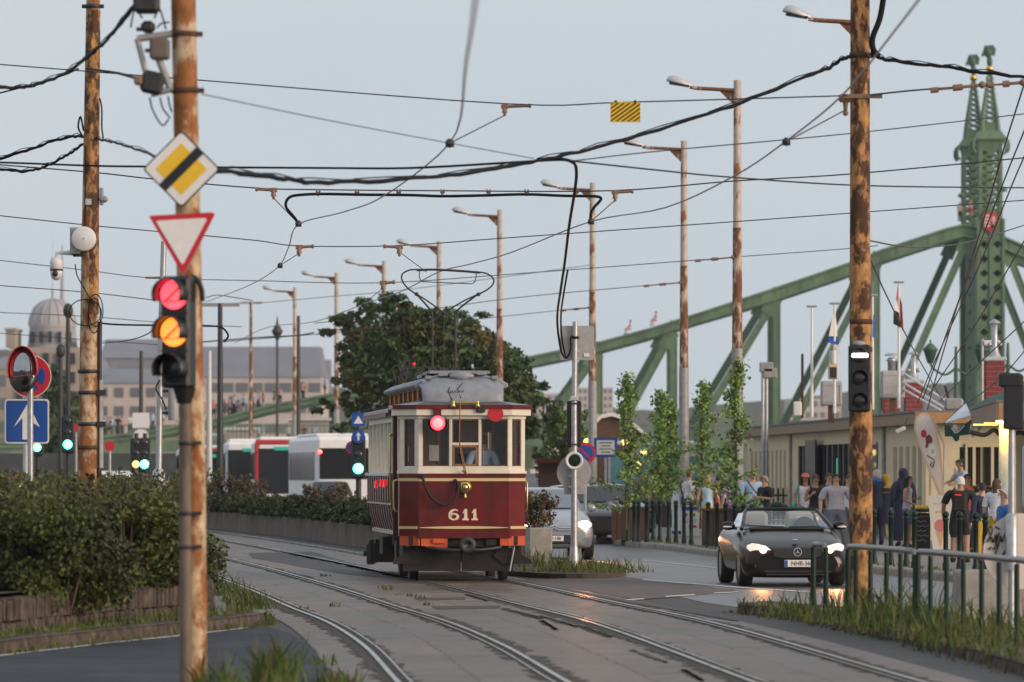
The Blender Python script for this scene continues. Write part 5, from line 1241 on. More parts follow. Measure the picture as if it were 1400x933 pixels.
wire('thin dark stay wire slanting down from the clamp on the signal pole', [(276,129,43),(450,165,47),(615,196,51),(730,217,54)], .005)
wire('thin dark wire continuing level past the tall lamp column to the bridge tower', [(770,219,60),(900,233,64),(1005,243,68),(1180,254,72),(1400,257,78),(1440,257,80)], .012)
def rough_cable(label, pts, r, seed, k=8):
    rr = random.Random(seed); q = spline([P(*p) for p in pts], k); q = [p + Vector((0,0,rr.uniform(-.010,.010))) for p in q]
    o = MB().tube(q, [r*rr.uniform(.85,1.25) for _ in q], 7).build('cable_bundle', MATS['cable']); tag(o, label, 'cable')
    mb = MB()
    for i_ in range(0, len(q)-6, 6): mb.tube([q[i_]+Vector((0,0,r)), q[i_+2]+Vector((0,-.01,r+.02)), q[i_+5]+Vector((0,0,r*.8))], r*.3, 5)
    mb.build('tie_wire', MATS['cable'], o); return o
rough_cable('thick taped cable bundle swooping from the road sign pole up to the heavy rusty pole', [(296,233,44),(380,243,47),(450,250,49),(600,241,53),(700,226,56),(770,213,57),(870,187,59),(1000,145,60.5),(1110,102,61.5),(1135,92,62),(1150,82,62),(1166,77,62)], .022, 1)
rough_cable('thick cable bundle leaving the heavy rusty pole towards the spired tower', [(1190,74,62),(1205,80,62),(1225,84,62),(1290,91,62),(1350,100,62),(1440,111,62)], .021, 2)
wire('thick black cable curling up the side of the heavy rusty pole', [(1209,-10,62),(1203,25,62),(1193,52,62),(1194,68,62),(1202,78,62)], .040, 'cable', 'cable_drop', 'cable')
rough_cable('thick cable rising steeply from the frame edge to the tensioning gear', [(-20,120,66),(30,119,63),(50,116,62),(90,100,58),(120,78,54),(150,50,50),(182,10,45)], .019, 3)
rough_cable('upper cable bundle meeting the leaning rusty pole by its cable loops', [(-20,222,72),(30,208,71.5),(70,194,71),(100,187,70.5),(118,187,70)], .020, 4)
rough_cable('lower cable bundle climbing to the leaning rusty pole with a small hanger', [(-10,232,72),(40,234,71.5),(70,224,71),(95,210,70.5),(114,197,70)], .018, 5)
rough_cable('short cable bundle sloping from the leaning rusty pole to the diamond sign', [(133,190,70),(147,193,66),(170,199,60),(215,215,48),(240,226,44)], .014, 6)
wire('slack wire from a pole strap towards the tensioning gear', [(118,94,70),(140,97,67),(160,100,62),(186,107,47)], .016, 'cable', 'cable_drop', 'cable')
wire('thin slack stay below the taped cable at the frame edge', [(-10,130,70),(40,117,70),(84,104,70),(108,94,70)], .012, 'cable')
wire('black feeder wire running level behind the road signs', [(-20,222,69),(20,223,68),(130,227,66),(200,228,65),(300,229,64),(450,230,62),(560,230,60),(690,223,58),(760,219,57),(786,221,57)], .015, 'cable')
wire('long black cable hanging from the bundle down to the grey sign board', [(762,216,57.5),(783,222,60),(788,234,62),(786,260,66),(778,310,72),(772,360,80),(766,400,86),(762,430,91),(763,455,93.4),(767,478,93.4)], .020, 'cable', 'cable_drop', 'cable')
wire('second strand of the long hanging cable beside the sign board', [(776,370,81),(771,400,86),(767,430,91),(768,460,93.3),(773,488,93.3)], .016, 'cable', 'cable_drop', 'cable')
wire('thin rising wire towards the spired tower above the lamp row', [(785,220,58),(900,207,61),(1160,183,64),(1400,156,68),(1440,152,68)], .008)
# second span wire with the slung feeder cable
w9 = wire('span wire with slung black feeder cable and insulators above the tram', [(-20,224,76),(128,236,76),(210,245,76),(345,257,76),(430,259.5,76),(600,261,76),(835,261,76),(1000,248,76),(1165,238,76),(1400,216,76),(1440,212,76)], .011)
insul(w9, 374, 260, 76, -1, 25); insul(w9, 841, 263, 76, 1, 25)
fc = wire('heavy black feeder cable slung in small hangers under the span wire', [(408,306,76),(402,297,76),(392,285,76),(391,277,76),(396,270,76),(408,267,76),(440,265.5,76),(500,266.5,76),(560,267,76),(605,268.5,76),(660,267.5,76),(720,266,76),(770,268,76),(808,268.5,76),(820,270,76),(821,274,76),(812,284,76),(808,292,76),(807,303,76)], .024, 'cable', 'feeder_cable', 'cable')
for px in (435,488,545,605,668,720,788):
    s = FPX/76; c = P(px,262.5,76); mb = MB(); mb.box(c+Vector((-2/s,0,1/s)),(2.0/s,.04,5/s)); mb.box(c+Vector((2/s,0,1/s)),(2.0/s,.04,5/s)); mb.box(c-Vector((0,0,1/s)),(6/s,.04,2.6/s)); mb.cyl(c-Vector((0,0,1/s)),c-Vector((0,0,6/s)),1.5/s,n=8); mb.build('hanger', MATS['insulator'], fc)
# contact wires
def node(par, px, py, d): 
    mb = MB(); mb.ball(P(px,py,d), .05, 8, 6); mb.box(P(px,py+2,d), (.09,.06,.05)); mb.build('clamp', MATS['iron_dark'], par)
c1 = wire('pale contact wire dropping steeply from overhead then sweeping away beyond the signals', [(654,-30,19),(638,80,30),(615,196,54),(525,268,65),(470,290,70),(408,307,76),(395,337,84),(383,362,92),(360,380,103),(330,395,116),(282,413,135)], .009, 'wire_pale', 'contact_wire', 'contact wire'); node(c1,615,196,54); node(c1,408,306,76); node(c1,383,363,92)
c2 = wire('contact wire crossing from the heavy rusty pole down over the tram collector', [(1290,-45,30),(1225,40,42),(1152,130,52),(1075,193,58),(1005,240,64),(910,284,70),(808,303,76),(700,345,82),(640,362,85),(600,372,88),(550,398,98),(497,416,110),(430,440,126),(365,448,145),(320,470,170)], .010, 'wire_pale', 'contact_wire', 'contact wire'); node(c2,1075,194,58); node(c2,808,303,76); node(c2,497,416,110)
for lb, a, b in (('hanger wire from insulator to the steep contact wire', (690,158,64), (615,196,54)), ('hanger wire from insulator down to the feeder cable end', (374,271,76), (408,306,76)),
    ('hanger wire from insulator down to the crossing contact wire', (841,274,76), (808,303,76)), ('short hanger wire above the far bend of the pale contact wire', (410,346,92), (383,363,92)),
    ('hanger wire slanting to the wire above the tram collector', (545,344,88), (583,372,88)), ('hanger wire meeting the contact wire before the tree top', (524,394,110), (497,416,110)), ('pale pull off wire from the rusty pole bracket', (1157,150,62), (1075,194,58))):
    wire(lb, [a, b], .008, 'wire', 'hanger_wire')
w6 = wire('span wire with two insulators crossing just above the tram collector', [(-20,293,88),(120,308,88),(230,318,88),(350,329,88),(410,336.5,88),(545,336,88),(700,325,88),(1050,300,88),(1400,274,88),(1440,271,88)], .010); insul(w6,409,338,92*88/92,1,20); insul(w6,546,338,88,-1,22)
w7 = wire('span wire tied to the tallest rust patched lamp column', [(-20,354,121),(120,370,121),(205,380,121),(350,384,121),(520,387,121),(700,375,121),(950,356,121),(1003,352,121)], .011); strainer(w7,(950,357,120.9),(1003,352,120.9)); insul(w7,524,387,121,1,16)
wire('wire leaving the tallest lamp column towards the tower', [(1013,351,121),(1110,344,121),(1160,340,121),(1200,336,121)], .011)
w8 = wire('span wire tied to the second rusty lamp column above the seated people', [(430,442,143),(520,433,143),(700,408,143),(880,391,143),(931,386.5,143)], .012); strainer(w8,(880,391.5,142.8),(931,386.5,142.8))
w8b = wire('far span wire tied to the lamp column behind the sign board', [(300,468,163),(540,448,163),(770,424,163),(806,420.5,163)], .012); strainer(w8b,(768,425,163.4),(806,421,163.4))
wire('low span wire from the leaning rusty pole behind the traffic light', [(-10,390,100),(120,400,100),(214,411,100)], .010)
w13 = wire('thick slung wire low behind the traffic light', [(128,441,100),(160,444,100),(215,445,100),(280,446,100),(300,447,101),(308,452,101),(312,460,101),(306,468,101)], .020, 'cable', 'feeder_cable', 'cable')
wire('slack wire sagging from the low feeder behind the traffic light', [(216,447,100),(195,460,101),(165,467,103),(130,470,106)], .012)
wire('thin wire swaying from the far pole to the contact wire', [(282,407,135),(300,404,138),(345,411,145)], .014)
wire('faint wire passing behind the leaning rusty pole and mirror', [(-10,427,130),(120,433,130),(230,442,130),(330,447,130)], .010)
wire('faint lowest wire across the domed building', [(-10,455,150),(120,465,150),(240,473,150)], .012)
wire('thin far wire slanting across the tree crown to the lamp row', [(350,415,180),(460,405,180),(540,398,180),(680,380,180),(812,362,180)], .012)
wire('thin far wire level with the dome crossing behind the poles', [(250,470,200),(350,462,200),(405,459,200),(430,455,200)], .03)
# stays beside the tower
for lb, a in (('steep thin stay wire on the outer edge of the bridge tower', [(1400,116,66),(1372,205,70),(1345,300,75),(1290,480,88),(1268,560,96)]), ('steep stay wire crossing the tower face', [(1440,90,66),(1400,180,70),(1362,275,75),(1300,440,88),(1262,545,96)]),
              ('stay wire crossing below the tower shield', [(1440,150,70),(1400,215,74),(1340,360,82),(1280,490,92),(1255,550,97)]), ('lower stay wire from the tower foot to the kiosk roof', [(1440,260,76),(1400,330,80),(1330,450,90),(1270,540,98)]),
              ('stay wire descending from the rusty pole past the flag to the kiosk roof', [(1188,350,70),(1210,400,78),(1250,480,95),(1290,550,120)]), ('slack wire sagging in front of the tower below the shield', [(1188,329,70),(1225,336,76),(1260,338,82),(1310,334,90),(1360,321,98),(1440,295,110)]),
              ('stay wire reaching over the brick chimney', [(1440,400,90),(1400,440,95),(1330,505,108),(1285,548,118)]), ('dark stay wire near the frame edge behind the chimney', [(1440,430,92),(1370,515,105),(1310,560,118)])):
    wire(lb, a, .012, 'wire', 'stay_wire')
# ------------------------------------------------------------------ the green iron bridge
DB = 450.0; sB = FPX/DB
br_ = thing('bridge', 'long green iron truss bridge with a spired lattice tower and riders on its chord', 'bridge', (0, DB, 0))
def bx_(px): return X(px, DB)
def bz(py): return Z(py, DB)
WB_ = 10.0
CH = [(1500,372),(1400,335),(1360,318),(1318,306),(1290,313),(1205,341),(1163,358),(1060,393),(960,426),(890,448),(820,467),(705,491),(620,508),(520,526),(450,538),(370,553),(290,573),(200,590),(100,600),(-60,606)]
cp = [(bx_(a), bz(b)) for a, b in CH]
def chord_z(px): return lerp_tab(sorted(CH), px)
for y in (0, WB_):
    rings = []
    for (a, b), (x, z) in zip(CH, cp):
        h = (19 if a > 1000 else 15 if a > 600 else 11)/sB
        rings.append([Vector((x,y-.5,z)), Vector((x,y+.5,z)), Vector((x,y+.5,z-h)), Vector((x,y-.5,z-h))])
    mb = MB(); mb.loft(rings,0,True,False,False)
    for i_ in range(len(rings)-1):       # stiffeners riveted along the web
        a, b = rings[i_], rings[i_+1]; n_ = max(1, int(abs(b[0].x-a[0].x)/1.1))
        for k_ in range(n_):
            f_ = k_/n_; t0, t1 = a[0].lerp(b[0],f_), a[3].lerp(b[3],f_); mb.box((t0.x,t0.y-.02,(t0.z+t1.z)/2),(.09,.07,t0.z-t1.z-.05))
    mb.tube([Vector((x,y-.55,z-.15)) for x, z in cp], .14, 6); mb.tube([Vector((x,y-.55,z-(19 if a>1000 else 15 if a>600 else 11)/sB+.12)) for (a,b),(x,z) in zip(CH,cp)], .12, 6)
    mb.build('chord', MATS['bridge_green' if y == 0 else 'bridge_green_dark'], br_)  # far truss in a darker copy of the green: shade put into colour
for y, sh in ((0,0),(WB_,0)):
    VX = [1480,1198,1062,921,819,700,600,520]
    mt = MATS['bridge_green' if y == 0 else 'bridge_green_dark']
    for px in VX:
        mb = MB(); z1 = bz(chord_z(px)); z0 = bz(612); mb.box((bx_(px),y,(z0+z1)/2),(.62,.5,z1-z0)); mb.box((bx_(px)-.28,y-.28,(z0+z1)/2),(.08,.06,z1-z0)); mb.box((bx_(px)+.28,y-.28,(z0+z1)/2),(.08,.06,z1-z0)); mb.build('vertical', mt, br_)
    for a, b in ((1325,1198),(1198,1072),(1062,940),(921,835),(819,728),(700,615),(600,530),(1375,1480)):
        A = Vector((bx_(a)-.05*y,y,bz(chord_z(a)+14))); B = Vector((bx_(b)-.05*y,y,bz(608))); d_ = (B-A); L_ = d_.length; d_.normalize()
        n_ = Vector((0,1,0)); s_ = d_.cross(n_); rot = Matrix((s_, n_, d_)).transposed()
        mb = MB(); mb.box((A+B)/2,(.60,.45,L_),rot=rot)
        for q_ in (-1,1): mb.box((A+B)/2 + s_*.28*q_ - n_*.26,(.09,.06,L_),rot=rot)
        for k_ in range(int(L_/1.2)): mb.box(A + d_*(k_*1.2+.6) - n_*.25,(.5,.05,.10),rot=rot)
        mb.box(A + d_*.9 - n_*.27,(1.2,.06,1.6),rot=rot)
        mb.build('diagonal', mt, br_)
mb = MB(); mb.box((bx_(700),-.2,bz(610)),(110,.7,1.05)); mb.box((bx_(700),WB_/2,bz(606)),(110,WB_,.3)); mb.build('deck', MATS['bridge_green'], br_)
mb = MB()
for y in (-.4,):
    mb.box((bx_(700),y,bz(582)),(110,.10,.12)); mb.box((bx_(700),y,bz(602)),(110,.08,.08))
    for k_ in range(300): mb.box((bx_(700)-55+k_*.367,y,bz(592)),(.07,.05,1.25))
mb.build('railing', MATS['bridge_green'], br_)
for px in (1075,1190): pass
# tower
tw = 2.3
def tower_leg(y, name, px, topshift, m):
    x0 = X(px, DB+y); mb = MB()
    z0, z1 = bz(640), bz(300); hw = tw/2
    def quat(cx_, cz_, r):       # quatrefoil outline
        return [(cx_+math.cos(a)*r*(1+.55*abs(math.cos(2*a))**1.5), cz_+math.sin(a)*r*(1+.55*abs(math.cos(2*a))**1.5)) for a in np.linspace(0,2*PI,16,endpoint=False)]
    # front plate built in cells, each cell a ring round its quatrefoil opening
    pys = [640,606,586,560,536,512,488,465,445,425,404,384,365,345,325,300]
    for sx in (-1, 1):
        for a, b in zip(pys[:-1], pys[1:]):
            za, zb_ = bz(a), bz(b); cz_ = (za+zb_)/2; xa, xb = (x0-hw, x0) if sx < 0 else (x0, x0+hw); cx_ = (xa+xb)/2
            out = []
            for t_ in np.linspace(0,2*PI,16,endpoint=False):
                c_, s_ = math.cos(t_), math.sin(t_); f_ = 1/max(abs(c_),abs(s_)); out.append((cx_+c_*f_*(xb-xa)/2, cz_+s_*f_*(zb_-za)/2))
            if b >= 325: mb.ring(out, quat(cx_,cz_,.23), (0,y-hw,0), U, V_, .12)
            else: mb.prism(out, (0,y-hw,0), U, V_, .12)
        mb.box((x0+sx*hw*.97,y,(z0+z1)/2),(.14,tw,z1-z0)) if sx > 0 else None
        # the flank towards the river, lattice cells
    for a, b in zip(pys[:-1], pys[1:]):
        za, zb_ = bz(a), bz(b); cz_ = (za+zb_)/2; out = []
        for t_ in np.linspace(0,2*PI,16,endpoint=False):
            c_, s_ = math.cos(t_), math.sin(t_); f_ = 1/max(abs(c_),abs(s_)); out.append((-y+c_*f_*hw, cz_+s_*f_*(zb_-za)/2))
        mb.ring(out, quat(-y,cz_,.2), (x0-hw,0,0), (0,-1,0), V_, .12)
    mb.box((x0+hw*.0,y+hw,(z0+z1)/2),(tw,.12,z1-z0))
    for px_ in (-1,0,1): mb.box((x0+px_*hw*.97,y-hw-.08,(z0+z1)/2),(.22,.14,z1-z0))
    leg = mb.build('tower_leg', m, br_)
    # lattice shaft above the chord, battlement, spire, ball and bird
    zt = bz(205-topshift); mb = MB(); u = .88
    for sx in (-1,1):
        for sy in (-1,1): mb.box((x0+sx*u,y+sy*u,(z1+zt)/2),(.32,.32,zt-z1))
    nseg = 9
    for k_ in range(nseg):
        za = z1+(zt-z1)*k_/nseg; zb_ = z1+(zt-z1)*(k_+1)/nseg
        for sx in (-1,1):
            mb.tube([(x0-u,y+sx*u,za),(x0+u,y+sx*u,zb_)],.09,5); mb.tube([(x0+u,y+sx*u,za),(x0-u,y+sx*u,zb_)],.09,5)
            mb.tube([(x0+sx*u,y-u,za),(x0+sx*u,y+u,zb_)],.09,5); mb.tube([(x0+sx*u,y+u,za),(x0+sx*u,y-u,zb_)],.09,5)
        mb.box((x0,y-u,zb_),(2*u,.2,.14)); mb.box((x0-u,y,zb_),(.2,2*u,.14))
    mb.box((x0-.1,y-u,(z1+zt)/2),(.5,.2,zt-z1))
    for sx in (-1,1): mb.ball((x0+sx*1.15,y-u,z1+(zt-z1)*.42),(.35,.3,.22),8,5)
    mb.build('lattice_shaft', m, br_)
    mb = MB(); zc = bz(183-topshift)
    for (w0,za),(w1,zb_) in zip([(.95,zt-.2),(1.1,zt+.6),(1.35,zt+.9)],[(1.1,zt+.6),(1.35,zt+.9),(.95,zc+.2)]):
        mb.loft([[Vector((x0+a*w0,y+b*w0,za)) for a,b in ((-1,-1),(1,-1),(1,1),(-1,1))],[Vector((x0+a*w1,y+b*w1,zb_)) for a,b in ((-1,-1),(1,-1),(1,1),(-1,1))]],0,True,False,False)
    for sx in (-1,1):
        for sy in (-1,1): mb.tube(spline([(x0+sx*1.0,y+sy*1.0,zt+1.2),(x0+sx*1.5,y+sy*1.3,zt+.7),(x0+sx*1.55,y+sy*1.3,zt),(x0+sx*1.35,y+sy*1.2,zt-.3)],3),.13,6)
    mb.build('battlement', m, br_)
    mb = MB(); zs = zc+.2; ztp = bz(100-topshift)
    for sx in (-1,1):
        for sy in (-1,1): mb.tube([(x0+sx*.72,y+sy*.72,zs),(x0+sx*.62,y+sy*.62,zs+1.2),(x0+sx*.12,y+sy*.12,ztp)],[.2,.18,.08],6)
    for k_ in range(11):
        f_ = k_/11; f2 = (k_+1)/11; a = .68*(1-f_)+.1*f_; b = .68*(1-f2)+.1*f2; za = zs+(ztp-zs)*f_; zb_ = zs+(ztp-zs)*f2
        if k_ in (0,):
            for sx in (-1,1): mb.box((x0,y+sx*a,za+.15),(2*a,.15,.3)); mb.box((x0+sx*a,y,za+.15),(.15,2*a,.3)); mb.box((x0,y+sx*b,zb_),(2*b,.15,.5))
        for sy in (-1,1): mb.tube([(x0-a,y+sy*a,za),(x0+b,y+sy*b,zb_)],.075,5); mb.tube([(x0+a,y+sy*a,za),(x0-b,y+sy*b,zb_)],.075,5); mb.tube([(x0+sy*a,y-a,za),(x0+sy*b,y+b,zb_)],.075,5)
        for sx in (-1,1): mb.ball((x0+sx*(a+.08),y-a,za),.14,6,4)
    mb.build('spire', m, br_)
    mb = MB(); mb.ball((x0,y,ztp+.35),.34,14,10); mb.build('gold_ball', MATS['gold'], br_)
    mb = MB(); mb.ball((x0,y,ztp+1.0),(.26,.26,.5),10,8); mb.ball((x0-.1,y,ztp+1.75),(.32,.3,.5),10,8); mb.ball((x0-.3,y,ztp+2.2),(.22,.2,.2),8,6); mb.prism([(-.75,ztp+1.5),(-.6,ztp+1.45),(.1,ztp+1.6),(.45,ztp+1.5),(.55,ztp+2.1),(.3,ztp+2.45),(-.45,ztp+2.4),(-.5,ztp+2.15)],(x0,y-.1,0),U,V_,.3); mb.build('bird', MATS['bridge_green_dark'], br_)
mb = MB(); xa = bx_(1336.5); xb = X(1314,DB+WB_+1); A_ = Vector((xa,-1.0,0)); B_ = Vector((xb,WB_+1,0)); uu = (A_-B_).normalized(); LL = (A_-B_).length
pysF = [640,606,575,545,515,488,462,438,414,390,367,345,322]
for a, b in zip(pysF[:-1], pysF[1:]):
    za, zb_ = bz(a), bz(b); cz_ = (za+zb_)/2
    for k_ in range(3):
        cx_ = LL*(k_+.5)/3; out = []; inn_ = []
        for t_ in np.linspace(0,2*PI,16,endpoint=False):
            c_, s_ = math.cos(t_), math.sin(t_); f_ = 1/max(abs(c_),abs(s_)); out.append((cx_+c_*f_*LL/6, cz_+s_*f_*(zb_-za)/2)); r_ = .34*(1+.55*abs(math.cos(2*t_))**1.5); inn_.append((cx_+math.cos(t_)*r_*1.9, cz_+math.sin(t_)*r_*.62))
        if k_ == 1: mb.ring(out, inn_, B_, uu, V_, .15)
        else: mb.prism(out, B_, uu, V_, .15)
mb.build('portal_flank', MATS['bridge_green_dark'], br_)  # flank and far leg keep the darker green: their shade is in the colour
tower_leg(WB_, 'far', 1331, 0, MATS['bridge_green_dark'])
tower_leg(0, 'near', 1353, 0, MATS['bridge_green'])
mb = MB(); xs_ = bx_(1352); zsh = bz(304)
shield = [(-.55,.75),(-.2,.85),(.2,.85),(.55,.75),(.62,.3),(.55,-.35),(.3,-.75),(0,-.95),(-.3,-.75),(-.55,-.35),(-.62,.3)]
mb.prism(shield[::-1],(xs_,-tw/2-.25,zsh),U,V_,.2); sh_ = mb.build('coat_of_arms', MATS['bus_red'], br_)
mb = MB()
for k_ in range(4): mb.box((xs_-.29,-tw/2-.26,zsh+.5-.30*k_),(.5,.03,.13))
mb.build('silver_bars', MATS['sign_white'], sh_)
mb = MB(); mb.box((xs_+.28,-tw/2-.26,zsh+.12),(.07,.03,.8)); mb.box((xs_+.28,-tw/2-.265,zsh+.3),(.34,.03,.07)); mb.box((xs_+.28,-tw/2-.265,zsh+.1),(.42,.03,.07)); mb.build('double_cross', MATS['sign_white'], sh_)
mb = MB(); mb.prism([(.05,-.75),(.5,-.4),(.28,-.2),(.05,-.35)],(xs_,-tw/2-.26,zsh),U,V_,.03); mb.build('green_hill', MATS['rail_green'], sh_)
mb = MB(); mb.box((xs_,-tw/2-.24,zsh+.95),(.55,.1,.2)); mb.ball((xs_,-tw/2-.24,zsh+1.1),(.2,.1,.14),8,5); mb.build('crown', MATS['bridge_green'], sh_)

# ornate bridge lanterns, flags and masts by the tower foot
def lantern(px, py, d, label, arms=(-1,1)):
    t = thing('street_lantern', label, 'street lantern', (X(px,d), d, 0)); z = Z(py,d); s = 1.0
    MB().tube([(0,0,0),(0,0,z-.6),(0,0,z+.3)],[.12,.08,.05],10).build('post', MATS['bridge_green_dark'], t)
    for a in arms:
        mb = MB(); mb.tube(spline([(0,0,z-.5),(a*.4,0,z-.75),(a*.8,0,z-.55),(a*.95,0,z-.35)],4),.05,6); mb.build('bracket', MATS['bridge_green_dark'], t)
        mb = MB(); mb.lathe([(.05,-.35),(.12,-.3),(.26,.15),(.30,.18),(.12,.38),(.04,.42),(.03,.55)],(a*.95,0,z),10); mb.build('lantern_head', MATS['bridge_green_dark'], t)
    return t
lantern(1307,485,190,'green street lantern with two curled arms before the bridge tower'); lantern(1378,480,190,'green street lantern beside the brick chimney near the tower')
def flagpole(px, top, foot, d, label, flag=None, tilt=0):
    t = thing('flagpole', label, 'flagpole', (X(px,d), d, Z(foot,d))); h = (foot-top)/FPX*d
    MB().tube([(0,0,0),(0,0,h)],[.045,.03],10).build('pole_shaft', MATS['sign_white'], t)
    mb = MB(); mb.box((0,0,h),(.28,.1,.06),bev=.02); mb.build('truck', MATS['galv'], t)
    if flag:
        for k_, m in enumerate(flag['cols']):
            mb = MB(); A = flag['strips'][k_]; n = len(A)//2
            fr = [Vector((x,-.03+.05*math.sin(i_*1.3+k_),h+z)) for i_, (x,z) in enumerate(A)]
            mb.add(fr + [p+Vector((0,.03,0)) for p in fr], [tuple(range(len(A))), tuple(range(len(A),2*len(A)))[::-1]] + [(i_,i_+len(A),(i_+1)%len(A)+len(A),(i_+1)%len(A)) for i_ in range(len(A))]); mb.build('flag_stripe', MATS[m], t)
    return t
dK_ = 135; u_ = dK_/FPX
flagpole(1110,419,570,dK_,'bare white flagpole on the kiosk roof')
flagpole(1141,415,565,dK_,'white flagpole with a limp white and blue flag on the kiosk roof', {'cols':['paper','sign_blue','paper'],'strips':[[(-2*u_,-14*u_),(2*u_,-20*u_),(4*u_,-45*u_),(-8*u_,-45*u_)],[(-8*u_,-45*u_),(4*u_,-45*u_),(6*u_,-56*u_),(-9*u_,-54*u_)],[(-6*u_,-55*u_),(6*u_,-56*u_),(9*u_,-72*u_),(2*u_,-62*u_)]]})
flagpole(1229,386,558,dK_,'white flagpole flying the limp red white and green flag', {'cols':['sign_red','paper','rail_green','sign_red'],'strips':[[(-2*u_,-7*u_),(0,-8*u_),(0,-24*u_),(-4*u_,-22*u_)],[(-4*u_,-22*u_),(0,-24*u_),(0,-42*u_),(-7*u_,-38*u_)],[(-7*u_,-38*u_),(0,-42*u_),(2*u_,-62*u_),(-8*u_,-57*u_)],[(1*u_,-20*u_),(4*u_,-30*u_),(6*u_,-68*u_),(2*u_,-60*u_)]]})
flagpole(1193,404,560,dK_,'white pole with a folded dark blue flag just behind the heavy rusty pole', {'cols':['sign_blue'],'strips':[[(1*u_,-25*u_),(4*u_,-35*u_),(5*u_,-62*u_),(1*u_,-55*u_)]]})
for px, top, lb in ((1097,484,'short rusty iron mast on the kiosk roof'),(1343,464,'thin pole with a white lamp on the rear kiosk roof')):
    t = thing('mast', lb, 'mast', (X(px,dK_), dK_, Z(572,dK_))); h = (572-top)*u_
    MB().tube([(0,0,0),(0,0,h)],.035,8).build('mast_tube', MATS['rust_brown' if px < 1200 else 'galv'], t)
    if px > 1200:
        mb = MB(); mb.box((.25,0,h-.1),(.45,.15,.14),bev=.03); mb.build('floodlight', MATS['white_plastic'], t)
    else:
        mb = MB(); mb.box((-.13,-.03,h-1.45),(.22,.15,.38),bev=.03); mb.build('meter_box', MATS['white_plastic'], t)
for px, y0, y1, lb in ((1043,500,582,'slim grey camera mast with a dark head behind the kiosk roof'),(1048,508,582,'thin dark lighting mast close to the kiosk end')):
    t = thing('mast', lb, 'mast', (X(px,150), 150, .13)); h = Z(y0,150)-.13
    MB().tube([(0,0,0),(0,0,h)],.05,8).build('mast_tube', MATS['galv'], t); MB().box((.1,0,h-.05),(.4,.2,.3),bev=.03).build('mast_head', MATS['pole_grey'], t)

# ------------------------------------------------------------------ far city: hills, blocks, domed baths, river bank
def ridge(name, prof, d, m, th=400):
    mb = MB(); mb.prism([(X(a,d), Z(b,d)) for a, b in prof][::-1], (0,d,0), U, V_, th); return structure(mb, name, MATS[m])
rr = random.Random(3)
def rough(pts, amp, n=14):
    out = []
    for (a,b),(c,e) in zip(pts[:-1],pts[1:]):
        for k_ in range(n): f_ = k_/n; out.append((a+(c-a)*f_, b+(e-b)*f_+rr.uniform(-amp,amp)))
    out.append(pts[-1]); return out
ridge('hill', [(-300,655)]+rough([(-300,470),(0,478),(120,492),(260,494),(330,496),(400,512),(460,530),(560,545),(700,548),(760,555),(900,562),(1050,548),(1240,528),(1330,522),(1500,520),(1700,525)],1.6)+[(1700,655)], 2200, 'hill', 600)
def block(label, px0, px1, top, d, m='old_plaster', floors=4, cols=6, base=640, dep=14, roof=None, roofh=0, win=(.55,.5)):
    t = thing('apartment_block', label, 'building', (X((px0+px1)/2,d), d, 0)); W = (px1-px0)/FPX*d; z1 = Z(top,d); z0 = max(0,Z(base,d))
    MB().box((0,dep/2,(z0+z1)/2),(W,dep,z1-z0)).build('wall', MATS[m], t)
    if roof:
        mb = MB(); mb.loft([[Vector((sx*W/2,sy,z1+.01)) for sx,sy in ((-1,-.3),(1,-.3),(1,dep),(-1,dep))],[Vector((sx*W/2*.94,sy,z1+roofh)) for sx,sy in ((-1,dep*.3),(1,dep*.3),(1,dep*.7),(-1,dep*.7))]],0,True,False,False); mb.build('roof', MATS[roof], t)
    zlow = max(z0, Z(612,d))
    for i_ in range(floors):
        for j in range(cols):
            cw = W/cols; ch_ = (z1-zlow)/floors; mb = MB(); mb.box((-W/2+cw*(j+.5),-.06,zlow+ch_*(i_+.5)),(cw*win[0],.16,ch_*win[1])); mb.build('window', MATS['window_far'], t)
    return t
block('pale pinkish apartment block behind the crowd on the bank', 130, 262, 524, 700, 'old_plaster', 3, 6, 600, 30, 'slate', 2.2)
block('long grey roofed building behind the leaning rusty pole', -10, 130, 505, 900, 'old_stone', 3, 6, 600, 40, 'slate', 2.5)
block('low cream block with bands of blue windows between the lamp columns', 262, 440, 516, 800, 'old_plaster', 3, 9, 600, 30, 'slate', 5, (.8,.45))
block('pale office block with glazed front beyond the signal pole', 300, 372, 498, 860, 'old_plaster', 3, 6, 600, 30, None, 0, (.75,.5))
block('three grey gabled roofs on the skyline near the traffic light', 135, 260, 490, 1000, 'slate', 1, 6, 540, 40, 'slate', 4)
for px in (140,165,188):
    t = block('grey chimney topped tower block on the skyline, one of three in a row', px, px+16, 481, 1050, 'slate', 2, 2, 560, 20); t['group'] = 'row of grey skyline towers'
block('hazy pale slab block on the hill left of the sign post', 790, 838, 530, 1500, 'old_plaster', 4, 7, 570, 30)
block('hazy wide pale block low on the hill behind the bridge diagonal', 722, 790, 538, 1500, 'old_plaster', 3, 8, 575, 30)
block('hazy pale houses beyond the kiosk flags near the tower', 1080, 1150, 545, 1500, 'old_plaster', 2, 7, 575, 30)
block('dark slate roofed long building low beside the brick chimneys', 1230, 1330, 540, 1200, 'slate', 2, 8, 600, 30)
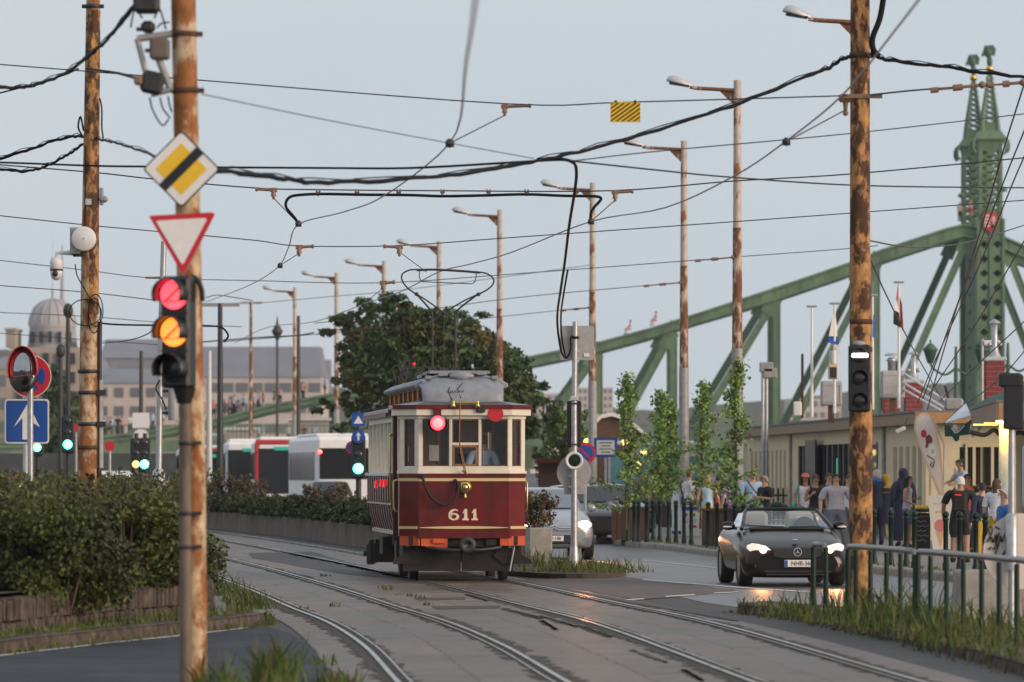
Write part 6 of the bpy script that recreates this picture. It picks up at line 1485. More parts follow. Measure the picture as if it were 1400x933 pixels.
# domed bath house
dD = 640; t = thing('domed_building', 'old bath house with a grey ribbed dome and tall finial', 'building', (X(62,dD), dD, 0)); uD = dD/FPX
def dx(px): return (px-62)*uD
def dz(py): return Z(py,dD)
MB().box((0,12,dz(475)/2),(96*uD,22,dz(475))).build('wall', MATS['old_stone'], t)
mb = MB(); mb.lathe([(36*uD,dz(478)),(34*uD,dz(468)),(32*uD,dz(446)),(33*uD,dz(444))],(0,10,0),28); dr = mb.build('drum', MATS['dome_grey'], t)
for a in range(-2,3):
    mb = MB(); mb.box((a*13*uD,10-33*uD*math.cos(a*.42)-.2,dz(459)),(5*uD,.8,15*uD)); mb.build('window', MATS['glass_dark'], dr)
mb = MB(); mb.lathe([(33*uD,dz(444)),(33*uD,dz(441)),(31*uD,dz(430)),(25*uD,dz(417)),(15*uD,dz(409)),(5*uD,dz(406)),(3.5*uD,dz(404))],(0,10,0),32)
for k_ in range(16):
    a = 2*PI*k_/16; mb.tube([(math.cos(a)*r_*uD,10+math.sin(a)*r_*uD,dz(p)+-.02) for r_,p in ((33,441),(31,430),(25,417),(15,409),(5,406))],.14,5)
mb.build('dome', MATS['dome_grey'], t)
mb = MB(); mb.lathe([(2.2*uD,dz(405)),(1.2*uD,dz(398)),(2.6*uD,dz(396)),(1*uD,dz(393)),(.45*uD,dz(385)),(.2*uD,dz(321))],(0,10,0),10); mb.build('finial', MATS['dome_grey'], t)
mb = MB(); mb.box((-52*uD,8,dz(462)),(13*uD,8,24*uD)); mb.box((-52*uD,8,dz(449)),(16*uD,9,3*uD)); mb.box((52*uD,8,dz(468)),(12*uD,8,20*uD)); mb.build('corner_turret', MATS['old_stone'], t)
for i_ in range(4):
    for j in range(5):
        mb = MB(); mb.box(((-36+18*j)*uD,.9,dz(490+26*i_)),(8*uD,.5,15*uD)); mb.build('window', MATS['glass_dark'], t)
t = thing('spire_mast', 'thin tall mast standing behind the grey dome', 'mast', (X(85,700), 700, 0)); MB().tube([(0,0,0),(0,0,Z(420,700)),(0,0,Z(335,700))],[.5,.3,.08],8).build('mast_shaft', MATS['dome_grey'], t)
mb = MB(); mb.ball((0,0,Z(417,700)),(.6,.6,.9),8,6); mb.build('mast_ball', MATS['dome_grey'], t)
t = thing('church', 'tiny distant church with a pointed dark steeple on the hill', 'church', (X(378,1900), 1900, 0)); uC = 1900/FPX
MB().box((-10,5,Z(496,1900)-8),(60,20,18)).build('nave', MATS['slate'], t)
mb = MB(); mb.box((0,0,Z(492,1900)),(6*uC,10,20*uC)); mb.lathe([(4.5*uC,Z(484,1900)),(3*uC,Z(480,1900)),(1.4*uC,Z(474,1900)),(.3*uC,Z(462,1900))],(0,0,0),10); mb.build('steeple', MATS['slate'], t)
# grass bank of the quay with low walls and the flight of steps
dV = 330; uV = dV/FPX
mb = MB(); mb.prism([(X(a,dV),Z(b,dV)) for a,b in ((-60,640),(-60,622),(120,622),(300,620),(480,619),(600,612),(700,606),(760,612),(760,640))][::-1],(0,dV,0),U,V_,30); structure(mb,'grass_bank',MATS['lawn'])
for a0, b0, a1, b1, lb in ((190,596,300,592,'long low pale wall on the quay behind the lamp columns'),(395,575,450,572,'pale terrace wall with glass front beyond the bridge deck'),(300,588,352,586,'low pale wall between two far lamp columns')):
    d = DB+25; t = thing('terrace_wall', lb, 'wall', (X((a0+a1)/2,d), d, 0)); h = Z(b0,d); MB().box((0,0,h/2),((a1-a0)/FPX*d,.8,h)).build('wall_body', MATS['old_plaster'], t); MB().box((0,-.1,h+.1),((a1-a0)/FPX*d+.4,1.1,.25)).build('coping', MATS['paper'], t)
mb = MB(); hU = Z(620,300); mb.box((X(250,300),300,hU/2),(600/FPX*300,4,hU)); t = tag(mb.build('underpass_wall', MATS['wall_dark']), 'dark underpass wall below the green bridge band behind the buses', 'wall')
# ------------------------------------------------------------------ kiosk pavilions along the pavement
kio = thing('kiosk', 'long low cream kiosk pavilion with ribbed walls and brown roof edge', 'kiosk', (0,0,0))
def wl(d): return 15.785 - .0449*d           # street wall line
def wd(px): return 15.785/((px-700)/FPX + .0449)
def seg(px0, px1, z0, z1, m, name, off=0.0, th=.12, parent=None):
    d0, d1 = wd(px0), wd(px1); a = Vector((wl(d0)+off,d0,0)); b = Vector((wl(d1)+off,d1,0)); c = (a+b)/2; L_ = (b-a).length
    mb = MB(); mb.box((c.x+th/2,c.y,(z0+z1)/2),(L_,th,z1-z0),math.atan2(b.y-a.y,b.x-a.x)); return mb.build(name, MATS[m], parent or kio)
a1, a2 = Vector((9.82,125,0)), Vector((7.8,170,0))
mb = MB(); roofp = [(9.82,125),(7.8,170),(7.8,182),(24,182),(24,125)]
mb.prism(roofp[::-1],(0,0,3.31),(1,0,0),(0,1,0),.05); mb.build('roof', MATS['roof_felt'], kio)
mb = MB(); mb.prism([(x+.04,y+.04 if y<130 else y) for x,y in roofp[::-1]],(0,0,3.255),(1,0,0),(0,1,0),.27); mb.build('roof_edge', MATS['kiosk_fascia'], kio)
mb = MB(); mb.box((16.9,125.0,3.13),(14.1,.06,.26)); mb.build('sun_tinted_fascia', MATS['kiosk_fascia_sun_tint'], kio)  # front face tinted as sunlit by its lighter colour
seg(1022,1086,.13,2.99,'kiosk_cream','wall'); seg(1086,1092,.13,2.99,'kiosk_cream','wall_pier')
seg(1200,1266,.13,2.99,'kiosk_cream','wall'); seg(1092,1200,2.6,2.99,'kiosk_cream','wall_head'); seg(1092,1200,.13,.5,'kiosk_fascia','stall_riser')
for px in list(np.linspace(1027,1072,9)): seg(px,px+2.2,.5,2.5,'kiosk_recess_shade','recess_shade_strip',-.015,.03)  # strips stand proud of the wall; the recess shade is only their colour
for px in (1222,1230,1239,1248,1256): seg(px,px+4.0,.5,2.45,'kiosk_recess_shade','recess_shade_strip',-.015,.03)
for px in (1083,1211): 
    d = wd(px); MB().tube([(wl(d)-.06,d,.13),(wl(d)-.06,d,2.98)],.05,8).build('downpipe', MATS['pole_grey'], kio)
seg(1092,1200,.5,2.6,'shop_glass','glazing',.05,.02)
for px in (1092,1098,1104,1111,1118,1124,1131,1138,1146,1153,1160,1172,1185,1199): seg(px,px+1.6,.13,2.6,'iron_dark','mullion',-.02,.10)
seg(1112,1126,.4,2.75,'black_plastic','open_door',-.25,.05)
seg(1142.5,1145.5,.8,2.2,'led_green','neon_sign',.02,.02)
mb = MB(); mb.box((wl(150)+2.5,150,1.4),(.1,40,2.6)); mb.build('back_wall', MATS['wood_dark'], kio)
for k_ in range(9):
    d = 138+k_*2.4; mb = MB(); mb.box((wl(d)+1.5,d,.9+.3*(k_%3)),(.5,1.6,1.4)); mb.build('shelf_goods', MATS[['teal','awning_green','bus_red','paper','wood'][k_%5]], kio)
# face towards the viewer: counter windows
yF = 125.5
def fseg(px0, px1, z0, z1, m, name, off=0, th=.12): 
    x0, x1 = X(px0,yF), X(px1,yF); mb = MB(); mb.box(((x0+x1)/2,yF+off+th/2,(z0+z1)/2),(x1-x0,th,z1-z0)); return mb.build(name, MATS[m], kio)
fseg(1266,1312,.13,2.99,'kiosk_cream','wall'); fseg(1312,1470,2.42,2.99,'kiosk_cream','wall_head'); fseg(1312,1470,.13,1.05,'kiosk_cream','wall_base')
for px in (1319,1330,1341,1355,1369,1385,1402,1420): fseg(px,px+4,1.05,2.42,'kiosk_cream','post')
for px in (1312,1323,1345,1359,1373): fseg(px,px+9,1.05,2.42,'shop_glass','glazing',.05,.02)
fseg(1318,1319.6,1.05,2.5,'iron_dark','mullion',-.03,.06); fseg(1344,1345.6,1.05,2.42,'iron_dark','mullion',-.03,.06)
fseg(1305,1307,.13,1.9,'kiosk_recess_shade','recess_shade_strip',-.01,.02); fseg(1271,1273,.6,2.3,'kiosk_recess_shade','recess_shade_strip',-.01,.02); fseg(1284,1286,.6,2.3,'kiosk_recess_shade','recess_shade_strip',-.01,.02)
mb = MB(); mb.box((X(1380,128.5),128.5,1.5),(4,.1,2.8)); mb.build('inner_wall', MATS['wood_dark'], kio)
t = thing('floodlight', 'small pale floodlight under the brown eave by the feather banner', 'lamp', P(1231,588,124)); mb = MB(); mb.box((0,0,0),(.26,.12,.10),rot=Matrix.Rotation(R(-25),3,'Y').to_3x3(),bev=.02); mb.build('lamp_case', MATS['galv_pale'], t); MB().cyl((.1,.05,.05),(.18,.1,.3),.02).build('arm', MATS['iron_dark'], t)
# roof furniture
def chimney(px0, px1, ytop, ybot, d, label, cowl=None):
    t = thing('chimney', label, 'chimney', (X((px0+px1)/2,d), d, Z(ybot,d))); u = d/FPX; W = (px1-px0)*u; H = (ybot-ytop)*u
    mb = MB(); rows = max(3, int(round(H/.115))); rh = H/rows
    mb.box((0,W/2,H/2),(W-.02,W-.02,H),mi=1)
    for r_ in range(rows):
        n = 3; bw_ = W/n
        for j in range(-1,n+1):
            x0 = -W/2 + (j+.5*(r_%2))*bw_+.008; x1 = x0+bw_-.016; x0 = max(x0,-W/2); x1 = min(x1,W/2)
            if x1-x0 > .02:
                mb.box(((x0+x1)/2,.0,rh*(r_+.5)),(x1-x0,.03,rh-.016)); 
                mb.box((-W/2,W/2+(x0+x1)/2,rh*(r_+.5)),(.03,x1-x0,rh-.016))
    mb.build('brickwork', [MATS['brick'],MATS['mortar']], t)
    MB().box((0,W/2,H+.05),(W*1.18,W*1.18,.10),bev=.02).build('cap', MATS['galv_pale'], t)
    if cowl:
        h = cowl*u; mb = MB(); mb.lathe([(W*.36,H+.10),(W*.22,H+.22),(W*.16,H+h*.45),(W*.16,H+h*.85),(W*.13,H+h*.86)],(0,W/2,0),14)
        mb.lathe([(W*.30,H+h*.90),(W*.28,H+h*.93),(W*.05,H+h)],(0,W/2,0),14)
        for a in range(3): mb.box((W*.13*math.cos(a*2.1),W/2+W*.13*math.sin(a*2.1),H+h*.88),(.02,.02,h*.08))
        for sx in (-1,1): mb.lathe([(.001,0),(W*.11,.0),(W*.12,.06),(W*.08,.09)],(sx*W*.17,W/2-.02,H+h*.40),10,0,Matrix.Rotation(PI/2*sx,3,'Y'))
        mb.build('cowl', MATS['galv'], t)
    return t
chimney(1209,1230,545,565,140,'short red brick chimney below the grey board on the kiosk roof'); chimney(1238,1262,524,565,140,'red brick chimney with a grey cowl in the middle of the kiosk roof',44)
chimney(1348,1374,494,556,118,'tallest red brick chimney with a rounded grey cowl near the frame edge',58)
t = thing('flue', 'thin steel flue with a capped top behind the grey board', 'flue', (X(1219,142),142,Z(545,142))); u = 142/FPX
MB().lathe([(.11,0),(.11,50*u),(.16,52*u),(.08,56*u)],(0,0,0),12).build('pipe', MATS['galv'], t); MB().lathe([(.20,58*u),(.18,61*u),(.05,62*u)],(0,0,0),12).build('cap', MATS['galv'], t)
def board(px0,px1,y0,y1,d,label):
    t = thing('sign_board', label, 'sign', (X((px0+px1)/2,d),d,Z((y0+y1)/2,d))); u = d/FPX
    MB().box((0,0,0),((px1-px0)*u,.22,(y1-y0)*u),R(8),bev=.04).build('panel', MATS['sign_back'], t)
    mb = MB(); mb.ring([(a*.42*(px1-px0)*u,b*.36*(y1-y0)*u) for a,b in ((-1,-1),(1,-1),(1,1),(-1,1))],[(a*.40*(px1-px0)*u,b*.33*(y1-y0)*u) for a,b in ((-1,-1),(1,-1),(1,1),(-1,1))],(0,-.135,0),Vector((1,.14,0)).normalized(),V_,.02)
    mb.build('stiffener', MATS['galv'], t); MB().box((0,.1,-(y1-y0)*u*.5-.2),(.16,.1,.5)).build('support', MATS['wood_dark'], t)
board(1204,1237,507,545,136,'large grey sign board seen from behind beside the red white and green flag'); board(1122,1151,521,555,136,'smaller grey sign board by the limp white and blue flag')
t = thing('loudspeaker', 'small beige loudspeaker box mounted on the white flagpole', 'loudspeaker', P(1139,508,134.6)); MB().box((0,0,0),(.26,.2,.42),bev=.03).build('box', MATS['kiosk_cream'], t); MB().box((0,-.11,-.03),(.18,.03,.28),bev=.01).build('grille', MATS['iron_dark'], t); MB().cyl((0,0,.2),(0,0,.55),.11).build('cap', MATS['galv_pale'], t)
for k_, (a,b) in enumerate((((1238,512),(1299,552)),((1236,524),(1292,558)),((1236,533),(1286,561)))):
    t = thing('brace', ['uppermost','middle','lowest'][k_]+' of three white slanting braces behind the brick chimney', 'brace', (0,0,0)); MB().tube([P(*a,136),P(*b,133)],.03,8).build('tube', MATS['sign_white'], t)
t = thing('vent_box', 'jumbled grey roof anchor where the stay wires meet', 'roof anchor', P(1304,556,124)); MB().box((0,0,.05),(.45,.35,.3),bev=.05).build('anchor_block', MATS['pole_grey'], t); MB().cyl((-.1,0,.1),(-.2,0,.5),.04).build('anchor_rod', MATS['iron_dark'], t)
# nearer kiosk corner with lit soffit and column
k2 = thing('kiosk', 'nearer kiosk corner with lit yellow soffit and a round column', 'kiosk', (0,0,0))
rp2 = [(9.46,100),(10.05,112.5),(20,112.5),(20,100)]
MB().prism(rp2[::-1],(0,0,3.22),(1,0,0),(0,1,0),.05).build('roof', MATS['roof_felt'], k2)
MB().prism([(x+.03,y+.03) for x,y in rp2[::-1]],(0,0,3.168),(1,0,0),(0,1,0),.36).build('roof_edge', MATS['kiosk_fascia'], k2)
mb = MB(); mb.box((14.75,99.99,2.99),(10.5,.06,.34)); mb.build('sun_tinted_fascia', MATS['kiosk_fascia_sun_tint'], k2)  # sunlit look of this face comes from its lighter colour
mb = MB(); mb.lathe([(.17,.13),(.17,2.2)],(9.75,100.8,0),20); mb.build('column_lower', MATS['galv_pale'], k2)
mb = MB(); mb.lathe([(.165,2.2),(.165,2.82)],(9.75,100.8,0),20); mb.build('column_upper', MATS['kiosk_cream'], k2)  # upper part in cream: the warm lamplight on it put into the colour
for k_ in range(3):
    mb = MB(); mb.box((9.75+.05*k_,100.55+3*k_,2.79),(.5,.10,.04)); mb.build('soffit_lamp', MATS['lamp_yellow'], k2)
mb = MB(); mb.box((14,106,1.5),(7.4,.1,2.7)); mb.build('wall', MATS['kiosk_cream'], k2)
for k_ in range(5):
    mb = MB(); mb.box((10.75+k_*.62,105.9,1.6),(.40,.06,1.5)); mb.build('window', MATS['shop_glass'], k2)
mb = MB(); mb.tube(spline([(9.2,103,2.62),(9.5,103,2.55),(9.7,103,2.65),(9.9,103,2.5),(10.2,103,2.6),(10.5,103,2.5)],4),.05,6); mb.build('curled_ironwork', MATS['iron_dark'], k2)
kl = bpy.data.lights.new('soffit_light','POINT'); kl.energy = 60; kl.color = (1,.72,.2); kl.shadow_soft_size = .1; ko = bpy.data.objects.new('soffit_light',kl); COL.objects.link(ko); ko.location = (9.55,100.35,2.72)
# awning and parasol
dA = 112; uA = dA/FPX; t = thing('awning', 'green and white awning with a scalloped valance by the feather banner', 'awning', P(1292,583,dA))
def ap(px,py,y): return Vector(((px-1292)*uA, y, (583-py)*uA))
mb = MB(); A = [ap(1291,578,0),ap(1328,568,.0),ap(1328,550,1.4),ap(1318,558,1.2)]; mb.add(A+[p-Vector((0,0,.03)) for p in A],[(0,1,2,3),(7,6,5,4)]+[(i_,i_+4,(i_+1)%4+4,(i_+1)%4) for i_ in range(4)]); mb.build('canopy', MATS['awning_white'], t)
mb = MB(); mb.prism([((px-1292)*uA,(583-py)*uA) for px,py in ((1291,578),(1292,597),(1302,597),(1305,603),(1308,604),(1311,602),(1312,596),(1328,594),(1328,574),(1315,582),(1309,590),(1305,590),(1302,583),(1292,581))],(0,0,0),U,V_,.03); mb.build('valance', MATS['awning_green'], t)
mb = MB(); mb.prism(circ(3.2*uA,16,cx=13.5*uA,cy=(583-584)*uA),(0,-.01,0),U,V_,.02); mb.prism([((px-1292)*uA,(583-py)*uA) for px,py in ((1301,584),(1306,591),(1310,590),(1318,581),(1319,582),(1310,592),(1305,593),(1300,585))],(0,-.008,0),U,V_,.02); mb.build('emblem', MATS['awning_white'], t)
mb = MB(); mb.tube([ap(1291,579,0),ap(1328,550,1.4)],.02,6); mb.build('rod', MATS['awning_green'], t)
mb = MB(); mb.tube(spline([ap(1328,573,0),ap(1339,572,0),ap(1344,577,0),ap(1338,588,0),ap(1330,596,0),ap(1328,588,0),ap(1329,580,0)],4),.035,6); mb.build('curled_end', MATS['awning_white'], t)
t = thing('parasol', 'dark green parasol rising over the nearer kiosk roof', 'parasol', (X(1398,116),116,.13)); z = Z(530,116)-.13
mb = MB(); mb.loft([[Vector((r_*math.cos(2*PI*j/8),r_*math.sin(2*PI*j/8),zz)) for j in range(8)] for r_,zz in ((1.5,z-.62),(.8,z-.24),(.05,z+.05))],0,True,False,False); mb.build('canopy', MATS['awning_green'], t); MB().tube([(0,0,0),(0,0,z)],.03,8).build('pole', MATS['galv'], t)
# feather banner
dF2 = 117; uF = dF2/FPX; t = thing('feather_banner', 'tall pale feather banner printed with berries and a scoop of ice cream', 'banner', (X(1290,dF2),dF2,.13))
def bp2(px,py): return ((px-1290)*uF, Z(py,dF2)-.13)
ol = [(1250,578),(1253,570),(1259,565),(1266,564),(1274,570),(1281,586),(1286,612),(1289,645),(1291,678),(1284,678),(1276,660),(1266,636),(1256,608),(1250,588)]
MB().prism([bp2(*p) for p in ol][::-1],(0,0,0),U,V_,.02).build('edge_hem', MATS['banner'], t)
inn = [(1252,578),(1255,572),(1260,567.5),(1266,567),(1272,573),(1278,588),(1283,614),(1286,645),(1287.5,674),(1285.5,674),(1278,657),(1268,634),(1258,606),(1252,588)]
MB().prism([bp2(*p) for p in inn][::-1],(0,-.006,0),U,V_,.01).build('cloth', MATS['banner_pale'], t)
def blob(m, pts, name, y=-.010): MB().prism([bp2(*p) for p in pts][::-1],(0,y,0),U,V_,.006).build(name, MATS[m], t)
def circpx(cx_,cy,rx,ry,n=16): return [(cx_+rx*math.cos(2*PI*j/n),cy+ry*math.sin(2*PI*j/n)) for j in range(n)]
blob('berry',circpx(1263,593,4,5.5),'berry_print'); blob('choc',[(1265,598),(1270,594),(1274,598),(1275,605),(1270,607),(1268,613),(1265,612),(1266,606)],'cocoa_print'); blob('sign_white',circpx(1274.5,616.5,5.5,9),'scoop_print',-.010); blob('cone',circpx(1275.5,617.5,2.2,3.5),'wafer_print',-.014); blob('choc',[(1267.5,622),(1277,628),(1276.5,629.3),(1267,623.3)],'spoon_print',-.014)
mb = MB(); mb.tube([( (px-1290)*uF,-.012,Z(py,dF2)-.13) for px,py in ((1278,630),(1275,640),(1272,636),(1274,632))],.012,5); mb.build('curl_print', MATS['choc'], t)
for k_,(a,b) in enumerate(((1258,575),(1262,573),(1260,580),(1264,578),(1262,584))): blob('sign_white',circpx(a,b,1.4,1.6,8),'flower_print')
MB().tube([(.0,.03,0),(.01,.03,1.4),((1282-1290)*uF+.15,.03,2.3),((1275-1290)*uF,.03,Z(570,dF2)-.13)],.018,6).build('mast_rod', MATS['galv'], t); MB().box((0,0,.03),(.5,.4,.06),bev=.02).build('base', MATS['iron_dark'], t)
# ice cream board, chalk menu, lemons, round-cornered menu board
dI = 104; uI = dI/FPX; t = thing('sign_board', 'leaning white board printed with a pink ice cream cone', 'sign', (X(1286,dI),dI,.13)); 
def ip(px,py): return ((px-1286)*uI, Z(py,dI)-.13)
MB().prism([ip(1269,678),ip(1275.5,752),ip(1301,751),ip(1299,677)],(0,0,0),U,V_,.05).build('board_panel', MATS['paper'], t)
MB().prism([ip(*p) for p in circpx(1285,719,7.5,9)][::-1],(0,-.006,0),U,V_,.01).build('pink_scoop', MATS['pink'], t); MB().prism([ip(*p) for p in ((1279,727),(1286,749),(1291,727))],(0,-.004,0),U,V_,.01).build('cone_print', MATS['cone'], t)
mb = MB()
for py,wd_ in ((689,16),(699,12),(701,14)): c = ip(1285,py); mb.box((c[0],-.004,c[1]),(wd_*uI,.006,.018))
mb.build('print_lines', MATS['cone'], t)
dH = 108; t = thing('chalkboard', 'black chalk menu board standing under the tray of lemons', 'chalkboard', (X(1262,dH),dH,.13)); uH = dH/FPX
MB().box((0,.1,.42),(.32,.06,.78),bev=.01).build('slate', MATS['chalk_black'], t); mb = MB(); mb.box((0,.14,.02),(.34,.3,.05)); mb.build('foot', MATS['wood_dark'], t)
mb = MB()
for k_ in range(6): mb.tube([(-.12+.04*j,.062,.72-k_*.1+.015*((j*7+k_)%3)) for j in range(7-(k_%2))],.007,4)
mb.build('chalk_writing', MATS['sign_back'], t)
t = thing('lemon_tray', 'tray heaped with yellow lemons on top of the chalk menu', 'tray', (X(1262,dH),dH+.1,.96)); MB().box((0,0,.03),(.36,.3,.06),bev=.01).build('tray_base', MATS['rail_green'], t)
for k_ in range(9): MB().ball((-.13+.065*(k_%5),-.08+.08*(k_//5),.09+.03*(k_//5)),(.042,.036,.034),8,6).build('lemon', MATS['sign_yellow'], t)
dG = 106; t = thing('menu_board', 'dark menu board in a rounded wooden frame beside the black backpack man', 'menu board', (X(1340,dG),dG,.13)); z = Z(690,dG)-.13; uG = dG/FPX
MB().prism([(p[0],z+p[1]) for p in rrect(36*uG,52*uG,.09)],(0,.0,0),U,V_,.05).build('frame', MATS['wood'], t); MB().prism([(p[0],z+p[1]) for p in rrect(32*uG,48*uG,.07)],(0,-.006,0),U,V_,.04).build('slate', MATS['chalk_black'], t)
MB().prism([(p[0]-.08,z+.18+p[1]) for p in rot2(rrect(15*uG,8*uG,.02),R(8))],(0,-.012,0),U,V_,.01).build('label', MATS['paper'], t); mb = MB(); mb.box((-.2,.04,z/2-.2),(.05,.05,z)); mb.box((.2,.04,z/2-.2),(.05,.05,z)); mb.build('legs', MATS['wood'], t)
# brown slatted planter boxes for the street trees
def planter(px, py, wpx, hpx, label, dep=.9):
    p = G(px, py, .13); u = p.y/FPX; W = wpx*u; H = hpx*u; t = thing('planter_box', label, 'planter', p, 0, 'brown planter boxes by the kerb')
    mb = MB(); n = max(4,int(W/.12))
    for k_ in range(n): mb.box((-W/2+W*(k_+.5)/n,0,H/2),(W/n-.012,.04,H-.02))
    mb.box((0,dep/2,H/2-.03),(W-.04,dep-.05,H-.08)); mb.build('slatted_sides', MATS['planter_brown'], t); MB().box((0,dep/2,H-.05),(W-.1,dep-.14,.05)).build('soil', MATS['soil'], t)
    MB().box((0,-.03,H+.0),(W+.04,.06,.06)).build('rim', MATS['planter_brown'], t); return t
planter(862,739,52,44,'wide brown slatted planter box nearest the blazing headlight'); planter(914,721,24,32,'smallest brown planter box behind the woman in the dark dress'); planter(987,747,54,50,'brown planter box beside the roadster with floral top behind'); planter(944,722,20,34,'brown planter box half hidden by the grey lamp column')
pc = thing('poster', 'pale advertising poster with two figures and a red strip behind the bollards', 'poster', G(944,735,.13)); u = pc.location.y/FPX
MB().box((0,.05,.42),(26*u,.05,.78),bev=.01).build('panel', MATS['paper'], pc); MB().box((0,.02,.74),(26*u-.03,.01,.10)).build('blue_band', MATS['sign_blue'], pc); MB().box((.06,.02,.28),(.2,.01,.06)).build('red_strip', MATS['sign_red'], pc)
for sx in (-1,1):
    MB().ball((sx*.10,.022,.58),(.035,.01,.045),10,6).build('head_print', MATS['wood'], pc); MB().ball((sx*.10,.022,.45),(.07,.008,.09),10,6).build('figure_print', MATS['galv_pale'], pc)
for k_,(px,lb) in enumerate(((1062,'big round green watermelon on a stall behind the roadster windscreen'),(1070,'smaller green watermelon beside the big one behind the roadster'))):
    t = tag(MB().ball(P(px,693+2*k_,113),(.17-.03*k_,.15,.12-.02*k_),14,10).build('watermelon', MATS['rail_green']),lb,'watermelon')
t = thing('market_table', 'low table holding the watermelons behind the roadster', 'table', G(1066,752,.13)); MB().box((0,0,.62),(1.0,.5,.05)).build('table_top', MATS['wood'], t)
for sx in (-1,1):
    for sy in (-1,1): MB().box((sx*.45,sy*.2,.3),(.05,.05,.6)).build('leg', MATS['wood'], t)
# stalls, shelter and stairs under the bridge foot
t = thing('market_stall', 'dark brown stall with a curved cream roof behind the young trees', 'stall', (X(838,178),178,.13)); u = 178/FPX
MB().box((0,1,1.35),(62*u,2,2.7)).build('cabin', MATS['wood_dark'], t); mb = MB(); ar = [((px-838)*u,Z(py,178)-.13) for px,py in ((806,598),(812,577),(822,567),(836,564),(852,569),(868,580),(882,592))]
rg = [[Vector((x,y,z)) for x,z in ar]+[Vector((x,y,z-.14)) for x,z in ar[::-1]] for y in (-.6,2.4)]; mb.loft(rg,0,True,False,False); mb.build('curved_roof', MATS['paper'], t); MB().prism([(x,z-.1) for x,z in ar][::-1],(0,-.4,0),U,V_,.1).build('gable', MATS['wood_dark'], t)
for k_,(px,py) in enumerate(((854,605),(802,604),(880,619),(872,636))):
    o = tag(MB().ball(P(px,py,170),.11,10,8).build('festoon_lamp', MATS['lamp_yellow']), ['round yellow lamp hanging by the curved stall roof','yellow lamp beside the black signal back','yellow lamp among the leaves of the first young tree','lowest yellow lamp above the woman in dark dress'][k_], 'lamp', 'yellow stall lamps')
t = thing('bus_shelter', 'teal glass shelter behind the young street trees', 'shelter', (X(895,172),172,.13)); u = 172/FPX
for k_ in range(5): MB().box(((-62+31*k_)*u,0,1.3),(.08,.08,2.6)).build('post', MATS['galv'], t)
for k_ in range(4): MB().box(((-46.5+31*k_)*u,0,1.25),(29*u,.03,1.9)).build('pane', MATS['teal'], t)
MB().box((0,.3,2.65),(150*u,1.6,.14),bev=.03).build('roof', MATS['galv_pale'], t)
t = thing('market_stall', 'low brown stall with a dark red edge beside the tram', 'stall', (X(765,182),182,.13)); u = 182/FPX
MB().box((0,1,1.0),(58*u,2,2.0)).build('cabin', MATS['wood_dark'], t); MB().box((0,0.2,2.08),(64*u,2.6,.14)).build('roof_edge', MATS['tram_red'], t)
t = thing('stairway', 'pale concrete stair ramp climbing to the bridge behind the sign post', 'stairs', (X(740,196),196,0)); u = 196/FPX
mb = MB(); mb.prism([((px-740)*u,Z(py,196)) for px,py in ((728,640),(728,626),(758,588),(792,570),(820,566),(820,572),(794,578),(764,598),(764,640))][::-1],(0,0,0),U,V_,2.2); mb.build('stair_flank', MATS['old_plaster'], t)
for k_ in range(6): MB().box(((731+6*k_-740)*u,-.4,Z(634-6*k_,196)-.3),(12*u,.8,.16)).build('step', MATS['paper'], t)
mb = MB(); x0,x1 = (743-740)*u,(769-740)*u; z0,z1 = Z(620,196),Z(549,196)
for k_ in range(7): mb.box((x0+(x1-x0)*k_/6,-.2,(z0+z1)/2),(.06,.06,z1-z0))
mb.box(((x0+x1)/2,-.2,z1),(x1-x0,.06,.08)); mb.box(((x0+x1)/2,-.2,z0+.4),(x1-x0,.06,.08)); mb.tube([(x0,-.2,z0+.5),(x1,-.2,z1-.2)],.03,5); mb.build('railing', MATS['iron_dark'], t)
t = thing('picket_fence', 'dark green picket fence running behind the pedestrians', 'fence', (X(950,160),160,.13)); u = 160/FPX
for z in (.25,.95): MB().box((0,0,z),(300*u,.05,.06)).build('rail', MATS['rail_green'], t)
mb = MB()
for k_ in range(46): mb.box((-150*u+k_*6.6*u,-.04,.6),(.06,.04,1.15))
mb.build('pickets', MATS['rail_green'], t)

# ------------------------------------------------------------------ signals, signs and lamps far down the left carriageway
def far_signal(px, py, d, label, col='lamp_green', r_=.12, base=.0, boards=()):
    t = thing('traffic_light', label, 'traffic light', (X(px,d),d,base)); z = Z(py,d)-base
    MB().tube([(0,.1,0),(0,.1,z+1.0)],.07,8).build('post', MATS['iron_dark'], t); hd = MB().box((0,0,z+.3),(.36,.24,1.1),bev=.04).build('signal_head', MATS['black_plastic'], t)
    k_ = 0
    mb = MB(); mb.ball((0,-.13,z),(r_,.06,r_),14,8); mb.build('lit_lens', MATS[col], hd)
    for q_ in (.36,.70):
        mb = MB(); mb.ball((0,-.12,z+q_),(.11,.04,.11),10,6); mb.build('lens', MATS['lens_dark'], hd)
    return t
s1 = far_signal(490,641,130,'green traffic light under two blue signs beside the tram',r_=.13)
z = Z(597,130); t = thing('arrow_sign', 'round blue sign with white upward arrow above the green light', 'sign', P(490,597,129.7)); MB().prism(circ(9*130/FPX,24),(0,0,0),U,V_,.03).build('blue_face', MATS['sign_blue'], t); MB().prism([(-.022,-.10),(.022,-.10),(.022,.03),(.07,.0),(0,.11),(-.07,.0),(-.022,.03)],(0,-.006,0),U,V_,.02).build('arrow', MATS['sign_white'], t)
t = thing('crossing_sign', 'square blue crossing sign with a pale triangle, topmost on the post', 'sign', P(490,574,129.7)); MB().prism(rrect(18.5*130/FPX,19*130/FPX,.02),(0,0,0),U,V_,.03).build('blue_face', MATS['sign_blue'], t); MB().prism([(-.12,-.10),(.12,-.10),(0,.10)],(0,-.006,0),U,V_,.02).build('triangle', MATS['sign_white'], t)
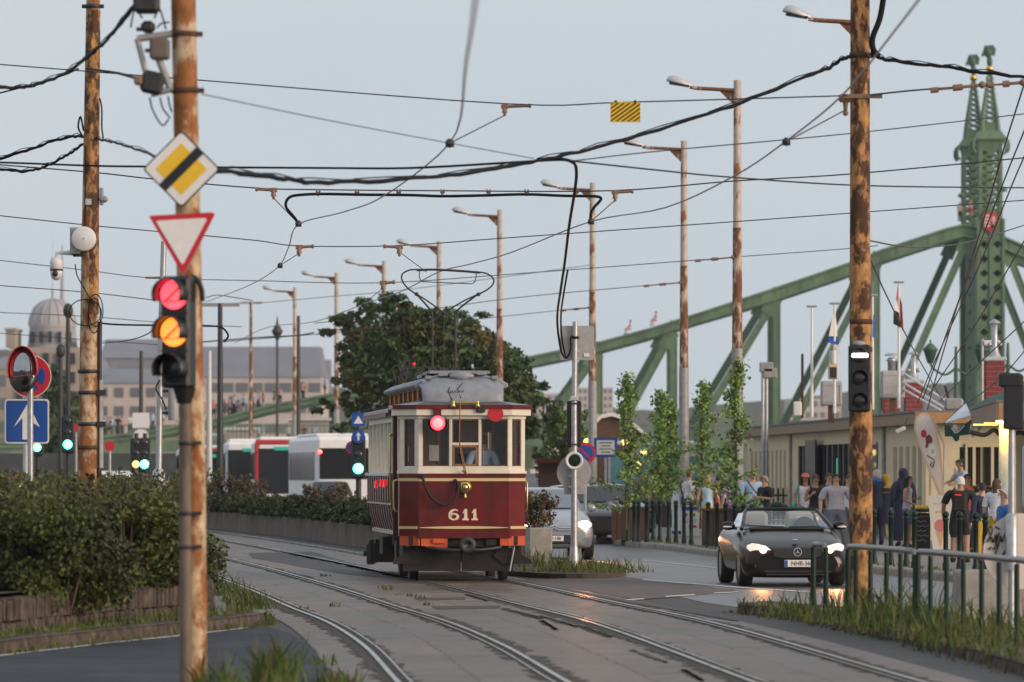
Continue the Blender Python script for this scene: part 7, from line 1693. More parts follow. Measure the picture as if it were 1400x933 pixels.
mb = MB(); mb.tube([P(490,640,130.1),P(490,562,130.1)],.045,8); tag(mb.build('sign_post', MATS['iron_dark']), 'thin dark post carrying the blue arrow and crossing signs', 'post')
t = thing('no_entry_sign', 'small red and blue no stopping disc half hidden beside the blue arrow sign', 'sign', P(481,612,130.4)); MB().prism(circ(.16,20),(0,0,0),U,V_,.02).build('red_face', MATS['sign_red'], t); MB().prism(circ(.11,20),(.0,-.006,0),U,V_,.02).build('blue_face', MATS['sign_blue'], t)
far_signal(93,608,150,'green traffic light on the tall dark post behind the mirror',r_=.13); far_signal(51,612,150,'green traffic light just below the one way sign',r_=.12); far_signal(198,635,165,'green traffic light in the middle of the side street',r_=.14); far_signal(186,635,165,'yellow lit signal next to the green one in the side street','lamp_yellow',r_=.12)
for px,top,d,lb in ((93,425,200,'tall dark lamp standard behind the domed building'),(301,415,170,'dark steel pole with a cross arm behind the near pole'),(286,480,175,'pale slim pole beside the dark cross arm pole'),(343,413,278,'farthest rusty street pole with a short arm'),(408,432,250,'dark thin pole close beside the slim rusty lamp'),(193,480,230,'dark pole with white sign plates behind the silver post'),(379,455,400,'small old fashioned lantern post on the grass bank'),(83,480,210,'second dark pole standing by the domed building')):
    t = thing('lamp_standard', lb, 'pole', (X(px,d),d,0)); z = Z(top,d); MB().tube([(0,0,0),(0,0,z)],[.13,.08],10).build('shaft', MATS['pole_rusty' if px==343 else 'galv_pale' if px==286 else 'iron_dark'], t)
    if px in (301,343): MB().box((.0,0,z-.05),(1.3 if px==301 else 1.2,.1,.12)).build('cross_arm', MATS['pole_grey'], t)
    if px in (379,): MB().lathe([(.1,z-.6),(.35,z-.1),(.45,z+.1),(.1,z+.7),(.03,z+1.3)],(0,0,0),10).build('lantern_head', MATS['iron_dark'], t)
    if px == 193:
        MB().box((0,-.15,Z(575,d)),(.75,.05,.68)).build('plate_back', MATS['sign_white'], t); MB().prism([(p[0],Z(597,d)+p[1]) for p in circ(.34,24)],(0,-.15,0),U,V_,.04).build('disc_back', MATS['sign_white'], t)
    if px in (93,83): MB().ball((0,0,z),(.2,.2,.3),10,6).build('finial', MATS['iron_dark'], t)
for px,py,d,lb,m in ((150,610,160,'pink red round road sign between the leaning pole and signals','sign_red'),(104,585,190,'dull red round sign just beside the leaning rusty pole','bus_red')):
    t = thing('round_sign', lb, 'sign', (X(px,d),d,0)); z = Z(py,d); MB().tube([(0,.05,0),(0,.05,z)],.04,8).build('post', MATS['galv'], t); MB().prism([(p[0],z+p[1]) for p in circ(.16,20)],(0,0,0),U,V_,.03).build('red_face', MATS[m], t)
v = thing('van', 'white van behind the leaning rusty pole on the side street', 'van', (X(145,190),190,0)); u = 190/FPX
MB().box((0,2.2,1.1),(1.8,4.4,1.5),bev=.25,top=.92).build('body', MATS['bus_white'], v); MB().box((0,-.02,1.3),(1.45,.06,.6),bev=.1).build('windscreen', MATS['glass_dark'], v)
for s_ in (-1,1):
    for y in (.8,3.6): wheel(v,s_*.8,y,.33,s_)
for k_,(px,d,lb) in enumerate(((225,185,'orange tinted car in the queue behind the silver post'),(20,120,'silver car roof just showing over the shrubs under the one way sign'),(455,190,'dark car waiting beside the white bus rear'))):
    hatchback('hatchback', lb, X(px,d), d, R(5), ['bus_orange','car_silver','car_dark'][k_], 'lamp_head_soft')
# ------------------------------------------------------------------ vegetation
def leaf_mesh(name, centers, size, mats, parent=None, seed=0, elong=1.6, up=.3, weights=None, spread=.35):
    """a cloud of small pointed leaves, one rhombic face each, at the given points"""
    r = np.random.default_rng(seed); c = np.asarray(centers, dtype=np.float64); n = len(c)
    a = r.normal(size=(n,3)); a /= np.linalg.norm(a,axis=1,keepdims=True)
    b = r.normal(size=(n,3)); b[:,2] += up; b -= a*np.sum(a*b,axis=1,keepdims=True); b /= np.linalg.norm(b,axis=1,keepdims=True)
    s = size*(1+spread*r.normal(size=(n,1))).clip(.45,1.8)
    L_ = a*s*elong*.5; W = b*s*.5
    v = np.stack([c-L_, c+W*.9-L_*.1, c+L_, c-W*.9-L_*.1], axis=1).reshape(-1,3)
    me = bpy.data.meshes.new(name); me.vertices.add(4*n); me.vertices.foreach_set('co', v.astype(np.float32).ravel())
    me.loops.add(4*n); me.loops.foreach_set('vertex_index', np.arange(4*n,dtype=np.int32))
    me.polygons.add(n); me.polygons.foreach_set('loop_start', np.arange(0,4*n,4,dtype=np.int32)); me.polygons.foreach_set('loop_total', np.full(n,4,dtype=np.int32))
    for m in mats: me.materials.append(MATS[m])
    w = np.array(weights or [1]*len(mats), float); w /= w.sum()
    # colour follows clumps of neighbouring leaves, with a little scatter
    ph = np.sin(c[:,0]*2.3+seed)+np.sin(c[:,1]*1.9-seed)+np.sin(c[:,2]*3.1+2*seed)+r.normal(size=n)*.9
    rank = ph.argsort().argsort()/n; me.polygons.foreach_set('material_index', np.searchsorted(np.cumsum(w), rank, side='right').clip(0,len(mats)-1).astype(np.int32))
    me.update(); me.validate(); o = bpy.data.objects.new(name, me); COL.objects.link(o)
    if parent: o.parent = parent
    return o
def shell_points(r, n, c, rad, inner=.55, seed=0):
    d = r.normal(size=(n,3)); d /= np.linalg.norm(d,axis=1,keepdims=True); q = inner+(1-inner)*r.random((n,1))**.6
    return np.asarray(c)+d*q*np.asarray(rad)
def shrub(label, loc, rad, h, n, leaf, mats, seed, group, wisps=26, weights=None):
    r = np.random.default_rng(seed); t = thing('shrub', label, 'shrub', loc, r.random()*6, group); pts = []
    k = 30
    for i in range(k):
        a = r.random()*2*PI; q = rad*math.sqrt(r.random())*.85; z = h*(.12+.70*r.random()); z *= 1-.25*(q/rad)**2
        pts.append(shell_points(r, n//k, (q*math.cos(a),q*math.sin(a),z), (rad*.34,rad*.34,h*.19), .2))
    st = MB()
    for i in range(wisps):      # long shoots standing out of the top and sides
        a = r.random()*2*PI; q = rad*r.random()**.5; p0 = Vector((q*.5*math.cos(a),q*.5*math.sin(a),h*.3)); p2 = Vector((q*1.12*math.cos(a),q*1.12*math.sin(a),h*(.80+.34*r.random()))); p1 = (p0+p2)/2+Vector((0,0,h*.12))
        st.tube([p0,p1,p2],[.012,.009,.004],4)
        m_ = 24; f = .45+.55*r.random((m_,1)); L0 = np.array(p1); L1 = np.array(p2); pts.append(L0+(L1-L0)*((f-.45)/.55)+r.normal(size=(m_,3))*.035)
    for i in range(7):
        a = r.random()*2*PI; q = rad*.3*r.random(); st.tube([(q*math.cos(a),q*math.sin(a),-.02),(q*2*math.cos(a),q*2*math.sin(a),h*.6)],[.022,.01],5)
    st.build('stems', MATS['bark'], t); leaf_mesh('foliage', np.concatenate(pts), leaf, mats, t, seed, weights=weights); return t
gA = 'shrubs in the sett walled bed'
HA = ['leaf_c','leaf_a','leaf_b']
k_ = 0
protos = [shrub('dense green leafy shrub in the sett walled bed beside the side road', (0,0,0), 1.0, 1.30, 16500, .036, HA, 20+i, gA, 30, [.8,1.1,1.0]) for i in range(3)]
SPOT = []
for d,pxs in ((55,(-60,5,75)),(58.5,(-30,40,118,190)),(62,(60,130,200,262)),(66,(0,85,160,232,280)),(71,(40,120,190,250,288)),(77,(-10,60,130,205,262)),(84,(20,90,170,235,282))):
    for px in pxs:
        SPOT.append((px,d))
rr = random.Random(12)
used = [0]*3
for px,d in SPOT:
    i = rr.randrange(3); x = X(px,d); 
    lim = lerp_tab([(50,-4.0),(60,-4.15),(70,-5.2),(80,-6.2),(92,-7.6)], d); x = min(x, lim-.30)
    o = protos[i] if not used[i] else copy_tree(protos[i]); used[i] += 1
    sc_ = rr.uniform(.85,1.05)*(1.0 if d>58 else .9); zs = (Z(652+rr.uniform(0,16),d)-.38)/1.36
    o.location = (x,d+rr.uniform(-.5,.5),.38); o.rotation_euler = (0,0,rr.uniform(0,6.28)); o.scale = (sc_,sc_,zs)
# hedge on the long planter
gB = 'shrubs in the long concrete planter'
pB = [shrub('low dark shrub in the long concrete planter', (0,0,0), .50, .46, 2600, .055, ['leaf_c','leaf_tree_b','leaf_a'], 40+i, gB, 14) for i in range(2)] + [shrub('thin brownish shrub rising from the long concrete planter', (0,0,0), .5, .95, 520, .06, ['leaf_dry','leaf_c','leaf_dry'], 50, gB+' with dry brown leaves', 26)]
pB[2]['group'] = 'dry brown shrubs in the long planter'
used = [0]*3; pts_ = spline([(x,y,0) for y,x in [(b,a) for a,b in PB]],8)
L_ = 0
for i in range(len(pts_)-1):
    a,b = pts_[i],pts_[i+1]; 
    if a.y < 101: continue
    for f in np.linspace(0,1,max(2,int((b-a).length/.75)),endpoint=False):
        c = a.lerp(b,f); i_ = rr.choice((0,0,0,1,1,1,0,1,2)); o = pB[i_] if not used[i_] else copy_tree(pB[i_]); used[i_] += 1
        o.location = (c.x+.28,c.y,.58); o.rotation_euler = (0,0,rr.uniform(0,6)); s_ = rr.uniform(.85,1.2); o.scale = (s_,s_,s_*rr.uniform(.75,1.05))
t = shrub('dry reddish leafed shrub spilling over the planter end beside the tram', (0,0,0), .42, .66, 650, .05, ['leaf_dry','leaf_c','leaf_rust'], 61, None, 34); t.location = (X(731,97.5),97.6,.66)
# weeds and grass: blades nobody could count
def blades(name, label, spots, seed, mats=('grass_a','grass_b'), wd=.008, cat='weeds'):
    """spots: (x, y, z, height, radius, count)"""
    r = np.random.default_rng(seed); V=[]; F=[]; MI=[]
    for (x,y,z,h,rad,n) in spots:
        for i in range(int(n*1.25)):
            a = r.random()*2*PI; q = rad*r.random()**.5*1.25; bx0 = x+q*math.cos(a); by = y+q*math.sin(a)*1.0; hh = h*(.22+.95*r.random()**1.4); la = r.random()*2*PI; lean = hh*(.15+.8*r.random())
            dx_,dy_ = math.cos(la)*lean,math.sin(la)*lean; w_ = wd*(.6+.8*r.random()); px_,py_ = -math.sin(la)*w_+w_*.4, math.cos(la)*w_*.3; b = len(V)
            V += [(bx0-px_,by-py_,z),(bx0+px_,by+py_,z),(bx0+dx_*.4+px_*.8,by+dy_*.4+py_*.8,z+hh*.6),(bx0+dx_*.4-px_*.8,by+dy_*.4-py_*.8,z+hh*.6),(bx0+dx_,by+dy_,z+hh)]
            F += [(b,b+1,b+2,b+3),(b+3,b+2,b+4)]; m_ = int(r.random()<.42); MI += [m_,m_]
    mb = MB(); mb.v=V; mb.f=F; mb.m=MI; mb.sm=[False]*len(F); return tag(mb.build(name,[MATS[m] for m in mats]), label, cat, None, 'stuff')
rr = random.Random(7)
def along(line, step, off, z, h, rad, n, jit=.15):
    out = []; q = spline(line,4) if len(line)>2 else line
    for a,b in zip(q[:-1],q[1:]):
        for f in np.linspace(0,1,max(1,int((b-a).length/step)),endpoint=False):
            c = a.lerp(b,f); out.append((c.x+off+rr.uniform(-jit,jit),c.y+rr.uniform(-jit,jit),z,h*rr.uniform(.5,1.3),rad,int(n*rr.uniform(.4,1.4))))
    return out
rl_line = [Vector((X(RPX[i],rd(RPX[i])),rd(RPX[i]),0)) for i in range(0,len(RPX),2)]
sp = along(rl_line,.28,0,.11,.34,.35,34) + along([v+Vector((-.45,0,0)) for v in rl_line],.4,0,.11,.16,.3,22) + along([v+Vector((.6,.3,0)) for v in rl_line],.4,0,.11,.26,.4,22) + along(FI[:7],.35,.12,.11,.12,.15,16,.05) + along(FI[:7],.5,-.08,.0,.10,.10,10,.05)
sp += [(X(p_,d_),d_,.11,h_,.35,46) for p_,d_,h_ in ((1230,56,.55),(1240,55.5,.6),(1185,60,.4),(1100,62,.3),(1300,53,.42),(1200,58,.5))]
blades('grass','tall weeds and grass growing along the green railing island',sp,3)
sp = [(X(px,d),d,.08,h,.5,60) for px,d,h in ((715,90,.10),(735,88,.13),(760,88.5,.12),(790,88,.22),(805,87.5,.26),(820,88,.27),(835,87.5,.25),(848,88,.16),(800,91,.24),(770,92,.15),(745,92.5,.20),(725,93,.22),(718,96,.35),(735,95.5,.3),(750,95,.35),(815,90,.24),(832,90,.2))]
blades('grass','grass tufts on the small island around the sign post',sp,4)
sp = [(G(px,py).x,G(px,py).y,0,h,.16,n) for px,py,h,n in ((376,938,.42,150),(372,936,.30,90),(300,950,.36,80),(318,955,.25,60),(290,945,.22,60),(392,945,.18,50),(436,910,.12,50),(455,935,.16,60),(462,950,.2,60))]
sp += along(KB[5:],.12,.05,.0,.10,.06,9,.05) + along(KB[4:],.2,-.25,.15,.12,.10,10,.1) + along(WL[5:24],.25,.10,.15,.10,.08,8,.05)
sp += [(G(px,py).x,G(px,py).y,.15,h,.25,70) for px,py,h in ((332,838,.16),(340,845,.20),(318,830,.25),(300,826,.30),(348,850,.18))]
sp += [(G(px,py).x,G(px,py).y,.012,h,.07,12) for px,py,h in ((530,808,.12),(525,806,.07),(458,831,.08),(413,834,.05),(545,815,.04),(445,789,.05),(563,817,.06),(575,820,.06),(585,829,.06),(680,818,.05))]
blades('grass','weeds in the side road kerb, paving gaps and by the rusty pole foot',sp,5)
kk = spline([(x,y,0) for y,x in KR[3:8]],4)
blades('grass','thin grass strip along the pavement kerb behind the roadster',along(kk,.5,.45,.13,.09,.2,12,.1),6)

# big tree behind the tram
def fork(mb, p0, p1, r0, r1, seed, n=5):
    r = random.Random(seed); pts = [Vector(p0)]; 
    for i in range(1,n+1):
        f = i/n; q = Vector(p0).lerp(Vector(p1),f); w_ = (1-f)*.35+.1
        if i < n: q += Vector((r.uniform(-w_,w_),r.uniform(-w_,w_),r.uniform(-.15,.25)))
        pts.append(q)
    q = spline(pts,3); mb.tube(q,[r0+(r1-r0)*i/(len(q)-1) for i in range(len(q))],7); return q
dTr = 188; uT = dTr/FPX
bt = thing('tree', 'large spreading tree with layered dark green foliage behind the tram roof', 'tree', (X(592,dTr),dTr,0))
def tp_(px,py,y=0): return Vector(((px-592)*uT,y,Z(py,dTr)))
tr_ = MB(); tr_.tube([Vector((0,0,0)),Vector((.05,0,1.5)),tp_(588,572)],[.36,.30,.24],10)
PADS = [(500,425,36,13),(530,418,40,12),(560,428,40,14),(590,440,42,14),(622,436,40,13),(645,455,32,14),(485,452,34,14),(520,450,42,15),(560,462,40,13),(600,468,34,12),(640,480,30,14),(472,482,26,16),(500,490,34,17),(535,485,34,14),(560,500,26,13),(480,520,30,17),(510,530,34,14),(470,550,24,16),(497,560,34,16),(515,585,24,13),(482,585,18,10),
        (660,470,34,15),(690,478,28,14),(672,500,34,17),(700,505,30,17),(715,530,26,18),(690,535,32,18),(660,530,28,16),(720,560,24,18),(700,570,28,20),(725,590,16,18),(690,600,26,18),(640,520,24,12),(655,560,24,18),(735,545,13,8),(615,455,30,10),(480,440,20,9),(545,412,24,8)]
ptsL = []; r = np.random.default_rng(77)
for i,(px,py,rx,ry) in enumerate(PADS):
    y = float(r.uniform(-2.2,2.2)); c = tp_(px,py,y); base_ = tp_(588,575) if i%3 else tp_(590,550)
    fork(tr_, base_, c-Vector((0,0,.15)), .085, .015, i, 4)
    for j in range(9):
        o = r.normal(size=3)*np.array([rx*uT*.52,.55,ry*uT*.5]); ptsL.append(shell_points(r, 62, np.array(c)+o, (rx*uT*.30,.42,ry*uT*.34), .1))
for cx_,cy_,rx,ry,n_ in ((548,492,88,66,8500),(590,470,90,45,4500),(690,540,46,70,5200)):
    q = r.normal(size=(n_,3)); q /= np.linalg.norm(q,axis=1,keepdims=True); q *= r.random((n_,1))**.45; ptsL.append(np.array(tp_(cx_,cy_))+q*np.array([rx*uT,2.6,ry*uT]))
tr_.build('trunk', MATS['bark'], bt); leaf_mesh('crown', np.concatenate(ptsL), .12, ['leaf_tree_b','leaf_tree','leaf_a','leaf_rust'], bt, 9, 1.7, weights=[.35,1.2,1.0,.34])
# bushes on the slope by the stairs
for k_,(px,py,d,rad,h,lb) in enumerate(((775,600,186,.9,2.0,'light green bush by the stair railing behind the tram'),(755,640,188,.7,1.4,'small green bush at the stair foot'))):
    t = shrub(lb,(0,0,0),rad,h,1800,.12,['leaf_young','leaf_tree'],70+k_,None,12); t.location = (X(px,d),d,max(0,Z(py+30,d)))
# slender young street trees
def young(label, px, d, top, low, wpx, seed, lean=0):
    u = d/FPX; t = thing('young_tree', label, 'tree', (X(px,d),d,.5), 0, None); r = np.random.default_rng(seed); z1 = Z(top,d)-.5; z0 = Z(low,d)-.5
    mb = MB(); mb.tube(spline([(0,0,-.1),(.03+lean*.3,0,z1*.35),(-.03+lean*.7,0,z1*.7),(lean,0,z1)],4),[.045-.033*i/12 for i in range(13)],7); pts = []
    nb = 30
    for i in range(nb):
        f = i/(nb-1); z = z0+(z1-z0)*f; a = r.random()*2*PI; prof_ = (1-f)**.75*(.35+.8*r.random())*(.75 if f<.12 else 1); L_ = max(.10,wpx*u*.78*prof_)
        p0 = Vector((lean*f,0,z-.12)); p1 = p0+Vector((math.cos(a)*L_,math.sin(a)*L_,.10+.22*L_*r.random()))
        mb.tube([p0,(p0+p1)/2+Vector((0,0,.05)),p1],[.014,.010,.004],4)
        m_ = 66; g_ = r.random((m_,1)); pts.append(np.array(p0)+(np.array(p1)-np.array(p0))*g_+r.normal(size=(m_,3))*np.array([.085,.085,.06]))
    mb.build('trunk', MATS['bark'], t); leaf_mesh('crown', np.concatenate(pts), .066, ['leaf_young','leaf_young_b','leaf_tree'], t, seed, 1.3, weights=[1.2,.8,.35]); return t
young('young street tree with pointed crown nearest the notice board',855,124,512,690,76,1); young('young street tree with twin tops second along from the notice board',903,131,536,680,72,2); young('young street tree partly behind the grey lamp column foot',958,127,524,690,74,3,.05); young('tallest young street tree in front of the rust patched lamp column',1004,116,494,698,78,4,.05)
young('twin leader young tree close behind the second street tree',912,136,548,670,44,6,.1)
# planting along the far carriageway and dark trees below the domed baths
for k_,(px,d,w_,top,lb) in enumerate(((80,300,44,505,'dark bushy tree below the domed bath house'),(105,320,30,540,'dark rounded tree between the dome and leaning pole'),(62,310,24,560,'low dark tree behind the one way sign'),(455,560,10,560,'small pale tree on the bank beyond the lamp columns'))):
    u = d/FPX; t = thing('tree', lb, 'tree', (X(px,d),d,0)); r = np.random.default_rng(90+k_); z1 = Z(top,d); W = w_*u*.5; mb = MB(); mb.tube([(0,0,0),(0,0,z1*.7)],[.3,.1],8); pts = []
    for i in range(16):
        c = (r.normal()*W*.5,r.normal()*W*.4,z1*(.35+.58*r.random())); mb.tube([(0,0,z1*.3),c],[.1,.03],5); pts.append(shell_points(r,110,c,(W*.42,W*.42,z1*.13),.2))
    mb.build('trunk', MATS['bark'], t); leaf_mesh('crown', np.concatenate(pts), .30, ['leaf_tree_b','leaf_tree'], t, k_)
# ------------------------------------------------------------------ people
def flat(name, c, rough=.8): return MATS[name] if name in MATS else mat(name, c, rough, var=.14, vscale=7, bump=.6, bscale=9)
SK = {'fair':(.50,.29,.20),'tan':(.40,.21,.13),'deep':(.22,.11,.07)}
for k_,c in SK.items(): flat('skin_'+k_, c, .55)
CLO = {'white':(.66,.64,.66),'black':(.015,.014,.017),'grey':(.40,.39,.44),'maroon':(.16,.035,.07),'brown':(.06,.03,.03),'ltblue':(.40,.54,.74),'navy':(.018,.022,.05),'mustard':(.45,.27,.02),'beige':(.46,.36,.26),
       'khaki':(.30,.23,.15),'denim':(.07,.10,.17),'jeans':(.13,.15,.19),'floral':(.55,.36,.50),'yellow':(.60,.42,.06),'coral':(.62,.13,.10),'blue':(.03,.14,.42),'teal':(.03,.35,.30),'cyan':(.45,.60,.68),'pink':(.60,.28,.32),'red':(.45,.03,.05)}
for k_,c in CLO.items(): flat('cloth_'+k_, c)
HA_ = {'dark':(.018,.012,.010),'brown':(.06,.03,.018),'blond':(.34,.22,.11),'grey':(.40,.38,.37),'white':(.58,.56,.55)}
for k_,c in HA_.items(): flat('hair_'+k_, c, .7)
ARMS = {   # elbow and wrist offsets from the shoulder, for the +x arm (x outwards, -y forwards)
 'down':((.06,.02,-.27),(.07,-.05,-.51)), 'slack':((.09,.03,-.26),(.10,-.08,-.49)), 'fold':((.07,.02,-.26),(-.10,-.20,-.22)), 'phone':((.05,-.02,-.27),(-.06,-.24,-.13)),
 'hip':((.17,.06,-.22),(.05,-.03,-.42)), 'bag':((.06,.03,-.26),(.00,-.20,-.36)), 'reach':((.06,-.16,-.20),(.02,-.38,-.26)), 'up':((.10,-.10,-.05),(.04,-.14,.20)), 'wheel':((.04,-.20,-.16),(-.05,-.42,-.10)), 'lap':((.05,-.05,-.26),(-.02,-.24,-.34))}
LEGS = {'stand':(((.10,-.01,.50),(.105,.02,.085)),)*2, 'walk':(((.10,-.12,.52),(.10,-.10,.085)),((.09,-.02,.49),(.09,.20,.13))), 'apart':(((.14,-.02,.50),(.18,.02,.085)),)*2, 'sit':(((.11,-.42,.93),(.11,-.40,.50)),((.12,-.44,.95),(.10,-.48,.52))), 'drive':(((.11,-.42,.90),(.11,-.78,.78)),((.12,-.44,.90),(.12,-.80,.78))), 'shift':(((.11,-.05,.50),(.12,.0,.085)),((.10,.02,.49),(.11,.06,.085)))}
CACHE = {}
def body_data(armL, armR, legs, lean):
    key = (armL,armR,legs,lean)
    if key in CACHE: return CACHE[key]
    V=[]; E=[]; Rr=[]; B=[]
    def v(p,r): V.append(Vector(p)); Rr.append(r); return len(V)-1
    def seg_(a,b,n): E.append((a,b)); B.append((a,b,n))
    pel=v((0,0,.95),(.155,.115)); wa=v((0,.0,1.08),(.135,.10)); ch=v((0,0,1.26),(.165,.115)); nk=v((0,.01,1.44),(.06,.06)); hb=v((0,-.01,1.53),(.062,.07)); hm=v((0,-.02,1.60),(.078,.092)); ht=v((0,-.01,1.68),(.062,.075))
    seg_(pel,wa,'torso'); seg_(wa,ch,'torso'); seg_(ch,nk,'torso'); seg_(nk,hb,'head'); seg_(hb,hm,'head'); seg_(hm,ht,'head')
    for s,ar in ((1,armL),(-1,armR)):
        sh=v((s*.185,0,1.385),(.058,.060)); S0=V[sh]; e,w_=ARMS[ar]
        el=v(S0+Vector((s*e[0],e[1],e[2])),(.040,.042)); wr=v(S0+Vector((s*w_[0],w_[1],w_[2])),(.026,.030)); d_=(V[wr]-V[el]).normalized()
        pa=v(V[wr]+d_*.055,(.020,.036)); seg_(ch,sh,'torso'); seg_(sh,el,'uparm'); seg_(el,wr,'forearm'); seg_(wr,pa,'hand')
        side_=d_.cross(Vector((s*1.0,0,0))); side_=side_.normalized() if side_.length>.1 else Vector((0,1,0))
        for k in range(4):
            b0=v(V[wr]+d_*.095+side_*(-.024+.016*k),.009); t0=v(V[b0]+d_*(.055+.012*(k in(1,2)))-Vector((s*.016,.006,0)),.0075); seg_(pa,b0,'hand'); seg_(b0,t0,'hand')
        th=v(V[wr]+d_*.05-side_*.045,.010); t2=v(V[th]+d_*.03-side_*.008,.008); seg_(pa,th,'hand'); seg_(th,t2,'hand')
    for s,(kn_,an_) in zip((1,-1),LEGS[legs]):
        hp=v((s*.095,0,.88),(.098,.105)); kn=v((s*kn_[0],kn_[1],kn_[2]),(.060,.064)); an=v((s*an_[0],an_[1],an_[2]),(.040,.044)); he=v(V[an]+Vector((0,.02,-.045)),(.038,.04)); to=v(V[an]+Vector((s*.02,-.15,-.055)),(.036,.026))
        seg_(pel,hp,'hip'); seg_(hp,kn,'thigh'); seg_(kn,an,'calf'); seg_(an,he,'foot'); seg_(he,to,'foot')
    if lean:
        for i,p in enumerate(V):
            if p.z > .95: q=p.z-.95; V[i]=Vector((p.x,p.y-q*math.sin(lean),.95+q*math.cos(lean)))
    me=bpy.data.meshes.new('skeleton'); me.from_pydata(V,E,[]); o=bpy.data.objects.new('skeleton',me); COL.objects.link(o)
    m_=o.modifiers.new('s','SKIN'); m_.use_smooth_shade=True; m_.branch_smoothing=.6
    for i,r_ in enumerate(Rr):
        d_=me.skin_vertices[0].data[i]; d_.radius=r_ if isinstance(r_,tuple) else (r_,r_); d_.use_root=(i==0)
    q=o.modifiers.new('u','SUBSURF'); q.levels=1; q.render_levels=1
    dg=bpy.context.evaluated_depsgraph_get(); em=o.evaluated_get(dg).to_mesh()
    vs=[p.co.copy() for p in em.vertices]; fs=[tuple(p.vertices) for p in em.polygons]
    o.evaluated_get(dg).to_mesh_clear(); bpy.data.objects.remove(o); bpy.data.meshes.remove(me)
    tags=[]
    for f in fs:
        c=sum((vs[i] for i in f),Vector())/len(f); best=None
        for a,b,n in B:
            ab=V[b]-V[a]; t=max(0,min(1,(c-V[a]).dot(ab)/max(ab.length_squared,1e-9))); dd=(c-V[a]-ab*t).length - (.03 if n in('torso','hip') else 0)
            if best is None or dd<best[0]: best=(dd,n,t)
        tags.append((best[1],best[2],c.z,c.x))
    # nose, chin and ears drawn out of the head surface
    hd=Vector((0,-.02,1.60))
    if lean: q=hd.z-.95; hd=Vector((0,hd.y-q*math.sin(lean),.95+q*math.cos(lean)))
    CACHE[key]=(vs,fs,tags,hd,lean); return CACHE[key]
def person(label, px, d, foot=.13, h=1.70, face=0.0, skin='fair', top='grey', bottom='jeans', sleeve=.5, leg='long', hair='dark', style='short', arms=('down','down'), legs='stand', lean=0.0, girth=1.0, extra=(), shoes='black', group=None, loc=None, waist=.99):
    t = thing('person', label, 'person', loc or (X(px,d),d,foot), face, group)
    vs,fs,tags,hd,_ = body_data(arms[0],arms[1],legs,lean); k = h/1.73; S_ = Vector((k*girth,k*girth,k))
    def sc(p, z=None): return Vector((p.x*(S_.x if p.z<1.45 or lean else k),p.y*(S_.y if p.z<1.45 or lean else k),p.z*k))
    mb = MB(); mb.v=[tuple(sc(p)) for p in vs]; mb.f=list(fs); mb.m=[0]*len(fs); mb.sm=[True]*len(fs)
    H = sc(hd); u = k
    mb.loft([[H+Vector((a*u,b*u,c*u)) for a,b,c in r_] for r_ in ([(-.008,-.084,.022),(.008,-.084,.022),(.0,-.08,.03)],[(-.018,-.088,-.022),(.018,-.088,-.022),(0,-.118,-.014)],[(-.01,-.085,-.030),(.01,-.085,-.030),(0,-.095,-.030)])],0)
    for s in (-1,1): mb.ball(H+Vector((s*.082*u,.012*u,-.01*u)),(.014*u,.022*u,.034*u),8,5)
    mb.build('body', MATS['skin_'+skin], t)
    fm = MB()
    for s in (-1,1): fm.ball(H+Vector((s*.032*u,-.086*u,.012*u)),(.014*u,.010*u,.008*u),8,5); fm.box(H+Vector((s*.033*u,-.088*u,.032*u)),(.034*u,.012*u,.007*u))
    fm.box(H+Vector((0,-.088*u,-.052*u)),(.042*u,.012*u,.009*u)); fm.build('face', MATS['hair_brown' if hair in('grey','white','blond') else 'hair_dark'], t)
    def garment(name, sel, m, off=.012):
        idx={}; V2=[]; F2=[]; nrm={}
        for f,tg in zip(fs,tags):
            if not sel(tg): continue
            n=(vs[f[1]]-vs[f[0]]).cross(vs[f[2]]-vs[f[0]])
            if n.length>0: n.normalize()
            for i in f: nrm[i]=nrm.get(i,Vector())+n
            F2.append(f)
        if not F2: return
        for i,n in nrm.items():
            idx[i]=len(V2); V2.append(tuple(sc(vs[i]+(n.normalized() if n.length>0 else n)*off)))
        g=MB(); g.v=V2; g.f=[tuple(idx[i] for i in f) for f in F2]; g.m=[0]*len(F2); g.sm=[True]*len(F2); return g.build(name, MATS[m], t)
    lowz = {'long':.0,'shorts':.50,'mini':.62,'skirt':.60,'dress':.60}.get(leg,2) if legs not in('sit','drive') else (.0 if leg=='long' else .62)
    if bottom and leg in('long','shorts'):
        garment('trousers' if leg=='long' else 'shorts', lambda g: g[0] in('hip','thigh') and (leg=='long' or g[0]=='hip' or g[1]<.92) or (g[0]=='calf' and leg=='long' and g[1]<.97) or (g[0]=='torso' and g[2]<waist), 'cloth_'+bottom, .016)
    if top: garment('shirt' if sleeve>0 else 'vest_top', lambda g: (g[0]=='torso' and g[2]>waist-.05 and (g[2]<1.415 or abs(g[3])>.085) and (sleeve>0 or g[2]<1.33 or (abs(g[3])<.13 and g[2]<1.42))) or (g[0]=='uparm' and g[1]<sleeve*1.6) or (g[0]=='forearm' and sleeve>=1) or (g[0]=='hip' and top is not None and g[2]>.93), 'cloth_'+top, .020)
    for s in (-1,1): garment('shoe', lambda g: g[0]=='foot' and g[3]*s>0, 'cloth_'+shoes, .010)
    def lathe_(name, prof, m, c=(0,0,0), n=18, wob_=.0, M=None):
        rings=[]
        for r_,ry,z in prof: rings.append([Vector((c[0]+k*girth*r_*(1+wob_*math.sin(5*a))*math.cos(a),c[1]+k*girth*ry*(1+wob_*math.sin(5*a))*math.sin(a),k*z)) for a in np.linspace(0,2*PI,n,endpoint=False)])
        g=MB(); g.loft(rings,0,False); return g.build(name, MATS[m], t)
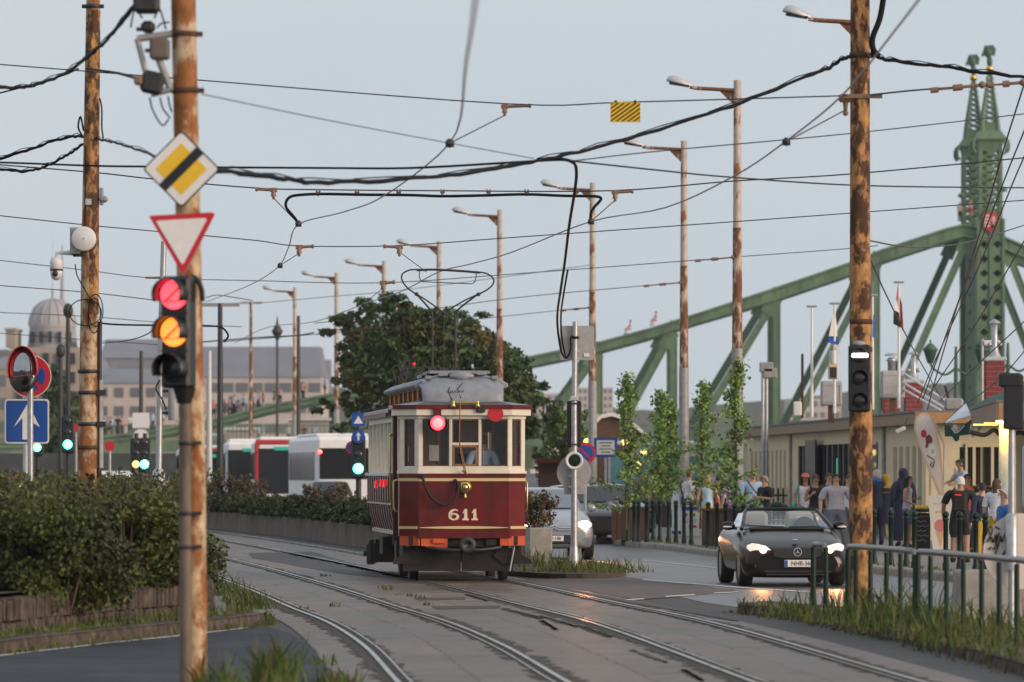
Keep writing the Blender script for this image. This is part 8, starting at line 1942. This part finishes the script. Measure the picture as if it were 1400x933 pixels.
    if leg=='skirt': lathe_('skirt',[(.165,.125,1.02),(.19,.15,.90),(.215,.17,.62),(.21,.165,.60)],'cloth_'+bottom,wob_=.03)
    if leg=='dress': lathe_('dress',[(.175,.13,1.28),(.145,.11,1.08),(.19,.15,.92),(.24,.19,.56),(.235,.185,.54)],'cloth_'+bottom,wob_=.035)
    if leg=='robe': lathe_('robe',[(.20,.14,1.36),(.17,.135,1.1),(.20,.16,.9),(.24,.20,.45),(.25,.20,.12)],'cloth_'+bottom,wob_=.03)
    if leg=='coat':
        lathe_('coat',[(.20,.145,1.38),(.18,.14,1.1),(.205,.17,.9),(.235,.20,.50)],'cloth_'+top,wob_=.03)
    # hair: a cap open at the face, longer styles run down the back
    hm_ = 'hair_'+hair; g=MB(); rings=[]
    zt_ = {'bald':-.3}.get(style,1)
    if style!='bald' and style!='hijab':
        low = -.055 if style in('short','bun','cap') else -.10
        for f in np.linspace(0,1,7):
            ring=[]
            for a in np.linspace(0,2*PI,20,endpoint=False):
                fr=max(0,-math.sin(a)); z=(.112*math.cos(f*PI/2*1.0)); rr_=math.sin(f*PI/2)
                lowz_=low+fr**.5*(.072-low)      # hairline rises over the forehead
                zz=.112*math.cos(f*PI/2)+(lowz_)*(f**3); ring.append(H+Vector((.093*u*max(rr_,.03)*math.cos(a),(.012+.105*max(rr_,.03)*math.sin(a))*u,zz*u)))
            rings.append(ring)
        g.loft(rings,0,False)
        if style in('long','pony'):
            w_=.085 if style=='long' else .035
            g.loft([[H+Vector((w_*q*math.cos(a)*u,(.075+.045*q2*math.sin(a))*u,z*u)) for a in np.linspace(0,2*PI,12,endpoint=False)] for z,q,q2 in ((.05,.9,1),(-.05,1.1,1),(-.16,1.15,.9),(-.27,.75,.6),(-.30,.2,.2))],0)
            if style=='long':
                for s in (-1,1): g.loft([[H+Vector((s*.088*u+.022*u*math.cos(a),.02*u+.045*u*math.sin(a),z*u)) for a in np.linspace(0,2*PI,8,endpoint=False)] for z in (.05,-.06,-.17)],0)
        if style=='bun': g.ball(H+Vector((0,.075*u,.085*u)),(.055*u,.055*u,.05*u),12,8)
        g.build('hair', MATS[hm_], t)
    if style=='bald':
        for s in (-1,1): g.ball(H+Vector((s*.072*u,.03*u,.0)),(.022*u,.06*u,.05*u),8,6)
        g.ball(H+Vector((0,.075*u,-.01*u)),(.07*u,.028*u,.05*u),10,6); g.build('hair', MATS[hm_], t)
    for e in extra:
        g=MB()
        if e[0]=='hijab':
            rings=[]
            for z,a_,b_,yo in ((.118,.03,.03,.01),(.10,.07,.075,.012),(.05,.102,.115,.015),(-.02,.104,.118,.015),(-.09,.095,.105,.01),(-.16,.14,.115,.01),(-.24,.20,.14,.02),(-.33 if len(e)<3 else -.42,.17,.15,.03),(-.36 if len(e)<3 else -.50,.05,.12,.05)): rings.append([H+Vector((a_*u*math.cos(q),(yo+b_*math.sin(q))*u,z*u)) for q in np.linspace(0,2*PI,18,endpoint=False)])
            g.loft(rings,0); g.build('headscarf', MATS['cloth_'+e[1]], t)
            if abs(face)<1.2: MB().ball(H+Vector((0,-.088*u,.0)),(.062*u,.03*u,.08*u),12,8).build('face_opening', MATS['skin_'+skin], t)
        if e[0]=='cap':
            rings=[[H+Vector((.10*u*r_*math.cos(a),(.008+.112*r_*math.sin(a))*u,z*u)) for a in np.linspace(0,2*PI,18,endpoint=False)] for r_,z in ((.05,.128),(.55,.118),(.92,.08),(1.02,.035))]
            g.loft(rings,0,False); g.box(H+Vector((0,-.15*u,.045*u)),(.14*u,.12*u,.014*u),rot=Matrix.Rotation(.22,3,'X').to_3x3(),bev=.006); g.build('cap', MATS['cloth_'+e[1]], t)
        if e[0]=='backpack':
            g.box((0,.20*k*girth,1.20*k),(.30*k,.15*k,.44*k),bev=.05); b_=g.build('backpack', MATS['cloth_'+e[1]], t)
            g=MB(); g.box((.02*k,.278*k*girth,1.335*k),(.13*k,.012,.03*k)); g.build('red_tab', MATS['glow_red_soft'], b_); g=MB()
            for s in (-1,1): g.tube([(s*.11*k,.13*k,1.40*k),(s*.12*k,-.02*k,1.46*k),(s*.13*k,-.135*k,1.33*k),(s*.12*k,-.12*k,1.08*k)],.022,6)
            g.build('strap', MATS['cloth_'+e[1]], t)
        if e[0]=='bag':
            s=e[2]; g.box((s*.25*k,-.02*k,.93*k),(.10*k,.26*k,.24*k),bev=.03); b_=g.build('shoulder_bag', MATS['cloth_'+e[1]], t); g=MB()
            g.tube(spline([(s*.24*k,-.10*k,1.04*k),(s*.20*k,-.09*k,1.30*k),(s*.15*k,0,1.475*k),(s*.20*k,.09*k,1.30*k),(s*.24*k,.06*k,1.04*k)],4),.014,6); g.build('strap', MATS['cloth_'+e[1]], b_)
        if e[0]=='strap':
            g.tube(spline([(-.13*k,-.02*k,1.47*k),(-.08*k,-.155*k*girth,1.34*k),(.08*k,-.165*k*girth,1.14*k),(.19*k*girth,-.06*k,.98*k)],4),.014,6); g.build('strap', MATS['cloth_'+e[1]], t)
        if e[0]=='phone':
            a=ARMS[arms[0]][1]; g.box(((.185+a[0])*k,(a[1]-.09)*k,(1.385+a[2]+.04)*k),(.075*k,.012,.14*k),bev=.004,rot=Matrix.Rotation(-.5,3,'X').to_3x3()); g.build('phone', MATS['black_plastic'], t)
        if e[0]=='scarf':
            g.lathe([(.075,1.41*k),(.10,1.43*k),(.10,1.49*k),(.075,1.51*k)],(0,.01,0),14); g.build('scarf', MATS['cloth_'+e[1]], t)
    return t
GP = 'pedestrians on the kiosk pavement'
F0, BK = 0.0, PI
def pf(py): return GD(py,.13)
person('man in a maroon polo shirt walking beside the woman in the dark dress',878,148,h=1.72,face=.2,top='maroon',bottom='black',hair='brown',legs='walk',arms=('down','slack'))
person('woman in a short dark brown sleeveless dress walking towards the street',898,147,h=1.62,face=-.1,top=None,bottom='brown',leg='dress',hair='dark',style='long',legs='walk',arms=('slack','down'),shoes='brown')
person('taller woman with raised arm and pale top behind the woman in dark dress',896,162,h=1.86,face=.7,top='white',sleeve=0,bottom='navy',hair='brown',style='pony',arms=('up','fold'))
person('woman in a white top and white trousers with a dark waist bag, hand on hip',926,138,h=1.70,face=2.4,top='white',sleeve=0,bottom='white',hair='dark',style='bun',arms=('hip','down'),extra=(('bag','navy',-1),))
person('man in a cream shirt looking away beside the grey lamp column',942,134,h=1.75,face=2.0,top='white',bottom='khaki',hair='brown',arms=('fold','slack'))
person('woman seen from behind in a pale blue top and yellow shorts with a red bag',968,124,h=1.60,face=BK-.2,top='cyan',sleeve=0,bottom='yellow',leg='shorts',hair='blond',style='bun',arms=('slack','slack'),extra=(('bag','red',-1),))
person('dark haired man in black behind the pale blue topped woman',983,130,h=1.64,face=BK,top='black',bottom='black',hair='dark')
person('woman in a purple and white floral top standing beside a tree trunk',1001,121,h=1.60,face=BK+.4,top='floral',bottom='jeans',hair='brown',style='short',girth=1.1)
person('bald older man in a pale blue shirt with diagonal black strap',1029,119,h=1.75,face=.15,top='ltblue',bottom='khaki',leg='shorts',hair='grey',style='bald',girth=1.15,arms=('slack','down'),extra=(('strap','black'),))
person('fair haired woman in a black T-shirt facing the pale blue shirted man',1046,118,h=1.62,face=-1.0,top='black',bottom='black',hair='blond',style='short',arms=('fold','fold'),girth=1.1)
person('woman in a coral baseball cap and white vest top',1101,111,h=1.66,face=.1,skin='tan',top='white',sleeve=0,bottom='denim',hair='dark',style='long',arms=('down','bag'),extra=(('cap','coral'),('bag','teal',-1)))
person('woman in a black sleeveless top holding up a phone, strap across her chest',1115,109,h=1.64,face=.1,skin='tan',top='black',sleeve=0,bottom='black',hair='brown',style='bun',arms=('down','phone'),extra=(('strap','brown'),))
person('man half hidden behind the grey T-shirt man',1133,113,h=1.68,face=.3,top='navy',bottom='jeans',hair='brown')
person('heavy man in a pale grey T-shirt and jeans standing next to the rusty pole',1143,107,h=1.66,face=.05,top='grey',bottom='jeans',hair='dark',girth=1.22,arms=('slack','slack'),legs='apart')
person('man in a white shirt mostly hidden behind the heavy rusty pole',1160,111,h=1.64,face=.1,top='white',bottom='jeans',hair='brown')
person('grey haired man with a blue scarf just past the heavy rusty pole',1199,118,h=1.76,face=BK+.3,top='navy',sleeve=1,bottom='navy',hair='grey',extra=(('scarf','blue'),))
person('woman in a mustard headscarf, navy coat and beige trousers',1211,pf(745),h=1.64,face=BK-.1,top='navy',sleeve=1,bottom='beige',leg='coat',hair='dark',style='hijab',extra=(('hijab','mustard'),),girth=1.08)
person('tall woman in a black headscarf and long black robe walking away',1235,116,h=1.78,face=BK+.2,top='navy',sleeve=1,bottom='navy',leg='robe',hair='dark',style='hijab',extra=(('hijab','navy',1),))
person('dark haired woman in profile, grey top, denim shorts, blue bag',1241,pf(749),h=1.62,face=1.25,skin='tan',top='grey',sleeve=0,bottom='denim',leg='shorts',hair='dark',style='long',arms=('fold','bag'),legs='shift',extra=(('bag','denim',1),))
tm = person('kiosk worker with dark hair bun leaning out of the counter window',1318,122.5,foot=.42,h=1.72,face=-1.1,skin='tan',top='grey',bottom='black',hair='dark',style='bun',arms=('reach','reach'),lean=.18)
person('white haired man in a black T-shirt and black shorts carrying a black backpack',1313,pf(769),h=1.62,face=BK-.15,skin='tan',top='black',bottom='black',leg='shorts',hair='white',style='short',arms=('slack','slack'),legs='shift',girth=1.2,extra=(('backpack','black'),))
person('dark haired man in an orange brown shirt facing the backpack man',1322,106,h=1.66,face=.5,skin='tan',top='coral',bottom='navy',hair='dark')
person('child in a white T-shirt and dark shorts near the menu board',1351,98,h=1.36,face=BK,skin='tan',top='white',bottom='navy',leg='shorts',hair='dark')
person('woman in mustard yellow trousers half behind the graffiti sign',1343,94,h=1.50,face=BK+.5,top='navy',sleeve=1,bottom='mustard',hair='dark',style='short')
person('woman with long auburn ponytail between the child and blue shirted man',1362,92,h=1.58,face=BK-.5,top='white',bottom='mustard',hair='brown',style='pony')
person('grey haired man in a bright blue shirt behind the graffiti sign',1375,74,foot=.0,h=1.60,face=-1.3,top='blue',bottom='mustard',hair='grey',style='short',girth=1.1)
# crew and driver
person('tram driver in a pale blue shirt standing in the cab with his back turned',0,0,h=1.58,face=BK+R(5),top='shirtblue',bottom='navy',hair='dark',arms=('slack','slack'),loc=tuple(tram.matrix_basis @ Vector((.38,.86,.84))))
person('silver haired driver sitting at the wheel of the open roadster',0,0,h=1.60,face=R(4.6),skin='fair',top='white',bottom='beige',hair='white',style='short',arms=('wheel','wheel'),legs='drive',girth=1.05,loc=tuple(car.matrix_basis @ Vector((.36,2.36,-.50))))
# people up on the bridge
for px,py,f_,l_,c,lb in ((862,452,-1.2,'sit',('white','pink'),'person in white sitting sideways on the bridge chord, knees drawn up'),(897,440,-1.0,'sit',('white','coral'),'person in a white shirt sitting higher on the bridge chord')):
    p = person(lb,px,DB,foot=Z(py,DB)-.78,h=1.72,face=f_,top=c[0],bottom=c[1],leg='shorts',legs=l_,arms=('lap','lap'))
person('person in black trousers standing against the bridge tower flank',1312,DB-1,foot=Z(304,DB),h=1.7,face=.5,top='beige',bottom='black'); person('person in a pink top climbing beside the bridge tower',1327,DB-1.6,foot=Z(299,DB),h=1.6,face=-.6,top='pink',bottom='red',leg='shorts',arms=('up','slack'))
# crowds picnicking on the bank and gathered in the side street: one standing and one seated source each, copied with their own clothes
def crowd(spots, label, group, base_h=1.7):
    rr = random.Random(len(spots)); CC = ['pink','white','coral','grey','navy','ltblue','maroon','beige','black','cyan']; made = []
    for i,(px,d,z,kind) in enumerate(spots):
        if len(made) < 6:
            p = person(label,px,d,foot=z,h=base_h,face=rr.uniform(-2,2),skin=rr.choice(('fair','tan')),top=CC[i%10],bottom=rr.choice(('navy','khaki','jeans','black')),leg=rr.choice(('long','shorts')),hair=rr.choice(('dark','brown','blond')),legs='stand' if i%2 else 'walk',arms=('down','slack'),group=group); made.append(p)
        else:
            p = copy_tree(made[i%6]); p.location = (X(px,d),d,z)
            for ch in p.children:
                if ch.name.startswith(('shirt','vest')): ch.data = ch.data.copy(); ch.data.materials.clear(); ch.data.materials.append(MATS['cloth_'+rr.choice(CC)])
            p.rotation_euler = (0,0,rr.uniform(-2,2)); s_ = rr.uniform(.9,1.08); p.scale = (s_,s_,s_)
rr = random.Random(9); sp_ = []
for i in range(46):
    px = rr.uniform(135,445); top_ = lerp_tab([(120,600),(200,590),(290,573),(370,556),(450,540)],px); sp_.append((px,DB+rr.uniform(-.3,.3),Z(top_,DB)-.02,0))
crowd(sorted(sp_),'person in the crowd perched along the low end of the bridge chord','crowd on the bridge chord')
sp_ = [(rr.uniform(20,110),rr.uniform(112,150),0,0) for i in range(20)]
crowd(sp_,'pedestrian in the blurred crowd crossing behind the shrubs','crowd in the side street')
sp_ = [(rr.uniform(860,1290),DB+rr.uniform(1,8),Z(607,DB),0) for i in range(16)] + [(rr.uniform(300,480),DB+rr.uniform(1,8),Z(607,DB),0) for i in range(8)]
crowd(sp_,'person walking along the bridge deck behind the railing','people on the bridge deck')
# ------------------------------------------------------------------ headlamp beams and the evening haze
def beam(px, py, d, e, name, tgt, size=70):
    l = bpy.data.lights.new(name,'SPOT'); l.energy = e; l.color = (1,.38,.12); l.spot_size = R(size); l.spot_blend = .8; l.shadow_soft_size = .06
    o = bpy.data.objects.new(name,l); COL.objects.link(o); o.location = P(px,py,d); o.rotation_euler = (Vector(tgt)-o.location).to_track_quat('-Z','Y').to_euler()
for px, e in ((1042,22),(1143,42)):
    d = 79.9; beam(px,751,d,e,'headlamp_beam',(X(px,d)+.8,d-16,0))
beam(801,719,104.4,520,'headlamp_beam',(X(801,104)-.5,80,0))
hz_ = MB(); hz_.box((0,1460,38.5),(3040,3060,79.2)); hz_.f = hz_.f; hz = hz_.build('haze', [])
m = bpy.data.materials.new('haze'); m.use_nodes = True; nt = m.node_tree; nt.nodes.remove(nt.nodes['Principled BSDF'])
v_ = nt.nodes.new('ShaderNodeVolumePrincipled'); v_.inputs['Color'].default_value = (.86,.90,.95,1); v_.inputs['Density'].default_value = .00010; v_.inputs['Anisotropy'].default_value = .0
nt.links.new(v_.outputs[0], nt.nodes['Material Output'].inputs['Volume']); hz.data.materials.append(m); tag(hz, kind='stuff')
SC.cycles.volume_bounces = 1
